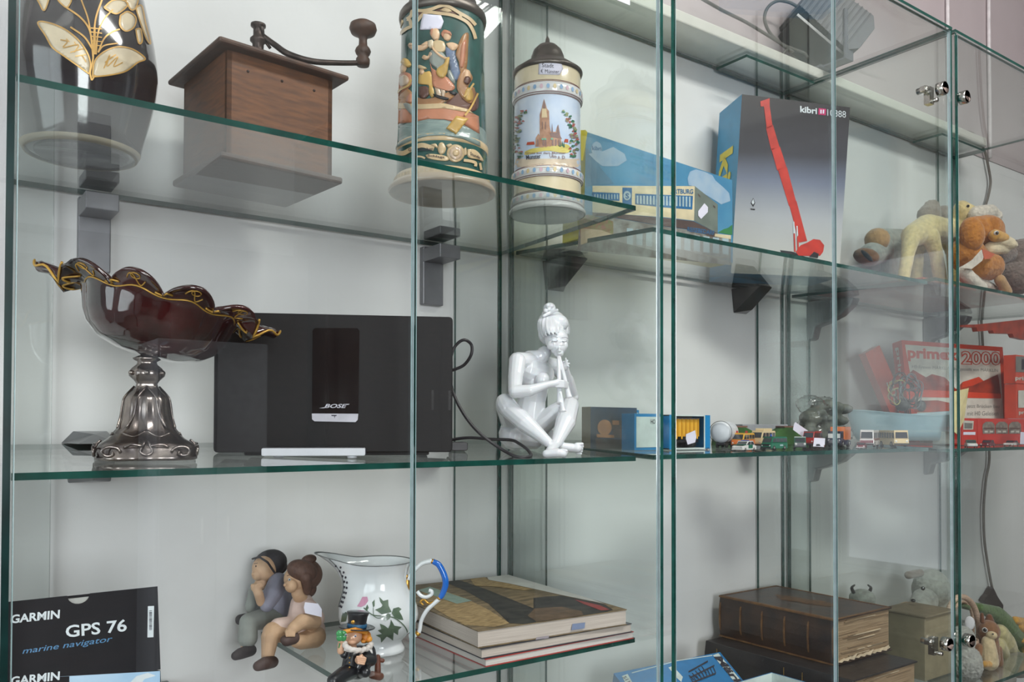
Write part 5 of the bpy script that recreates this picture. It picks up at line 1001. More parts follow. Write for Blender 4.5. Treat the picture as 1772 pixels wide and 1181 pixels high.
# floodlight on the board above, its cord
M_LMP = mat('floodlight_grey', (74, 74, 78), .5, .3, var=.06); M_LMP2 = mat('floodlight_bracket', (112, 114, 122), .45, .3); lc = Vector((1.775, 1.185, .8375))
t = thing('floodlight', 'dark ribbed floodlight standing on the board above the crane kit box', 'lamp', lc)
LM = Matrix.Translation(lc+Vector((-.025, -.02, .105))) @ Matrix.Rotation(radians(-30), 4, 'Z') @ Matrix.Rotation(radians(38), 4, 'Y')
b = MB(LM); b.prism([(-.085, -.045), (.065, -.052), (.085, -.03), (.085, .03), (.065, .052), (-.085, .04)], .13, M_LMP)
for k in range(12): b.box((-.078+k*.0122, 0, -.001), (.0035, .134, .094+.0010*k), M_LMP)
b.build('housing', t, bevel=.001)
b = MB(LM); b.box((0, 0, -.062), (.15, .12, .006), mat('lamp_front', (40, 40, 44), .2)); b.build('front_frame', t)
b = MB(); b.box(lc+Vector((-.035, -.085+.0, .06)), (.032, .004, .115), M_LMP2); b.box(lc+Vector((-.035, .02, .003)), (.05, .10, .006), M_LMP2); b.box(lc+Vector((-.035, -.055, .004)), (.03, .06, .004), M_LMP2); b.build('bracket', t)
M_CBL = mat('grey_cable', (92, 90, 86), .55); b = MB()
b.tube([at(1215, -2, 1.20), at(1250, 18, 1.20), at(1290, 38, 1.2), at(1330, 62, 1.2), at(1356, 78, 1.195), at(1376, 86, 1.19), at(1392, 92, 1.18), at(1398, 100, 1.17)], .0036, M_CBL, 8)
b.tube([at(1384, 14, 1.19), at(1365, 4, 1.2), at(1344, 2, 1.2), at(1328, 14, 1.2), at(1323, 34, 1.2), at(1333, 58, 1.2), at(1354, 78, 1.195), at(1372, 90, 1.19)], .0036, M_CBL, 8); b.tube([at(1362, 86, 1.19), at(1356, 92, 1.19), at(1351, 101, 1.19)], .0036, M_CBL, 8)
b.build('cord', t)
# cable hanging down inside the third cabinet, with its plug
M_CBR = mat('brown_grey_cable', (98, 88, 80), .5); M_PLG = mat('dark_plug', (72, 62, 60), .45)
HP = [(1662, 228), (1678, 229), (1692, 240), (1704, 262), (1710, 288), (1714, 315), (1710, 340), (1704, 365), (1699, 430), (1697, 520), (1699, 570), (1702, 620), (1706, 700), (1712, 790), (1706, 830), (1702, 880), (1703, 930), (1708, 970), (1715, 1010), (1719, 1026)]
wy = 1.243; ps = [at(u, v, wy) for u, v in HP]
for p, (u, v) in zip(ps, HP): pass
t = thing('hanging_cable', 'brown-grey cable hanging down the wall with a plug at its end', 'cable', ps[-1])
b = MB(); b.tube(ps, .0040, M_CBR, 8, 5); b.build('cable', t)
b = MB(); q = [at(u, v, 1.236) for u, v in ((1711, 1030), (1719, 1016), (1727, 1033), (1737, 1048), (1736, 1056), (1718, 1054), (1703, 1041), (1707, 1034))]; n = len(q); q2 = [p+Vector((0, .018, 0)) for p in q]
b.add(q+q2, [tuple(range(n)), tuple(range(2*n-1, n-1, -1))]+[(i, n+i, n+(i+1) % n, (i+1) % n) for i in range(n)], M_PLG); b.build('plug', t, bevel=.002)

# ------------------------------------------------------------------ toy vehicles on the middle shelf
M_TYRE = mat('tyre', (26, 26, 28), .6); M_RIM = mat('wheel_rim', (170, 168, 164), .35, .4); M_GLS = mat('toy_window', (58, 62, 68), .08, var=.1, coat=.6); M_HLT = mat('headlight', (226, 226, 222), .15, coat=.5); M_BUMP = mat('toy_bumper', (40, 40, 44), .45)
def paint(n, c): return mat('toy_'+n, c, .22, var=.03, coat=.5)
P_WHT = paint('white', (226, 224, 220)); P_GRN = paint('green', (22, 112, 82)); P_RED = paint('red', (172, 36, 34)); P_MAR = paint('maroon', (122, 30, 44)); P_ORG = paint('orange', (226, 122, 60)); P_CRM = paint('cream', (226, 204, 160)); P_YEL = paint('yellow', (232, 176, 60)); P_BLU = paint('blue', (48, 52, 78)); P_GRY = paint('grey', (110, 108, 112))
def vehicle(name, lab, u, v, Y, heading, L, W, H, kind, body, low=None, roof=None, key='B2', front=None, wr=None, z=None):
    """heading: degrees of the nose, 180 = towards the left end of the shelf"""
    low = low or body; roof = roof or body; zt_ = shz(key, Y) if z is None else z; P = at(u, v, Y); o = Vector((P.x, P.y, zt_))
    t = thing(name, lab, 'toy vehicle', o, 'toy vehicles on the glass shelves'); M = Matrix.Translation(o) @ Matrix.Rotation(radians(heading), 4, 'Z'); wr = wr or H*.17; x0, x1 = -L/2, L/2; g = wr*.7
    if kind == 'car':
        lo = [(x0, g), (x1, g), (x1, H*.42), (x1-.02*L, H*.52), (x1-.27*L, H*.60), (x0+.14*L, H*.60), (x0, H*.50)]
        cab = [(x1-.27*L, H*.60), (x1-.42*L, H*.97), (x0+.24*L, H), (x0+.08*L, H*.60)]; win = [(x1-.31*L, H*.64), (x1-.43*L, H*.92), (x0+.26*L, H*.94), (x0+.14*L, H*.64)]
    elif kind == 'van':
        lo = [(x0, g), (x1, g), (x1+.01*L, H*.30), (x1-.03*L, H*.55), (x0, H*.55)]
        cab = [(x1-.03*L, H*.55), (x1-.15*L, H*.95), (x1-.20*L, H), (x0+.04*L, H), (x0, H*.93), (x0, H*.55)]; win = [(x1-.10*L, H*.60), (x1-.17*L, H*.88), (x0+.05*L, H*.88), (x0+.03*L, H*.60)]
    elif kind == 'bus':
        lo = [(x0, g), (x1, g), (x1+.005*L, H*.25), (x1, H*.48), (x0, H*.48)]
        cab = [(x1, H*.48), (x1-.03*L, H*.95), (x1-.06*L, H), (x0+.03*L, H), (x0, H*.94), (x0, H*.48)]; win = [(x1-.03*L, H*.53), (x1-.055*L, H*.86), (x0+.04*L, H*.86), (x0+.03*L, H*.53)]
    else:                                   # lorry: cab and box
        lo = [(x0, g), (x1, g), (x1, H*.40), (x1-.02*L, H*.45), (x0, H*.30)]
        cab = [(x1-.01*L, H*.42), (x1-.05*L, H*.76), (x1-.30*L, H*.78), (x1-.30*L, H*.42)]; win = [(x1-.04*L, H*.47), (x1-.07*L, H*.71), (x1-.20*L, H*.71), (x1-.20*L, H*.47)]
    b = MB(M); b.prism(lo, W, low); b.build('body', t, bevel=.0008)
    b = MB(M); b.prism(cab, W*.94, body if kind != 'lorry' else low); b.build('cabin', t, bevel=.0010)
    b = MB(M); b.prism(win, W*.955, M_GLS)
    (ax, az), (bx, bz) = win[0], win[1]; fx = (cab[0][0]-ax)+.0002; xr_ = cab[1][0]
    a_, c_ = Vector((cab[0][0], 0, cab[0][1])), Vector((cab[1][0], 0, cab[1][1])); d_ = (c_-a_); nn = Vector((d_.z, 0, -d_.x)).normalized()*.0004
    p0 = a_+d_*.10+nn; p1 = a_+d_*.88+nn; w = W*.42
    b.add([p0+Vector((0, -w, 0)), p0+Vector((0, w, 0)), p1+Vector((0, w*.92, 0)), p1+Vector((0, -w*.92, 0))], [(0, 1, 2, 3)], M_GLS)
    if kind != 'lorry':
        rx = x0-.0004 if kind in ('van', 'bus') else None
        if rx: b.add([(rx, -w, H*.60), (rx, w, H*.60), (rx, w*.9, H*.88), (rx, -w*.9, H*.88)], [(3, 2, 1, 0)], M_GLS)
    b.build('window', t)
    if kind in ('van', 'bus', 'car'):
        b = MB(M); npil = {'car': 2, 'van': 4, 'bus': 6}[kind]
        for k in range(1, npil): x = win[0][0]+(win[3][0]-win[0][0])*k/npil; b.box((x, 0, (win[0][1]+win[1][1])/2), (L*.02, W*.965, (win[1][1]-win[0][1])*1.05), body)
        b.box(((cab[1][0]+cab[2][0])/2, 0, H*.985), (abs(cab[1][0]-cab[2][0])*.98, W*.93, H*.05), roof); b.build('pillar_frame', t)
    if kind == 'lorry':
        b = MB(M); b.box(((x0+x1-.33*L)/2, 0, H*.66), (L*.66, W*1.02, H*.62), body); b.build('cargo_box', t, bevel=.0008)
    for sx in (x0+.19*L, x1-.18*L):
        for sy in (-1, 1):
            c = MB(M); Mw = Matrix.Translation((sx, sy*(W/2-wr*.28), wr)) @ Matrix.Rotation(sy*-pi/2, 4, 'X'); c.lathe((0, 0, -wr*.35), [(wr*.9, 0), (wr, wr*.1), (wr, wr*.6), (wr*.9, wr*.7)], M_TYRE, 14, Mw); c.lathe((0, 0, wr*.36), [(wr*.5, 0), (wr*.55, .0002), (.0001, .0003)], M_RIM, 10, Mw); c.build('wheel', t)
    for sy in (-1, 1):
        c = MB(M); c.ell((x1+.0002, sy*W*.36, H*.34 if kind != 'car' else H*.40), (.0006, W*.075, W*.075), M_HLT, None, 10, 6); c.build('headlight', t)
    b = MB(M); b.box((x1+.0004, 0, g+H*.06), (.0016, W*.98, H*.09), front or M_BUMP); b.build('bumper', t); b = MB(M); b.box((x0-.0004, 0, g+H*.06), (.0016, W*.98, H*.09), M_BUMP); b.build('bumper', t)
    return t, M
t, M = vehicle('toy_car', 'white and green toy police car at the front edge of the shelf', 1288, 780, .925, 190, .046, .021, .017, 'car', P_WHT, P_WHT, front=P_WHT)
b = MB(M); b.box((.010, 0, .0108), (.020, .019, .0008), P_GRN); b.box((-.002, .0106, .0078), (.014, .0006, .006), P_GRN); b.box((-.002, -.0106, .0078), (.014, .0006, .006), P_GRN); b.build('door_stripe', t, label='green bonnet and door panels')
b = MB(M); b.box((-.003, 0, .0178), (.004, .014, .0016), mat('blue_light', (40, 80, 170), .2)); b.build('light_bar', t)
t, M = vehicle('toy_van', 'green toy police van with a blue roof light', 1340, 780, .93, 183, .050, .021, .0235, 'van', P_GRN)
b = MB(M); b.lathe((.010, 0, .0235), [(.002, 0), (.002, .0015), (.0016, .0035), (.0001, .0045)], MATS['blue_light'], 12); b.build('roof_light', t); b = MB(M); b.box((.0252, 0, .0092), (.0008, .017, .0028), M_BUMP); b.build('grille', t)
b = MB(M); b.box((-.006, .0107, .0085), (.009, .0003, .0025), M_WST); b.build('side_badge', t)
t, M = vehicle('toy_truck', 'small green toy truck with a white roof and dark grille', 1384, 779, .935, 218, .034, .021, .0225, 'van', P_GRN, P_GRN, P_WHT, wr=.0046)
b = MB(M); b.box((.0176, 0, .0085), (.0012, .019, .0075), P_GRY); b.build('grille', t)
for sy in (-1, 1): b = MB(M); b.ell((.0185, sy*.0075, .0095), (.001, .0022, .0022), M_HLT, None, 10, 6); b.build('headlight', t)
t, M = vehicle('toy_car', 'maroon toy car hidden behind a white price tag', 1416, 776, .945, 222, .040, .018, .0125, 'car', P_MAR)
b = MB(); b.add([at(1408, 772-12, .928), at(1427, 774-12, .928), at(1427, 759-.0, .930), at(1409, 758, .930)] if 0 else [at(1407, 773, .926), at(1427, 774, .926), at(1428, 759, .930), at(1409, 758, .930)], [(0, 1, 2, 3)], M_TAG); b.add([at(1412, 772, .9255), at(1420, 772, .9255), at(1418, 769, .926), at(1413, 769, .926)], [(0, 1, 2, 3)], M_INK); b.build('price_tag', t)
vehicle('toy_truck', 'red toy fire engine behind the small green truck', 1406, 775, .985, 198, .060, .022, .030, 'van', P_RED, P_RED, P_GRY)
t, M = vehicle('toy_lorry', 'toy lorry with an orange box body and dark blue cab', 1452, 779, .955, 200, .080, .026, .041, 'lorry', P_ORG, P_BLU)
b = MB(M); b.box((.0395, 0, .0225), (.0012, .022, .0085), M_HLT); b.build('windscreen_glare', t, label='painted glare on the windscreen')  # reflected glare put in as a pale plate over the windscreen
b = MB(M); b.box((.0405, 0, .011), (.001, .02, .008), P_GRY); b.build('grille', t)
t, M = vehicle('toy_bus', 'white and maroon toy coach with a tall windscreen', 1505, 777, .945, 204, .085, .026, .034, 'bus', P_WHT, P_WHT)
b = MB(M); b.box((-.002, 0, .0155), (.078, .0268, .004), P_MAR); b.box((.0432, 0, .0115), (.0008, .024, .005), P_MAR); b.build('stripe', t)
vehicle('toy_car', 'small dark red toy car with a white bumper in front of the coach', 1491, 783, .918, 204, .032, .016, .0115, 'car', P_MAR, front=P_WHT)
t, M = vehicle('toy_bus', 'cream toy bus, longest of the parked vehicles', 1546, 778, .940, 238, .064, .031, .0335, 'bus', P_CRM)
t, M = vehicle('toy_van', 'cream toy camper with a roof box', 1320, 775, .985, 190, .056, .024, .031, 'van', P_CRM, P_CRM)
b = MB(M); b.box((-.004, 0, .033), (.030, .018, .005), P_CRM); b.build('roof_box', t, bevel=.001)
t, M = vehicle('toy_van', 'yellow and orange toy tow truck with red roof lights', 1286, 776, .985, 195, .052, .023, .027, 'van', P_YEL, P_ORG)
b = MB(M)
for sy in (-1, 1): b = MB(M); b.box((.006, sy*.009, .029), (.004, .003, .004), P_RED); b.build('roof_light', t)
# silver tank wagon
tp = at(1254, 776, .995); zt_ = shz('B2', 1.0); t = thing('tank_wagon', 'silver toy tank wagon behind the white and green police car', 'toy wagon', (tp.x, tp.y, zt_)); M = Matrix.Translation((tp.x+.012, tp.y+.01, zt_)) @ Matrix.Rotation(radians(210), 4, 'Z')
M_TNK = mat('tank_silver', (224, 228, 232), .35, 0, var=.03); b = MB(M @ Matrix.Translation((-.04, 0, .028)) @ Matrix.Rotation(pi/2, 4, 'Y')); b.lathe((0, 0, 0), [(.001, -.001), (.012, 0), (.0185, .003), (.0190, .006), (.0190, .074), (.0185, .077), (.012, .080), (.001, .081)], M_TNK, 36); b.build('tank', t)
b = MB(M); b.box((0, 0, .0075), (.088, .016, .003), M_BUMP); b.box((-.03, 0, .010), (.006, .014, .005), M_BUMP); b.box((.03, 0, .010), (.006, .014, .005), M_BUMP); b.build('underframe', t)
for sx in (-.032, -.02, .02, .032):
    b = MB(M)
    for sy in (-1, 1): b.lathe((0, 0, -.001), [(.0048, 0), (.0048, .002)], M_TYRE, 16, Matrix.Translation((sx, sy*.008, .0049)) @ Matrix.Rotation(pi/2, 4, 'X'))
    b.tube([(sx, -.008, .0049), (sx, .008, .0049)], .001, M_TYRE, 6, 0); b.build('wheelset', t)
b = MB(M @ Matrix.Translation((.0405, 0, .028)) @ Matrix.Rotation(pi/2, 4, 'Y')); b.lathe((0, 0, 0), [(.0192, -.001), (.0200, -.0005), (.0200, .0008), (.0192, .001)], M_BUMP, 36, caps=False); b.build('end_ring', t)
# green hill slopes and grey kerb pieces lying behind
for u, v0, v1, du, lab in ((1270, 740, 775, 34, 'green sloped toy embankment behind the tank wagon'), (1362, 740, 775, 40, 'green sloped toy embankment behind the green truck')):
    P0 = at(u, v1, 1.05); k = ppm(P0); z = shz('B2', 1.05); w = du*2/k; b = MB(Matrix.Translation((P0.x, 1.05, z)) @ Matrix.Rotation(radians(-25), 4, 'Z'))
    b.prism([(-w/2, 0), (w/2, 0), (w*.42, .026), (w*.2, .034), (-w*.15, .034), (-w*.45, .020)], .04, mat('grass_mat_green', (58, 104, 42), .8, var=.15, bump=.3)); b.box((w*.03, 0, .0355), (w*.42, .041, .003), mat('earth_brown', (122, 84, 66), .7)); tag(b.build('embankment'), lab, 'toy scenery')
for u, lab in ((1314, 'grey toy platform block behind the cream camper'),):
    P0 = at(u, 770, 1.10); b = MB(Matrix.Translation((P0.x, 1.10, shz('B2', 1.1))) @ Matrix.Rotation(radians(-20), 4, 'Z')); b.box((0, 0, .019), (.105, .045, .038), mat('platform_grey', (150, 152, 156), .6)); tag(b.build('platform_block', bevel=.001), lab, 'toy scenery')
b = MB(); q = [at(u, v, 1.0) for u, v in ((1376, 731), (1398, 746), (1403, 753), (1392, 759), (1372, 744), (1374, 734))]; q = [p for p in q]; b.add(q, [tuple(range(6))], M_TAG)
q = [at(1392, 757, 1.0), at(1401, 756, 1.0), at(1404, 768, .99), at(1396, 768, .99)]; b.add(q, [(0, 1, 2, 3)], M_TAG); o = b.build('price_tag'); md = o.modifiers.new('s', 'SOLIDIFY'); md.thickness = .0004; tag(o, 'white paper tag standing up on the red fire engine', 'tag')
# model train boxes at the near end of the shelf
YP = Plane((0, .965, 0), (0, 1, 0)); M_MBL = mat('train_blue', (24, 132, 190), .35, var=.04, coat=.3); M_LBL = mat('label_white', (214, 226, 222), .4); zc = shz('B2', .99)+.0005; M_FILM = glassmat('cellophane', (.96, .96, .96), .05)
F = [YP.pt(*c) for c in ((1158, 716), (1228.5, 719), (1229, 787), (1158, 787))]
for k_ in (2, 3): F[k_].z = zc
t = thing('wagon_box', 'blue-sided window box with a yellow toy wagon inside', 'box', ((F[0].x+F[1].x)/2, .985, zc)); x0_, x1_ = F[0].x, F[1].x; z1_ = F[1].z; b = MB()
b.box((x0_+.001, .985, (zc+z1_)/2), (.002, .04, z1_-zc), M_MBL); b.box((x1_-.001, .985, (zc+z1_)/2), (.002, .04, z1_-zc), M_MBL); b.box(((x0_+x1_)/2, .985, z1_-.001), (x1_-x0_, .04, .002), M_LBL); b.box(((x0_+x1_)/2, .985, zc+.001), (x1_-x0_, .04, .002), M_LBL); b.box(((x0_+x1_)/2, 1.0042, (zc+z1_)/2), (x1_-x0_, .0016, z1_-zc), mat('box_inner_grey', (120, 118, 114), .6))
b.box((x1_-.0065, .9648, (zc+z1_)/2), (.013, .0008, z1_-zc), M_MBL); b.box((x0_+.003, .9648, (zc+z1_)/2), (.006, .0008, z1_-zc), M_MBL); b.box((x1_-.0142, .9647, (zc+z1_)/2), (.0022, .0009, z1_-zc), M_LBL); b.box((x0_+.0070, .9647, (zc+z1_)/2), (.0022, .0009, z1_-zc), M_LBL); b.build('carton', t)
b = MB(); xm_ = (x0_+x1_)/2-.006; b.box((xm_, .985, zc+.036), (.075, .024, .030), P_YEL)
for k in range(8): b.box((xm_-.034+k*.0097, .9725, zc+.036), (.002, .001, .030), mat('wagon_rib', (206, 150, 30), .4))
for k in range(6): b.box((xm_-.031+k*.0125, .9722, zc+.0195), (.003, .001, .005), P_YEL)
b.box((xm_, .985, zc+.051), (.077, .025, .002), P_GRY); b.build('wagon_body', t, label='yellow toy wagon')
b = MB(); b.box((xm_, .985, zc+.013), (.078, .016, .004), M_BUMP)
for sx in (-.028, -.018, .018, .028): b.lathe((0, 0, 0), [(.005, -.009), (.005, .009)], M_TYRE, 14, Matrix.Translation((xm_+sx, .985, zc+.008)) @ Matrix.Rotation(pi/2, 4, 'X'))
b.build('wagon_chassis', t)
b = MB(); q = [(1187, 752), (1203, 745), (1205, 757), (1203, 766), (1190, 770), (1187, 760)]; b.poly(YP, q, M_TAG, .0012); b.build('price_tag', t); b = MB(); b.text(YP, 'HO', M_INK, (1221, 782), (1227.5, 782), (1221, 775), .0015, .02); b.build('lettering', t)
# white-blue boxes seen through the side panels
for nm, lab, u0, u1, v0, v1, Y in (('train_carton', 'pale carton with blue borders standing beside the yellow wagon box', 1098, 1146, 716, 786, .972), ('train_carton', 'taller pale carton with blue edge and a letter m, behind the locomotive box', 1054, 1106, 709, 780, 1.07)):
    Pl = Plane((0, Y, 0), (0, 1, 0)); a = Pl.pt(u0, v0); c = Pl.pt(u1, v1); z = shz('B2', Y)+.0005; h = a.z-z; t = thing(nm, lab, 'box', ((a.x+c.x)/2, Y+.012, z)); a.x = max(a.x, .902)
    b = MB(); b.box(((a.x+c.x)/2, Y+.015, z+h/2), (c.x-a.x, .03, h), M_MBL); b.build('carton', t, bevel=.0006)
    b = MB(); b.box(((a.x+c.x)/2, Y-.0004, z+h/2), (c.x-a.x-.007, .0008, h-.010), M_LBL); b.text(Pl, 'm' if Y > 1 else 'HO', M_INK, (u1-20, v0+18), (u1-12, v0+18), (u1-20, v0+10), .001, .02); b.build('label_panel', t)
LP_ = Plane((.90, 1.035, 0), (.12, -1, 0)); z = shz('B2', 1.03)+.0005; a = LP_.pt(1022, 722); c = LP_.pt(1102, 735); a.x = .903; d = Vector((c.x-a.x, c.y-a.y, 0)); h = .068
t = thing('locomotive_box', 'dark box picturing a brown toy steam engine', 'box', ((a.x+c.x)/2, (a.y+c.y)/2+.02, z)); b = MB(); A = Vector((a.x, a.y, z)); q = [A, A+d, A+d+Vector((0, 0, h)), A+Vector((0, 0, h))]; q += [p+Vector((0, .022, 0)) for p in q]
b.add(q, [(0, 1, 2, 3), (5, 4, 7, 6), (3, 2, 6, 7), (1, 0, 4, 5)], mat('loco_box_blue', (56, 82, 110), .4, rgb2=(44, 52, 62), vs=14, coat=.2)); b.add(q, [(0, 3, 7, 4), (2, 1, 5, 6)], mat('loco_box_side', (150, 132, 110), .5)); b.build('carton', t)
b = MB(); M_LOC = mat('loco_tan', (168, 122, 84), .4, rgb2=(146, 104, 74), vs=40); M_LOD = mat('loco_dark', (62, 58, 56), .4, rgb2=(84, 68, 60), vs=60)
def q9(x, y): return (980+x/6.329, 660+y/6.329)
b.poly(LP_, [q9(420+78*cos(k), 508+86*sin(k)) for k in [2*pi*j/20 for j in range(20)]], M_LOC, .0008); b.poly(LP_, [q9(330, 580), q9(520, 590), q9(525, 622), q9(335, 616)], M_LOC, .0009)
b.poly(LP_, [q9(480, 428), q9(690, 435), q9(755, 540), q9(752, 640), q9(520, 620), q9(500, 520)], M_LOD, .0005); b.poly(LP_, [q9(505, 430), q9(575, 432), q9(580, 480), q9(505, 478)], M_LOC, .0009); b.poly(LP_, [q9(640, 440), q9(690, 450), q9(695, 600), q9(645, 595)], mat('loco_redbrown', (128, 84, 68), .4), .0009)
b.poly(LP_, [q9(320, 630), q9(750, 640), q9(750, 750), q9(330, 740)], M_LOD, .0006)
b.build('engine_picture', t)
# ------------------------------------------------------------------ old leather books and train boxes low in the second cabinet
M_LEA = mat('leather_brown', (66, 46, 34), .42, rgb2=(40, 30, 26), vs=22, bump=.3, bs=160, coat=.2); M_LEA2 = mat('leather_black', (44, 40, 40), .45, rgb2=(30, 28, 30), vs=22, bump=.35, bs=160, coat=.2); M_TAN = mat('leather_worn_edge', (122, 88, 52), .5, rgb2=(92, 62, 38), vs=60); M_OLDP = mat('old_pages', (168, 146, 116), .8, rgb2=(120, 98, 72), vs=24, stretch=(.5, .5, 50)); M_TORN = mat('torn_paper', (206, 190, 162), .8, var=.08); M_GOLDW = mat('worn_gold', (150, 122, 62), .4, .3, rgb2=(104, 82, 48), vs=120)
def leather(name, lab, x0, x1, y0, y1, z0, z1, m, ang=0, gap=.006):
    M = Matrix.Translation((x0, y0, z0)) @ Matrix.Rotation(ang, 4, 'Z'); w, d, h = x1-x0, y1-y0, z1-z0; t = thing(name, lab, 'book', (x0+w/2, y0+d/2, z0), 'old leather-bound books')
    b = MB(M); b.prism([(0, 0), (w, 0), (w, .0035), (.006, .0035), (.0055, h-.0035), (w, h-.0035), (w, h), (0, h), (-.004, h*.75), (-.005, h*.5), (-.004, h*.25)], d, m, Matrix.Translation((0, d/2, 0))); b.build('cover', t, bevel=.0012)
    rows = []; n = 14
    b = MB(M); b.box((.006+(w-gap-.006)/2, d/2, h/2), (w-gap-.006, d-.008, h-.0074), M_OLDP)
    random.seed(11)
    for k in range(26):                                    # ragged leaves standing out of the block
        zz_ = .006+random.random()*(h-.012); l = random.uniform(.02, .16)*d/.25; a = random.uniform(0, d-l-.01); o = random.uniform(.001, .004)
        b.box((w-gap+o/2, a+l/2+.004, zz_), (o+.001, l, .0008), M_TORN if k % 3 == 0 else M_OLDP)
        l = random.uniform(.02, w*.5); a = random.uniform(.01, w-l-.012); b.box((a+l/2, .0035-o/2+.001, zz_), (l, o+.001, .0008), M_TORN if k % 4 == 0 else M_OLDP)
    b.build('page_block', t); return t, M, w, d, h
zB3 = shz('B3', 1)
tA, MA, wA, dA, hA = leather('old_book', 'thick old brown leather book on top of another, with ragged page edges', 1.445, 1.640, .945, 1.228, -.4595, -.371, M_LEA)
b = MB(MA)                                                   # raised bands on the spine, framed cover
for k in range(6):
    y = .004+(dA-.008)*k/5; b.prism([(.002, .002), (-.0058, h_*.25) if 0 else (-.0056, hA*.25), (-.0066, hA*.5), (-.0056, hA*.75), (.002, hA-.002)], .0035, M_TAN, Matrix.Translation((0, y, 0)))
b.build('spine_band', tA)
b = MB(MA); b.box((wA/2, .003, hA+.0003), (wA, .006, .0008), M_TAN); b.box((wA/2, dA-.003, hA+.0003), (wA, .006, .0008), M_TAN); b.box((.003, dA/2, hA+.0003), (.006, dA, .0008), M_TAN); b.box((wA-.003, dA/2, hA+.0003), (.006, dA, .0008), M_TAN)
b.box((-.0005, dA/2, hA*.985), (.006, dA, .003), M_TAN); b.box((-.0005, dA/2, hA*.02), (.006, dA, .003), M_TAN); b.build('worn_border', tA)
random.seed(5); b = MB(MA)
for k in range(5):
    cx, cy = wA*random.uniform(.3, .6), dA*random.uniform(.35, .65); b.add([(cx+random.uniform(.012, .03)*cos(a), cy+random.uniform(.02, .05)*sin(a), hA+.0004+k*.00003) for a in [2*pi*j/9 for j in range(9)]], [tuple(range(9))], mat('cover_scuff', (104, 74, 44), .5, rgb2=(70, 50, 36), vs=90))
o_ = b.build('scuffed_patch', tA)
b = MB(MA)
for k in range(9):
    l = .03+.012*(k % 3); y = .0+.012*k; b.add([(wA-.012, y, hA*.86-.0006*k), (wA+.0012, y+.002, hA*.84-.001*k), (wA+.0016, y+l*.6, hA*.80), (wA-.01, y+l*.7, hA*.84)], [(0, 1, 2, 3)], M_TORN)
for k in range(14):
    y = .002+.017*k; b.add([(wA-.012, y, .0045), (wA+.004+.002*(k % 3), y+.004, .0052+.0006*(k % 4)), (wA+.003, y+.02, .0115+.002*(k % 3)), (wA-.008, y+.022, .010)], [(0, 1, 2, 3)], M_TORN)
for k in range(9):
    x = .01+.019*k; b.add([(x, .008, .0045), (x+.004, -.003-.001*(k % 3), .0052), (x+.02, -.002, .0105+.002*(k % 3)), (x+.022, .006, .010)], [(0, 1, 2, 3)], M_TORN)
b.build('torn_leaves', tA, label='pale torn page edges')
tC, MC, wC, dC, hC = leather('old_book', 'black leather book lying under the thick brown one', 1.392, 1.612, .876, 1.222, zB3+.0005, -.4602, M_LEA2)
b = MB(MC); SPc = Plane(MC @ Vector((-.0052, 0, 0)), (-1, 0, 0))
b.text(SPc, 'Biblia', M_GOLDL, (1283, 1174), (1283, 1130), (1268, 1176), .0022, .02)
for k in (.30, .42, .9): b.box((-.0050, dC*k, hC*.5), (.0014, .0012, hC*.8), M_GOLDW)
b.build('spine_gilding', tC, label='worn gold spine lettering')
# train carton, blue, leaning on the books, and an open pale tray beside it
M_MRK = mat('kit_lid_blue', (10, 122, 184), .35, var=.05, coat=.3); zb3 = zB3
BL = atz(1286, 1176, -.476); TLc = atz(1246, 1129, -.455); TL2 = atz(1064, 1166, -.455)
n_ = (TLc-BL).cross(TL2-TLc).normalized(); n_ = n_ if n_.z > 0 else -n_; LP2 = Plane(BL, n_)
q = [LP2.pt(*c) for c in ((1246, 1129), (1288, 1180), (1310, 1208), (1130, 1255), (1062, 1166))]
q = [q[0], q[2], q[3], q[4]]; t = thing('train_carton', 'flat blue train track carton with white lettering, leaning in front of the black book', 'box', (sum(p.x for p in q)/4, sum(p.y for p in q)/4, zb3+.001))
b = MB(); dn = [p-n_*.045 for p in q]; b.add(q+dn, [(0, 1, 2, 3), (7, 6, 5, 4), (0, 4, 5, 1), (1, 5, 6, 2), (2, 6, 7, 3), (3, 7, 4, 0)], M_MRK); b.build('carton', t)
def m9(x, y): return (1040+x/4.027, 1090+y/4.027)
b = MB(); b.poly(LP2, [m9(780, 180), m9(818, 165), m9(975, 355), m9(935, 372)], M_LBL, .0005); b.text(LP2, 'Märklin', M_INK, m9(786, 190), m9(1035, 490), m9(826, 172), .0010, .04, .2); b.poly(LP2, [m9(530, 215), m9(775, 178), m9(776, 184), m9(532, 221)], M_LBL, .0005); b.poly(LP2, [m9(215, 300), m9(530, 215), m9(531, 221), m9(216, 306)], M_LBL, .0005)
b.poly(LP2, [m9(470, 265), m9(500, 255), m9(570, 330), m9(560, 366), m9(530, 340)], M_LBL, .0006)
for k in range(5): x = 610+k*22; b.poly(LP2, [m9(x, 300-k*16+20), m9(x+6, 298-k*16+20), m9(x+40, 350-k*12), m9(x+34, 352-k*12)], M_INK, .0006)
for a_, c_ in (((610, 290), (745, 215)), ((620, 330), (790, 245)), ((640, 362), (800, 300))): b.poly(LP2, [m9(a_[0], a_[1]), m9(c_[0], c_[1]), m9(c_[0], c_[1]+12), m9(a_[0], a_[1]+12)], M_INK, .0008)
for k in range(9): x = 625+k*19; b.poly(LP2, [m9(x, 345-k*11), m9(x+5, 343-k*11), m9(x+26, 375-k*9), m9(x+21, 377-k*9)], M_INK, .0007)
b.poly(LP2, [m9(145, 325), m9(185, 310), m9(225, 380), m9(180, 390)], M_LBL, .0006); b.text(LP2, '5113', M_INK, m9(150, 332), m9(200, 392), m9(172, 322), .001, .02)
b.build('track_picture', t)
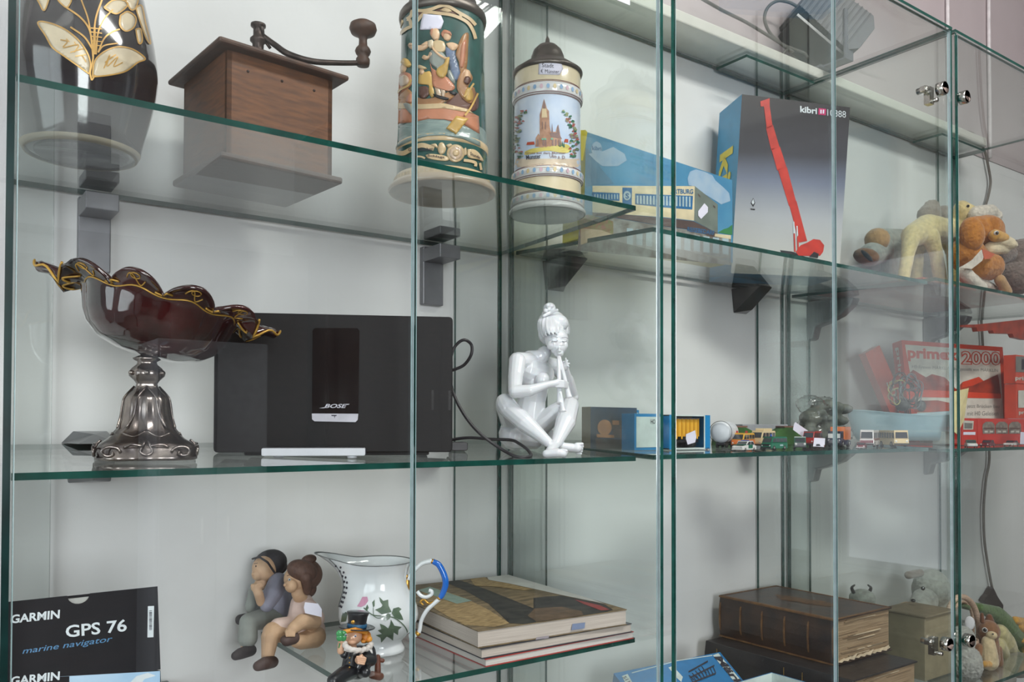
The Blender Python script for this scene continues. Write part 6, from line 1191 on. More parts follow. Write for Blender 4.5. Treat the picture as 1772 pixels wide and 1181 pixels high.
TP2 = -.470; c0, c1, c2 = atz(1335, 1164, TP2), atz(1255, 1187, TP2), atz(1445, 1195, TP2); c3 = c1+c2-c0
t = thing('open_tray', 'open pale tray with blue rim in front of the old books', 'box', ((c0.x+c3.x)/2, (c0.y+c3.y)/2, zb3+.001)); b = MB()
zlo = zb3+.001; R_ = [c0, c1, c3, c2]; cen = sum(R_, Vector())/4; inn_ = [c+(cen-c)*.04 for c in R_]
fl = [Vector((c.x, c.y, zlo)) for c in R_]; fi_ = [Vector((c.x, c.y, zlo+.003)) for c in inn_]
b.add(R_+fl, [(i, (i+1) % 4, 4+(i+1) % 4, 4+i) for i in range(4)], M_MRK); b.add(R_+inn_, [(i, (i+1) % 4, 4+(i+1) % 4, 4+i) for i in range(4)], M_MRK); b.add(inn_+fi_, [(i, (i+1) % 4, 4+(i+1) % 4, 4+i) for i in range(4)], M_LBL); b.add(fi_, [(0, 1, 2, 3)], M_LBL); b.add(fl, [(3, 2, 1, 0)], M_MRK); b.build('tray', t)

# ------------------------------------------------------------------ third cabinet, upper shelf: plush animals
def fur(n, c, c2=None): return mat('plush_'+n, c, .95, rgb2=c2 or tuple(int(x*.86) for x in c), vs=90, bump=.6, bs=500, sheen=.4)
F_CAM = fur('camel', (212, 192, 136)); F_HUMP = fur('grey_brown', (136, 122, 110)); F_ORG = fur('orange', (186, 122, 44), (158, 96, 34)); F_YEL = fur('yellow', (212, 160, 74)); F_WHT = fur('white', (216, 208, 192)); F_GRW = fur('greywhite', (170, 172, 164)); F_BRN = fur('brown', (146, 104, 72)); F_TAN = fur('tan', (190, 150, 104)); F_DGR = fur('dark', (60, 58, 60)); F_MUZ = fur('muzzle', (226, 210, 176)); F_GRYP = fur('grey', (128, 112, 104), (98, 88, 82)); F_GRN = fur('green', (92, 120, 70)); F_GRN2 = fur('lightgreen', (120, 142, 84)); F_PALE = fur('pale_yellow', (206, 196, 146)); F_CREAM = fur('cream', (212, 192, 152)); F_DB = fur('chestnut', (116, 74, 50)); M_FELT = mat('orange_felt', (194, 84, 44), .9, sheen=.3); M_EYEW = mat('eye_white', (228, 228, 224), .15, coat=.5); M_EYEB = mat('eye_black', (18, 18, 20), .08, coat=1)
def PCc(b, m, *A):
    for p, q in zip(A, A[1:]): pc(b, p, q, m)
zC1 = shz('C1', 1.0)+.001
def plush(name, lab, u, v, Y, key='C1', cat='plush toy'): P = at(u, v, Y); return thing(name, lab, cat, (P.x, P.y, shz(key, Y)), 'plush animals')
# thin red tray under the animals
P0 = at(1540, 500, 1.08); P1 = at(1738, 515, .95); b = MB(); b.box((2.02, 1.07, zC1+.004), (.52, .26, .008), mat('red_board', (182, 84, 68), .5)); tag(b.build('red_board', bevel=.002), 'flat red board lying under the plush animals', 'board')
zf = zC1+.009
def foot(u, Y): return (u, 737-(zf+.006)*FPX/at(u, 737, Y).dot(FW))
Y0 = 1.075; fv = foot(1560, Y0)[1]
t = plush('plush_camel', 'pale yellow standing plush camel with a grey-brown hump', 1600, 480, Y0)
b = MB(); PCc(b, F_CAM, (1580, 408, Y0, 20), (1605, 395, Y0, 24), (1632, 400, Y0, 22), (1650, 395, Y0, 17)); PCc(b, F_CAM, (1578, 405, Y0, 16), (1571, 440, Y0-.01, 11), (1561, foot(1561, Y0)[1]-5, Y0-.01, 10)); PCc(b, F_CAM, (1610, 410, Y0-.02, 15), (1620, 440, Y0-.02, 11), (1631, foot(1631, Y0)[1]-5, Y0-.02, 11)); PCc(b, F_CAM, (1590, 410, Y0+.04, 14), (1588, 440, Y0+.04, 10), (1584, foot(1584, Y0+.04)[1]-3, Y0+.04, 10)); PCc(b, F_CAM, (1640, 410, Y0+.03, 14), (1648, 440, Y0+.03, 10), (1654, foot(1654, Y0+.03)[1]-3, Y0+.03, 10))
PCc(b, F_CAM, (1650, 398, Y0-.01, 15), (1660, 380, Y0-.02, 14), (1664, 365, Y0-.03, 14)); PCc(b, F_CAM, (1664, 360, Y0-.03, 13), (1684, 366, Y0-.05, 9), (1690, 368, Y0-.055, 8)); b.build('body', t, remesh=.0022, smooth=3, disp=.002)
b = MB(); PCc(b, F_HUMP, (1608, 372, Y0+.01, 20), (1612, 360, Y0+.01, 14)); PCc(b, F_HUMP, (1632, 372, Y0+.02, 16), (1640, 390, Y0+.02, 14)); b.build('hump', t, remesh=.002, smooth=2, disp=.004)
b = MB(); pe(b, 1675, 357, Y0-.062, 2.6, 2.6, 2.6, M_EYEB); b.build('eye', t)
Yd = 1.175; t = plush('plush_dog', 'lying white plush dog with brown patches behind the camel', 1520, 440, Yd)
fb = foot(1540, Yd)[1]
b = MB(); PCc(b, F_GRW, (1530, 420, Yd, 24), (1560, 425, Yd, 28), (1600, 430, Yd, 26)); PCc(b, F_GRW, (1545, 440, Yd-.02, 22), (1540, fb-16, Yd-.02, 16)); PCc(b, F_GRW, (1505, 442, Yd-.03, 20), (1525, 432, Yd-.01, 22)); PCc(b, F_GRW, (1600, 440, Yd, 18), (1610, fb-12, Yd, 14)); b.build('body', t, remesh=.0022, smooth=3, disp=.002)
b = MB(); pe(b, 1518, 415, Yd-.03, 21, 20, 18, F_TAN); b.build('patch', t, remesh=.002, smooth=2, disp=.002); b = MB(); pe(b, 1499, 444, Yd-.045, 22, 14, 18, F_BRN, -.3); b.build('ear', t, remesh=.002, smooth=2, disp=.002); b = MB(); pe(b, 1500, 443, Yd-.075, 4, 14, 4, F_DGR, .7); b.build('ear_lining', t)
Yl = .985; t = plush('plush_collie', 'orange-brown and white lying plush dog with a pale muzzle', 1700, 470, Yl)
fl_ = foot(1700, Yl)[1]
b = MB(); PCc(b, F_ORG, (1672, 440, Yl, 30), (1690, 460, Yl-.01, 28), (1712, 462, Yl-.02, 24)); PCc(b, F_ORG, (1690, 400, Yl, 26), (1715, 404, Yl-.02, 22)); pe(b, 1705, 398, Yl-.01, 30, 25, 28, F_ORG); b.build('body', t, remesh=.0022, smooth=3, disp=.003)
b = MB(); pe(b, 1682, 405, Yl-.025, 20, 30, 16, F_ORG, .1); b.build('ear', t, remesh=.002, smooth=2, disp=.003); b = MB(); pe(b, 1719, 390, Yl-.035, 12, 15, 10, F_ORG); b.build('ear', t, remesh=.002, smooth=2, disp=.003)
b = MB(); PCc(b, F_MUZ, (1728, 415, Yl-.04, 14), (1748, 422, Yl-.055, 10), (1754, 424, Yl-.06, 7)); PCc(b, F_MUZ, (1715, 430, Yl-.03, 12), (1740, 432, Yl-.045, 8)); b.build('muzzle', t, remesh=.002, smooth=3, disp=.0015)
b = MB(); PCc(b, F_YEL, (1722, 408, Yl-.045, 11), (1738, 412, Yl-.052, 8)); b.build('cheek', t, remesh=.002, smooth=2, disp=.0015)
b = MB(); pe(b, 1724, 403.5, Yl-.068, 4.2, 4.2, 3, M_EYEW); pe(b, 1725.5, 403.5, Yl-.071, 2.6, 2.9, 2.6, M_EYEB); b.build('eye', t)
b = MB(); PCc(b, F_WHT, (1690, 372, Yl+.03, 15), (1712, 368, Yl+.03, 14), (1724, 374, Yl+.02, 10)); b.build('mane', t, remesh=.002, smooth=2, disp=.004)
b = MB(); PCc(b, F_WHT, (1668, 472, Yl-.035, 12), (1690, fl_-8, Yl-.04, 12), (1698, fl_-6, Yl-.042, 10)); PCc(b, F_WHT, (1670, 478, Yl-.01, 12), (1716, fl_-4, Yl-.012, 9), (1728, fl_, Yl-.014, 9)); b.build('paw', t, remesh=.002, smooth=2, disp=.0015)
b = MB(); q = [at(u, v, Yl-.055) for u, v in ((1660, 464), (1682, 450), (1698, 432), (1702, 442), (1698, 452), (1680, 466))]; b.add(q, [tuple(range(6))], F_WHT); q2 = [at(u, v, Yl-.056) for u, v in ((1698, 431), (1720, 440), (1712, 448), (1702, 449))]; b.add(q2, [(0, 1, 2, 3)], M_FELT); o = b.build('collar', t, label='white collar with an orange tip'); md = o.modifiers.new('s', 'SOLIDIFY'); md.thickness = .002
Yg = .99; t = plush('plush_elephant', 'grey-brown shaggy plush beside the orange dog', 1760, 470, Yg)
b = MB(); pe(b, 1768, 448, Yg, 34, 34, 30, F_GRYP); pe(b, 1762, 480, Yg, 32, 30, 28, F_GRYP); PCc(b, F_GRYP, (1745, 440, Yg-.02, 14), (1730, 452, Yg-.03, 8)); b.build('body', t, remesh=.0022, smooth=2, disp=.005)
b = MB(); PCc(b, F_TAN, (1730, 484, Yg-.045, 9), (1742, foot(1742, Yg)[1]-8, Yg-.047, 9)); b.build('foot', t, remesh=.002, smooth=2, disp=.001)

# ------------------------------------------------------------------ third cabinet, middle shelf
M_PRR = mat('primex_red', (206, 66, 36), .35, var=.04, coat=.3); M_PRW = mat('primex_white', (206, 202, 190), .35, coat=.2); M_GIR = mat('girder_red', (168, 58, 32), .4, rgb2=(120, 42, 28), vs=40); M_BRD = mat('print_grey_text', (120, 118, 112), .5)
pA = at(1560, 700, 1.125); pB = at(1738, 700, 1.015); dd = Vector((pB.x-pA.x, pB.y-pA.y, 0)).normalized(); nn_ = Vector((-dd.y, dd.x, 0)); nn_ = nn_ if nn_.y < 0 else -nn_
tilt = radians(9); nP = (nn_*cos(tilt)+Vector((0, 0, sin(tilt)))).normalized(); PP = Plane(at(1560, 760, 1.125), nP); zC2 = shz('C2', 1.1)+.001
Fq = [PP.pt(*c) for c in ((1560, 589), (1735, 601), (1748, 772), (1578, 775))]; back_ = -nP*.034
for i_, j_ in ((3, 0), (2, 1)): Fq[i_] = Fq[j_]+(Fq[i_]-Fq[j_])*((Fq[j_].z-zC2-.009)/(Fq[j_].z-Fq[i_].z))
t = thing('train_set_box', 'large red and white train set box printed with red bridge girders', 'box', ((Fq[0].x+Fq[2].x)/2, (Fq[0].y+Fq[2].y)/2+.02, zC2)); b = MB()
dz = zC2-min(p.z for p in Fq)
Bq = [p+back_ for p in Fq]; b.add(Fq+Bq, [(3, 2, 1, 0), (4, 5, 6, 7), (0, 1, 5, 4), (2, 3, 7, 6), (0, 4, 7, 3), (1, 2, 6, 5)], M_PRR); b.build('carton', t)
def r9(x, y): return (1440+x/4.922, 560+y/4.922)
b = MB(); b.poly(PP, [r9(620, 180), r9(1425, 238), r9(1470, 960), r9(760, 960)], M_PRW, .0005)
b.poly(PP, [r9(665, 420), r9(690, 395), r9(740, 425), r9(800, 460), r9(850, 432), r9(960, 460), r9(1000, 500), r9(1055, 560), r9(1110, 500), r9(1250, 455), r9(1290, 490), r9(1410, 435), r9(1420, 470), r9(1440, 640), r9(690, 625)], M_GIR, .0010)
b.poly(PP, [r9(1110, 500), r9(1250, 455), r9(1290, 490), r9(1200, 530), r9(1105, 548)], M_PRR, .0014); b.poly(PP, [r9(680, 560), r9(1440, 600), r9(1440, 640), r9(690, 628)], M_PRR, .0013)
b.poly(PP, [r9(700, 690), r9(760, 660), r9(900, 655), r9(1010, 680), r9(1010, 760), r9(700, 755)], M_GIR, .0010)
b.text(PP, 'primex', M_PRR, r9(645, 322), r9(1075, 345), r9(640, 205), .0010, .04)
b.text(PP, '2000', M_PRR, r9(1100, 352), r9(1440, 360), r9(1098, 232), .0010, .06); b.text(PP, '2000', M_PRW, r9(1108, 346), r9(1432, 354), r9(1106, 240), .0014, .0)
b.text(PP, 'H0-System MÄRKLIN', M_BRD, r9(680, 388), r9(1010, 405), r9(680, 348), .001, .0); b.text(PP, 'hergestellt von MÄRKLIN', M_BRD, r9(1040, 408), r9(1412, 422), r9(1040, 368), .001, .0)
b.text(PP, 'jetzt Brücken bau', M_BRD, r9(1150, 728), r9(1425, 730), r9(1150, 690), .001); b.text(PP, 'mit H0 Geleisen', M_BRD, r9(1150, 785), r9(1415, 785), r9(1150, 748), .001); b.build('front_print', t)
SQ = Plane(Fq[0], (Fq[3]-Fq[0]).cross(back_)); b = MB()
b.text(SQ, 'primex', M_PRW, r9(508, 190), r9(590, 600), r9(562, 182), .0012, .03) if 0 else None
cs = [(Fq[0]+(Fq[3]-Fq[0])*s_+back_*k_) for s_, k_ in ((.06, .75), (.62, .75), (.06, .25))]
vs_, fs_ = glyphs('primex', .03, 0); x0_ = min(v.x for v in vs_); x1_ = max(v.x for v in vs_); y0_ = min(v.y for v in vs_); y1_ = max(v.y for v in vs_); off_ = ((Fq[3]-Fq[0]).cross(back_)).normalized()*.0008; off_ = off_ if off_.x < 0 else -off_
b.add([cs[0]+(cs[1]-cs[0])*((v.x-x0_)/(x1_-x0_))+(cs[2]-cs[0])*((v.y-y0_)/(y1_-y0_))+off_ for v in vs_], fs_, M_PRW); b.build('spine_lettering', t)
# second red box leaning behind it
F2 = [p+back_*1.15 for p in Fq]; e2 = (Fq[0]-Fq[1]).normalized(); F2 = [at(1497, 612, 1.175), at(1522, 598, 1.172), at(1592, 772, 1.165), at(1560, 775, 1.17)]; F2 = [Vector((p.x, p.y, max(p.z, zC2+.004))) for p in F2]; B2_ = [p+Vector((.02, .03, 0)) for p in F2]
B2_ = [Vector((p.x, min(p.y, 1.242), p.z)) for p in B2_]
t = thing('train_set_box', 'narrow red box with number 5088 on its spine, tilted behind the large train set box', 'box', ((F2[0].x+F2[2].x)/2, 1.19, zC2)); b = MB(); b.add(F2+B2_, [(3, 2, 1, 0), (4, 5, 6, 7), (0, 1, 5, 4), (2, 3, 7, 6), (0, 4, 7, 3), (1, 2, 6, 5)], M_PRR); b.build('carton', t)
vs_, fs_ = glyphs('5088', .03, 0); x0_ = min(v.x for v in vs_); x1_ = max(v.x for v in vs_); y0_ = min(v.y for v in vs_); y1_ = max(v.y for v in vs_)
a_ = F2[0]+(F2[3]-F2[0])*.38+(F2[1]-F2[0])*.45; u_ = (F2[3]-F2[0])*.36; w_ = (F2[1]-F2[0])*.42; nb = (F2[1]-F2[0]).cross(F2[3]-F2[0]).normalized()*.001; nb = nb if nb.dot(F2[0]) < 0 else -nb
b = MB(); b.add([a_+u_*((v.x-x0_)/(x1_-x0_))+w_*((v.y-y0_)/(y1_-y0_))+nb for v in vs_], fs_, M_PRW); b.build('spine_lettering', t)
# pale blue tub
Yt = 1.045; ca = at(1562, 740, Yt); k = ppm(ca); t = thing('plastic_tub', 'pale blue oval plastic tub with a wavy rim', 'tub', (ca.x+.01, Yt+.02, shz('C2', Yt))); zt0 = shz('C2', Yt)+.0085
zr = at(1540, 714, Yt).z; M_TUB = mat('pale_blue_plastic', (150, 178, 190), .4, var=.02, sub=.1); rw = 66/k*1.02; vs_ = []; fs_ = []; NA = 72
pf = [(.80, 0), (.84, .003), (.92, .3), (.985, .85), (1.0, .97), (1.02, 1.0), (1.0, 1.0), (.965, .95), (.90, .3), (.82, .06), (.01, .05)]
tw = at(1562, 740, Yt); ax = Vector((cos(-.35), sin(-.35), 0)); ay = Vector((-ax.y, ax.x, 0))
for r, s_ in pf:
    for j in range(NA):
        a = 2*pi*j/NA; q_ = Vector((tw.x+.025, Yt+.005, 0))+ax*(r*.158*cos(a))+ay*(r*.044*sin(a)); h_ = zr-zt0; z_ = zt0+h_*s_*(1 if s_ < .5 else 1+.09*sin(2*a+1.0)*(s_-.5)*2); vs_.append(Vector((q_.x, q_.y, z_)))
for i in range(len(pf)-1):
    for j in range(NA): kx = (j+1) % NA; fs_.append((i*NA+j, i*NA+kx, (i+1)*NA+kx, (i+1)*NA+j))
fs_.append(tuple(range(NA))[::-1]); b = MB(); b.add(vs_, fs_, M_TUB, True); b.build('shell', t)
for j in (.3, 2.7, 3.6, 5.8): b = MB(); q_ = Vector((tw.x+.025, Yt+.005, 0))+ax*(.115*cos(j))+ay*(.032*sin(j)); b.lathe((q_.x, q_.y, shz('C2', q_.y)+.0005), [(.006, 0), (.008, .009)], M_TUB, 16); b.build('foot', t)
# tangle of thin wires in and above the tub
random.seed(21); t = thing('wire_bundle', 'tangle of black, yellow and grey model railway wires above the pale blue tub', 'wires', (tw.x+.03, Yt+.03, zt0)); 
for nm, m_, cu, cv, n_l, R0 in (('black_wire', mat('wire_black', (42, 42, 44), .5), 1568, 678, 7, 26), ('yellow_wire', mat('wire_yellow', (170, 160, 90), .5), 1555, 672, 2, 22), ('grey_wire', mat('wire_grey', (110, 116, 124), .5), 1572, 668, 4, 24)):
    for L in range(n_l):
        pts = []; r1 = R0*random.uniform(.5, 1.1); ph = random.random()*6; cx_ = cu+random.uniform(-8, 8); cy_ = cv+random.uniform(-10, 16)
        for j in range(15): a = ph+j*.55; rr = r1*(1+.2*sin(j*1.7+L)); pts.append(at(cx_+rr*cos(a)*.8, cy_+rr*sin(a), 1.075+.012*sin(j+L)))
        b = MB(); b.tube(pts, .0013, m_, 6, 4); b.build(nm, t)
for j in range(4):
    b = MB(); b.tube([at(1562+j*4, 690, 1.08), at(1566+j*3, 712, 1.085), at(1570+j*4, 735, 1.09)], .0014, MATS['wire_black'], 6, 4); b.build('black_wire', t)
b = MB(); pe(b, 1562, 703, 1.07, 12, 9, 9, mat('wire_black', (42, 42, 44))); pe(b, 1594, 703, 1.07, 8, 10, 8, MATS['wire_black']); b.build('plug_cluster', t, remesh=.002, smooth=1)
# clear bag of grey-green odds and ends behind the cars
M_BAG = mat('bag_contents', (104, 108, 96), .7, rgb2=(78, 86, 82), vs=60, bump=.5); Yb = 1.035; P_ = at(1435, 740, Yb); t = thing('plastic_bag', 'crumpled clear plastic bag of grey-green parts behind the toy lorry', 'bag', (P_.x, P_.y, shz('B2', Yb)))
b = MB(); random.seed(9)
for k_ in range(26): u_ = random.uniform(1396, 1456); v_ = random.uniform(700, 768); pe(b, u_, v_+(10 if u_ < 1410 else 0), Yb+random.uniform(-.01, .03), random.uniform(12, 20), random.uniform(8, 14), 16, M_BAG)
b.build('contents', t, remesh=.004, smooth=2, disp=.004)
b = MB(); random.seed(4)
for k_ in range(16): u_ = random.uniform(1396, 1456); v_ = random.uniform(696, 762); pe(b, u_, v_, Yb+random.uniform(-.01, .02), random.uniform(18, 26), random.uniform(12, 18), 24, glassmat('bag_film', (.93, .94, .93), .12))
b.build('film', t, remesh=.005, disp=.010)
# paper slip, red boxes, toy cars of the third cabinet
b = MB(); q = [at(u, v, Y) for u, v, Y in ((1650, 678, .975), (1676, 672, .975), (1668, 728, .965), (1656, 752, .955), (1647, 745, .955))]; b.add(q, [tuple(range(5))], mat('yellow_paper', (214, 200, 150), .7)); o = b.build('paper_slip'); md = o.modifiers.new('s', 'SOLIDIFY'); md.thickness = .0006
for u, v in (): pass
tag(o, 'yellowish paper slip standing between the pale blue tub and the red locomotive box', 'paper')
zc2 = shz('C2', .97)+.001; RPn = Plane((0, .965, 0), (0, 1, 0)); a = RPn.pt(1664, 724); c = RPn.pt(1692, 770); e = RPn.pt(1815, 724); M_RBX = mat('bright_red_box', (204, 48, 36), .35, var=.03, coat=.3)
t = thing('railcar_box', 'small red box with a grey railcar picture, beside the larger locomotive box', 'box', ((a.x+c.x)/2, .985, zc2)); b = MB(); b.box(((a.x+c.x)/2-.001, .985, (zc2+a.z)/2), (c.x-a.x-.003, .04, a.z-zc2), M_RBX); b.build('carton', t, bevel=.0005)
b = MB(); b.poly(RPn, [(1667, 728), (1685, 729), (1684, 744), (1667, 744)], M_PRW, .0006); b.poly(RPn, [(1669, 732), (1683, 733), (1682, 742), (1669, 742)], M_BRD, .0010); b.poly(RPn, [(1667, 748), (1688, 748), (1688, 753), (1667, 753)], M_TAG, .0006); b.build('picture', t)
t = thing('engines_box', 'long red box picturing three grey railway engines', 'box', ((c.x+e.x)/2, .985, zc2)); b = MB(); b.box(((c.x+e.x)/2, .985, (zc2+a.z)/2), (e.x-c.x-.001, .04, a.z-zc2), M_RBX); b.build('carton', t, bevel=.0005)
b = MB(); M_ENG = mat('engine_print', (150, 138, 126), .4, rgb2=(104, 92, 84), vs=120)
for k_ in range(3): x = 1280+k_*112; b.poly(RPn, [r9(x+4, 860), r9(x+30, 838), r9(x+80, 838), r9(x+104, 860), r9(x+106, 880), r9(x+106, 940), r9(x+4, 940), r9(x, 880)], M_ENG, .0008); b.poly(RPn, [r9(x+10, 888), r9(x+98, 890), r9(x+98, 902), r9(x+10, 900)], mat('engine_window', (96, 66, 58), .3), .0012); b.poly(RPn, [r9(x+18, 915), r9(x+45, 915), r9(x+45, 930), r9(x+18, 930)], M_PRW, .0012); b.poly(RPn, [r9(x+62, 915), r9(x+90, 915), r9(x+90, 930), r9(x+62, 930)], M_PRW, .0012)
b.build('picture', t)
# red boxes at the back and the red bridge girders on them
R2 = Plane((0, .968, 0), (0, 1, 0)); z_ = RPn.pt(1700, 724).z+.0006; a = R2.pt(1752, 664); a.x += .022; wd_ = 2.505-a.x
t = thing('window_carton', 'lower of two orange-red window boxes at the back', 'box', (a.x+.1, .985, z_), 'orange-red window boxes'); wd_ = max(2.505-a.x, .05); b = MB(); b.box((a.x+wd_/2, .983, (z_+a.z)/2), (wd_-.002, .029, a.z-z_), M_PRR); b.build('carton', t, bevel=.0006); b = MB(); b.poly(R2, [(1762, 676), (1790, 676), (1790, 706), (1762, 706)], M_PRW, .0008); b.text(R2, 'primex', M_PRW, (1763, 719), (1795, 720), (1763, 711), .0008, .03); b.build('picture', t)
a2 = R2.pt(1748, 613); t = thing('window_carton', 'upper of two orange-red window boxes at the back', 'box', (a.x+.1, .985, a.z+.001), 'orange-red window boxes'); b = MB(); b.box((a.x-.003+wd_/2, .983, (a.z+a2.z)/2+.0005), (wd_-.002, .029, a2.z-a.z-.001), M_PRR); b.build('carton', t, bevel=.0006); b = MB(); b.poly(R2, [(1758, 617), (1790, 618), (1790, 645), (1758, 644)], M_BRD, .0008); b.poly(R2, [(1768, 622), (1790, 623), (1790, 640), (1768, 640)], M_INK, .0012); b.text(R2, 'primex', M_PRW, (1757, 660), (1795, 662), (1757, 651), .0008, .03); b.build('picture', t)
t = thing('bridge_girders', 'red-brown toy bridge girders lying across the boxes under the upper shelf', 'toy bridge', (a.x, .985, a2.z)); b = MB(); gz = at(1700, 572, .98).z; M_G2 = mat('girder_brown_red', (156, 66, 42), .5)
zt2 = at(1760, 588, .98).z
b.box((a.x+.13, .985, (a2.z+zt2)/2+.001), (.03, .02, max(.01, zt2-a2.z)), M_G2); b.build('support', t)
q = [at(u, v, .98) for u, v in ((1664, 563), (1700, 561), (1772, 553), (1830, 548), (1830, 590), (1772, 588), (1755, 584), (1752, 578), (1720, 577), (1718, 572), (1692, 574), (1690, 567), (1664, 566))]; n = len(q); b = MB()
from mathutils.geometry import tessellate_polygon
tr = [tuple(x) for x in tessellate_polygon([q])]; q2 = [p+Vector((0, .012, 0)) for p in q]; b.add(q+q2, tr+[tuple(n+i for i in x[::-1]) for x in tr]+[(i, n+i, n+(i+1) % n, (i+1) % n) for i in range(n)], M_GIR); b.build('girder', t)
# toy cars in front of the red boxes
vehicle('toy_car', 'green and white toy saloon car in front of the red boxes', 1680, 768, .915, 214, .046, .020, .0165, 'car', P_GRN, P_WHT, key='C2')
vehicle('toy_car', 'maroon toy saloon in front of the locomotive box', 1709, 768, .918, 190, .050, .019, .0155, 'car', P_MAR, key='C2')
vehicle('toy_car', 'red and white toy sports car in front of the locomotive box', 1750, 767, .925, 186, .052, .019, .013, 'car', P_MAR, P_WHT, key='C2')
b = MB(); q = [at(u, v, .905) for u, v in ((1766, 748), (1785, 749), (1785, 770), (1765, 769))]; b.add(q, [(0, 1, 2, 3)], M_TAG); o = b.build('price_tag'); md = o.modifiers.new('s', 'SOLIDIFY'); md.thickness = .0004; tag(o, 'white paper tag beside the red and white sports car', 'tag')
b = MB(); P_ = at(1632, 755, 1.0); b.box((P_.x, P_.y, shz('C2', 1.0)+.016), (.04, .03, .030), mat('pale_block', (186, 192, 184), .5)); tag(b.build('pale_block', bevel=.002), 'small pale block beside the pale blue tub', 'block')

# ------------------------------------------------------------------ third cabinet, low shelf: pile of small plush toys
zC3 = shz('C3', 1.0)
def pl3(name, lab, u, v, Y): P = at(u, v, Y); return thing(name, lab, 'plush toy', (P.x, P.y, zC3), 'small plush toys')
Y = 1.12; t = pl3('plush_bear', 'big grey plush animal with a drooping snout, sitting behind the hinge', 1600, 1050, Y)
b = MB(); pe(b, 1612, 1022, Y, 32, 36, 30, F_GRW); PCc(b, F_GRW, (1600, 1040, Y-.02, 22), (1584, 1062, Y-.04, 14)); PCc(b, F_GRW, (1620, 1050, Y, 34), (1630, 1110, Y, 40), (1632, 1150, Y, 40)); b.build('body', t, remesh=.0025, smooth=3, disp=.003)
b = MB(); PCc(b, F_HUMP, (1592, 992, Y-.01, 7), (1572, 996, Y-.02, 7)); b.build('ear', t, remesh=.002, smooth=2); b = MB(); pe(b, 1597, 1019, Y-.055, 3.5, 3.5, 3, M_EYEB); pe(b, 1580, 1040, Y-.065, 4, 3, 3, M_EYEB); b.build('face', t)
b = MB(); PCc(b, F_TAN, (1570, 1060, Y-.01, 18), (1575, 1085, Y-.01, 22), (1560, 1150, Y, 26)); b.build('arm', t, remesh=.0025, smooth=3, disp=.003)
Y = 1.17; t = pl3('plush_cow', 'small plush head with dark horns behind the big brown book', 1490, 1030, Y); b = MB(); pe(b, 1492, 1036, Y, 22, 16, 18, F_GRW); PCc(b, F_GRW, (1495, 1050, Y, 20), (1500, 1180, Y, 26)); b.build('body', t, remesh=.0025, smooth=3, disp=.002)
for u_, s_ in ((1477, -1), (1504, 1)): b = MB(); b.tube([at(u_, 1026, Y-.01), at(u_+3*s_, 1018, Y-.012), at(u_-2*s_, 1013, Y-.012)], [.005, .0035, .002], F_DGR, 8); b.build('horn', t)
b = MB(); P_ = at(1588, 1120, 1.03); b.box((P_.x, 1.03, zC3+.072), (.12, .10, .14), mat('tan_card', (160, 146, 120), .7)); b.box((P_.x, 1.03, zC3+.144), (.13, .11, .006), mat('tan_card_top', (124, 112, 92), .7)); tag(b.build('tan_box', bevel=.002), 'tan cardboard box in front of the big grey plush animal', 'box')
b = MB(); P_ = at(1505, 983, 1.21); vs_ = [at(1452+12*i, 984-5*sin(i*.55)+(12 if j else 0), 1.2+.02*sin(i)) for j in (0, 1) for i in range(11)]
# basket with a curved wicker handle
Y = 1.0; M_WICK = mat('wicker', (208, 182, 160), .7, rgb2=(168, 142, 122), vs=150, bump=.6, stretch=(1, 1, 3)); cB = at(1668, 1150, Y); t = thing('basket', 'small pale wicker basket with a high curved handle', 'basket', (cB.x, cB.y, zC3))
b = MB(); b.tube([at(1640, 1110, Y), at(1638, 1072, Y), at(1650, 1040, Y), at(1668, 1034, Y), at(1684, 1048, Y), at(1692, 1072, Y), at(1694, 1095, Y), at(1692, 1120, Y)], .0068, M_WICK, 10); b.tube([at(1648, 1112, Y+.03), at(1646, 1072, Y+.03), at(1658, 1046, Y+.03), at(1672, 1044, Y+.03), at(1682, 1062, Y+.03), at(1684, 1100, Y+.03)], .004, M_WICK, 8); b.build('handle', t)
b = MB(); c_ = Vector((cB.x, cB.y+.01, zC3)); b.lathe(c_, [(.032, 0), (.038, .02), (.041, .05), (.040, .062), (.037, .06), (.034, .02), (.001, .012)], M_WICK, 40, rfun=lambda a, z: 1+.03*cos(20*a)); b.build('bowl', t)
Y = .955; t = pl3('plush_lamb', 'fluffy grey-white plush leaning against the wicker basket', 1676, 1150, Y); b = MB(); pe(b, 1674, 1150, Y, 24, 32, 26, F_GRW); pe(b, 1666, 1108, Y+.01, 20, 24, 20, F_WHT); b.build('body', t, remesh=.0022, smooth=1, disp=.008)
b = MB(); pe(b, 1678, 1079, Y, 8, 12, 3, mat('plush_white_ear', (214, 214, 216), .9)); b.build('ear', t)
Y = .965; t = pl3('plush_squirrel', 'small brown plush squirrel with a cream belly and round white-ringed eye', 1710, 1120, Y)
fC = lambda u_: 737-(zC3+.004)*FPX/at(u_, 737, Y).dot(FW)
b = MB(); pe(b, 1711, 1093, Y, 18, 19, 17, F_BRN); PCc(b, F_BRN, (1711, 1110, Y+.01, 16), (1712, 1140, Y+.01, 17)); PCc(b, F_BRN, (1726, 1125, Y, 8), (1729, 1148, Y, 7)); PCc(b, F_DB, (1695, 1122, Y, 8), (1693, 1132, Y, 7)); b.build('body', t, remesh=.0014, smooth=2, disp=.0015)
b = MB(); PCc(b, F_CREAM, (1710, 1112, Y-.014, 11), (1712, 1135, Y-.018, 14), (1712, 1146, Y-.018, 15)); pe(b, 1716, 1100, Y-.022, 9, 7, 6, F_MUZ); b.build('belly', t, remesh=.0014, smooth=2, disp=.001)
b = MB(); PCc(b, F_YEL, (1703, 1150, Y-.024, 6), (1722, 1150, Y-.024, 6)); b.build('foot', t, remesh=.0014, smooth=2, disp=.001)
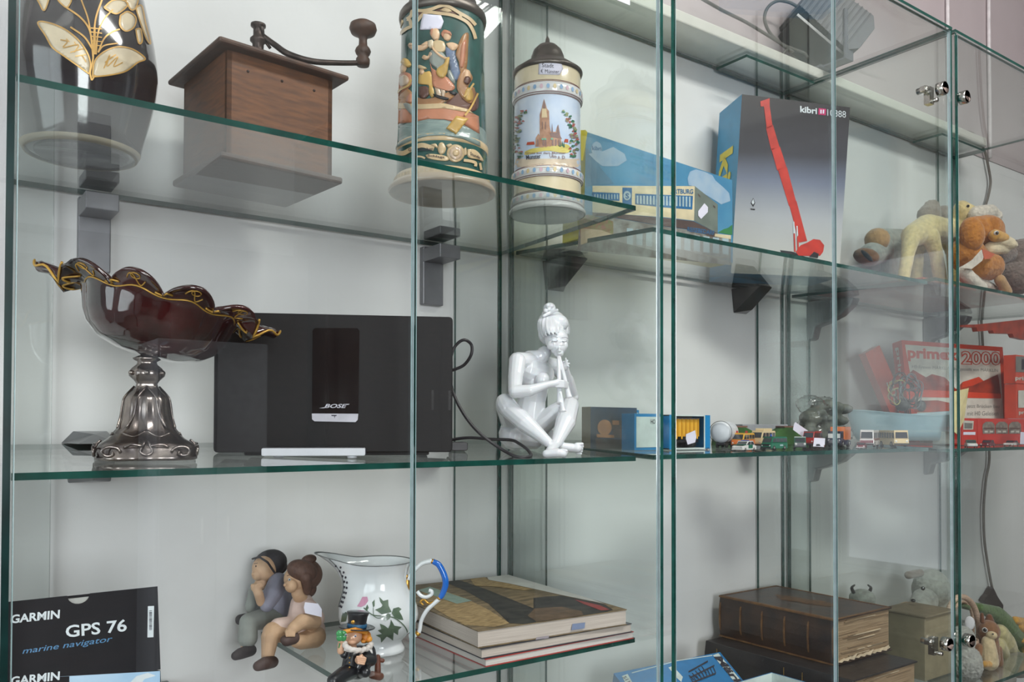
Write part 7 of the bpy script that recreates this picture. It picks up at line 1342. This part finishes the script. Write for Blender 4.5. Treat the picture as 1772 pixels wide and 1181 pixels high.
b = MB(); PCc(b, F_DB, (1700, 1076, Y, 4), (1699, 1064, Y, 3)); PCc(b, F_CREAM, (1712, 1075, Y+.005, 8), (1712, 1068, Y+.005, 5)); b.build('ear', t, remesh=.001, smooth=1)
b = MB(); pe(b, 1704, 1091, Y-.024, 4.4, 4.6, 3, M_EYEW); pe(b, 1704.5, 1091, Y-.0265, 3, 3.3, 2.6, M_EYEB); pe(b, 1718, 1098, Y-.029, 1.8, 1.4, 1.4, M_EYEB); b.build('eye', t)
Y = 1.02; t = pl3('plush_dragon', 'green and yellow plush dragon lying behind the squirrel', 1740, 1100, Y)
b = MB(); PCc(b, F_GRN, (1695, 1052, Y, 8), (1725, 1064, Y, 14), (1742, 1085, Y, 18), (1760, 1105, Y, 16), (1772, 1130, Y, 12)); PCc(b, F_GRN, (1655, 1045, Y+.02, 6), (1700, 1054, Y+.01, 9)); b.build('body', t, remesh=.0018, smooth=2, disp=.002)
b = MB(); PCc(b, F_PALE, (1730, 1095, Y-.02, 14), (1740, 1112, Y-.02, 16), (1748, 1122, Y-.02, 12)); PCc(b, F_PALE, (1728, 1118, Y-.025, 12), (1738, 1132, Y-.025, 9)); pe(b, 1752, 1130, Y-.02, 12, 10, 10, F_PALE); b.build('belly', t, remesh=.0018, smooth=2, disp=.0015)
b = MB(); pe(b, 1755, 1150, Y-.03, 40, 22, 30, mat('grey_cloth_fur', (150, 146, 140), .95, bump=.6)); pe(b, 1725, 1172, Y-.04, 30, 16, 22, MATS['grey_cloth_fur']); tag(b.build('grey_cloth', remesh=.003, smooth=3, disp=.003), 'grey fluffy cloth lying under the small plush toys', 'cloth')
Y = 1.0; t = pl3('plush_tiger', 'yellow and black plush at the end of the toy pile', 1765, 1085, Y); b = MB(); PCc(b, F_YEL, (1757, 1074, Y, 7), (1785, 1082, Y, 9)); PCc(b, F_YEL, (1770, 1108, Y, 6), (1785, 1110, Y, 7)); PCc(b, F_DGR, (1762, 1084, Y, 6), (1785, 1096, Y, 12), (1785, 1130, Y, 20)); b.build('body', t, remesh=.002, smooth=2, disp=.002)
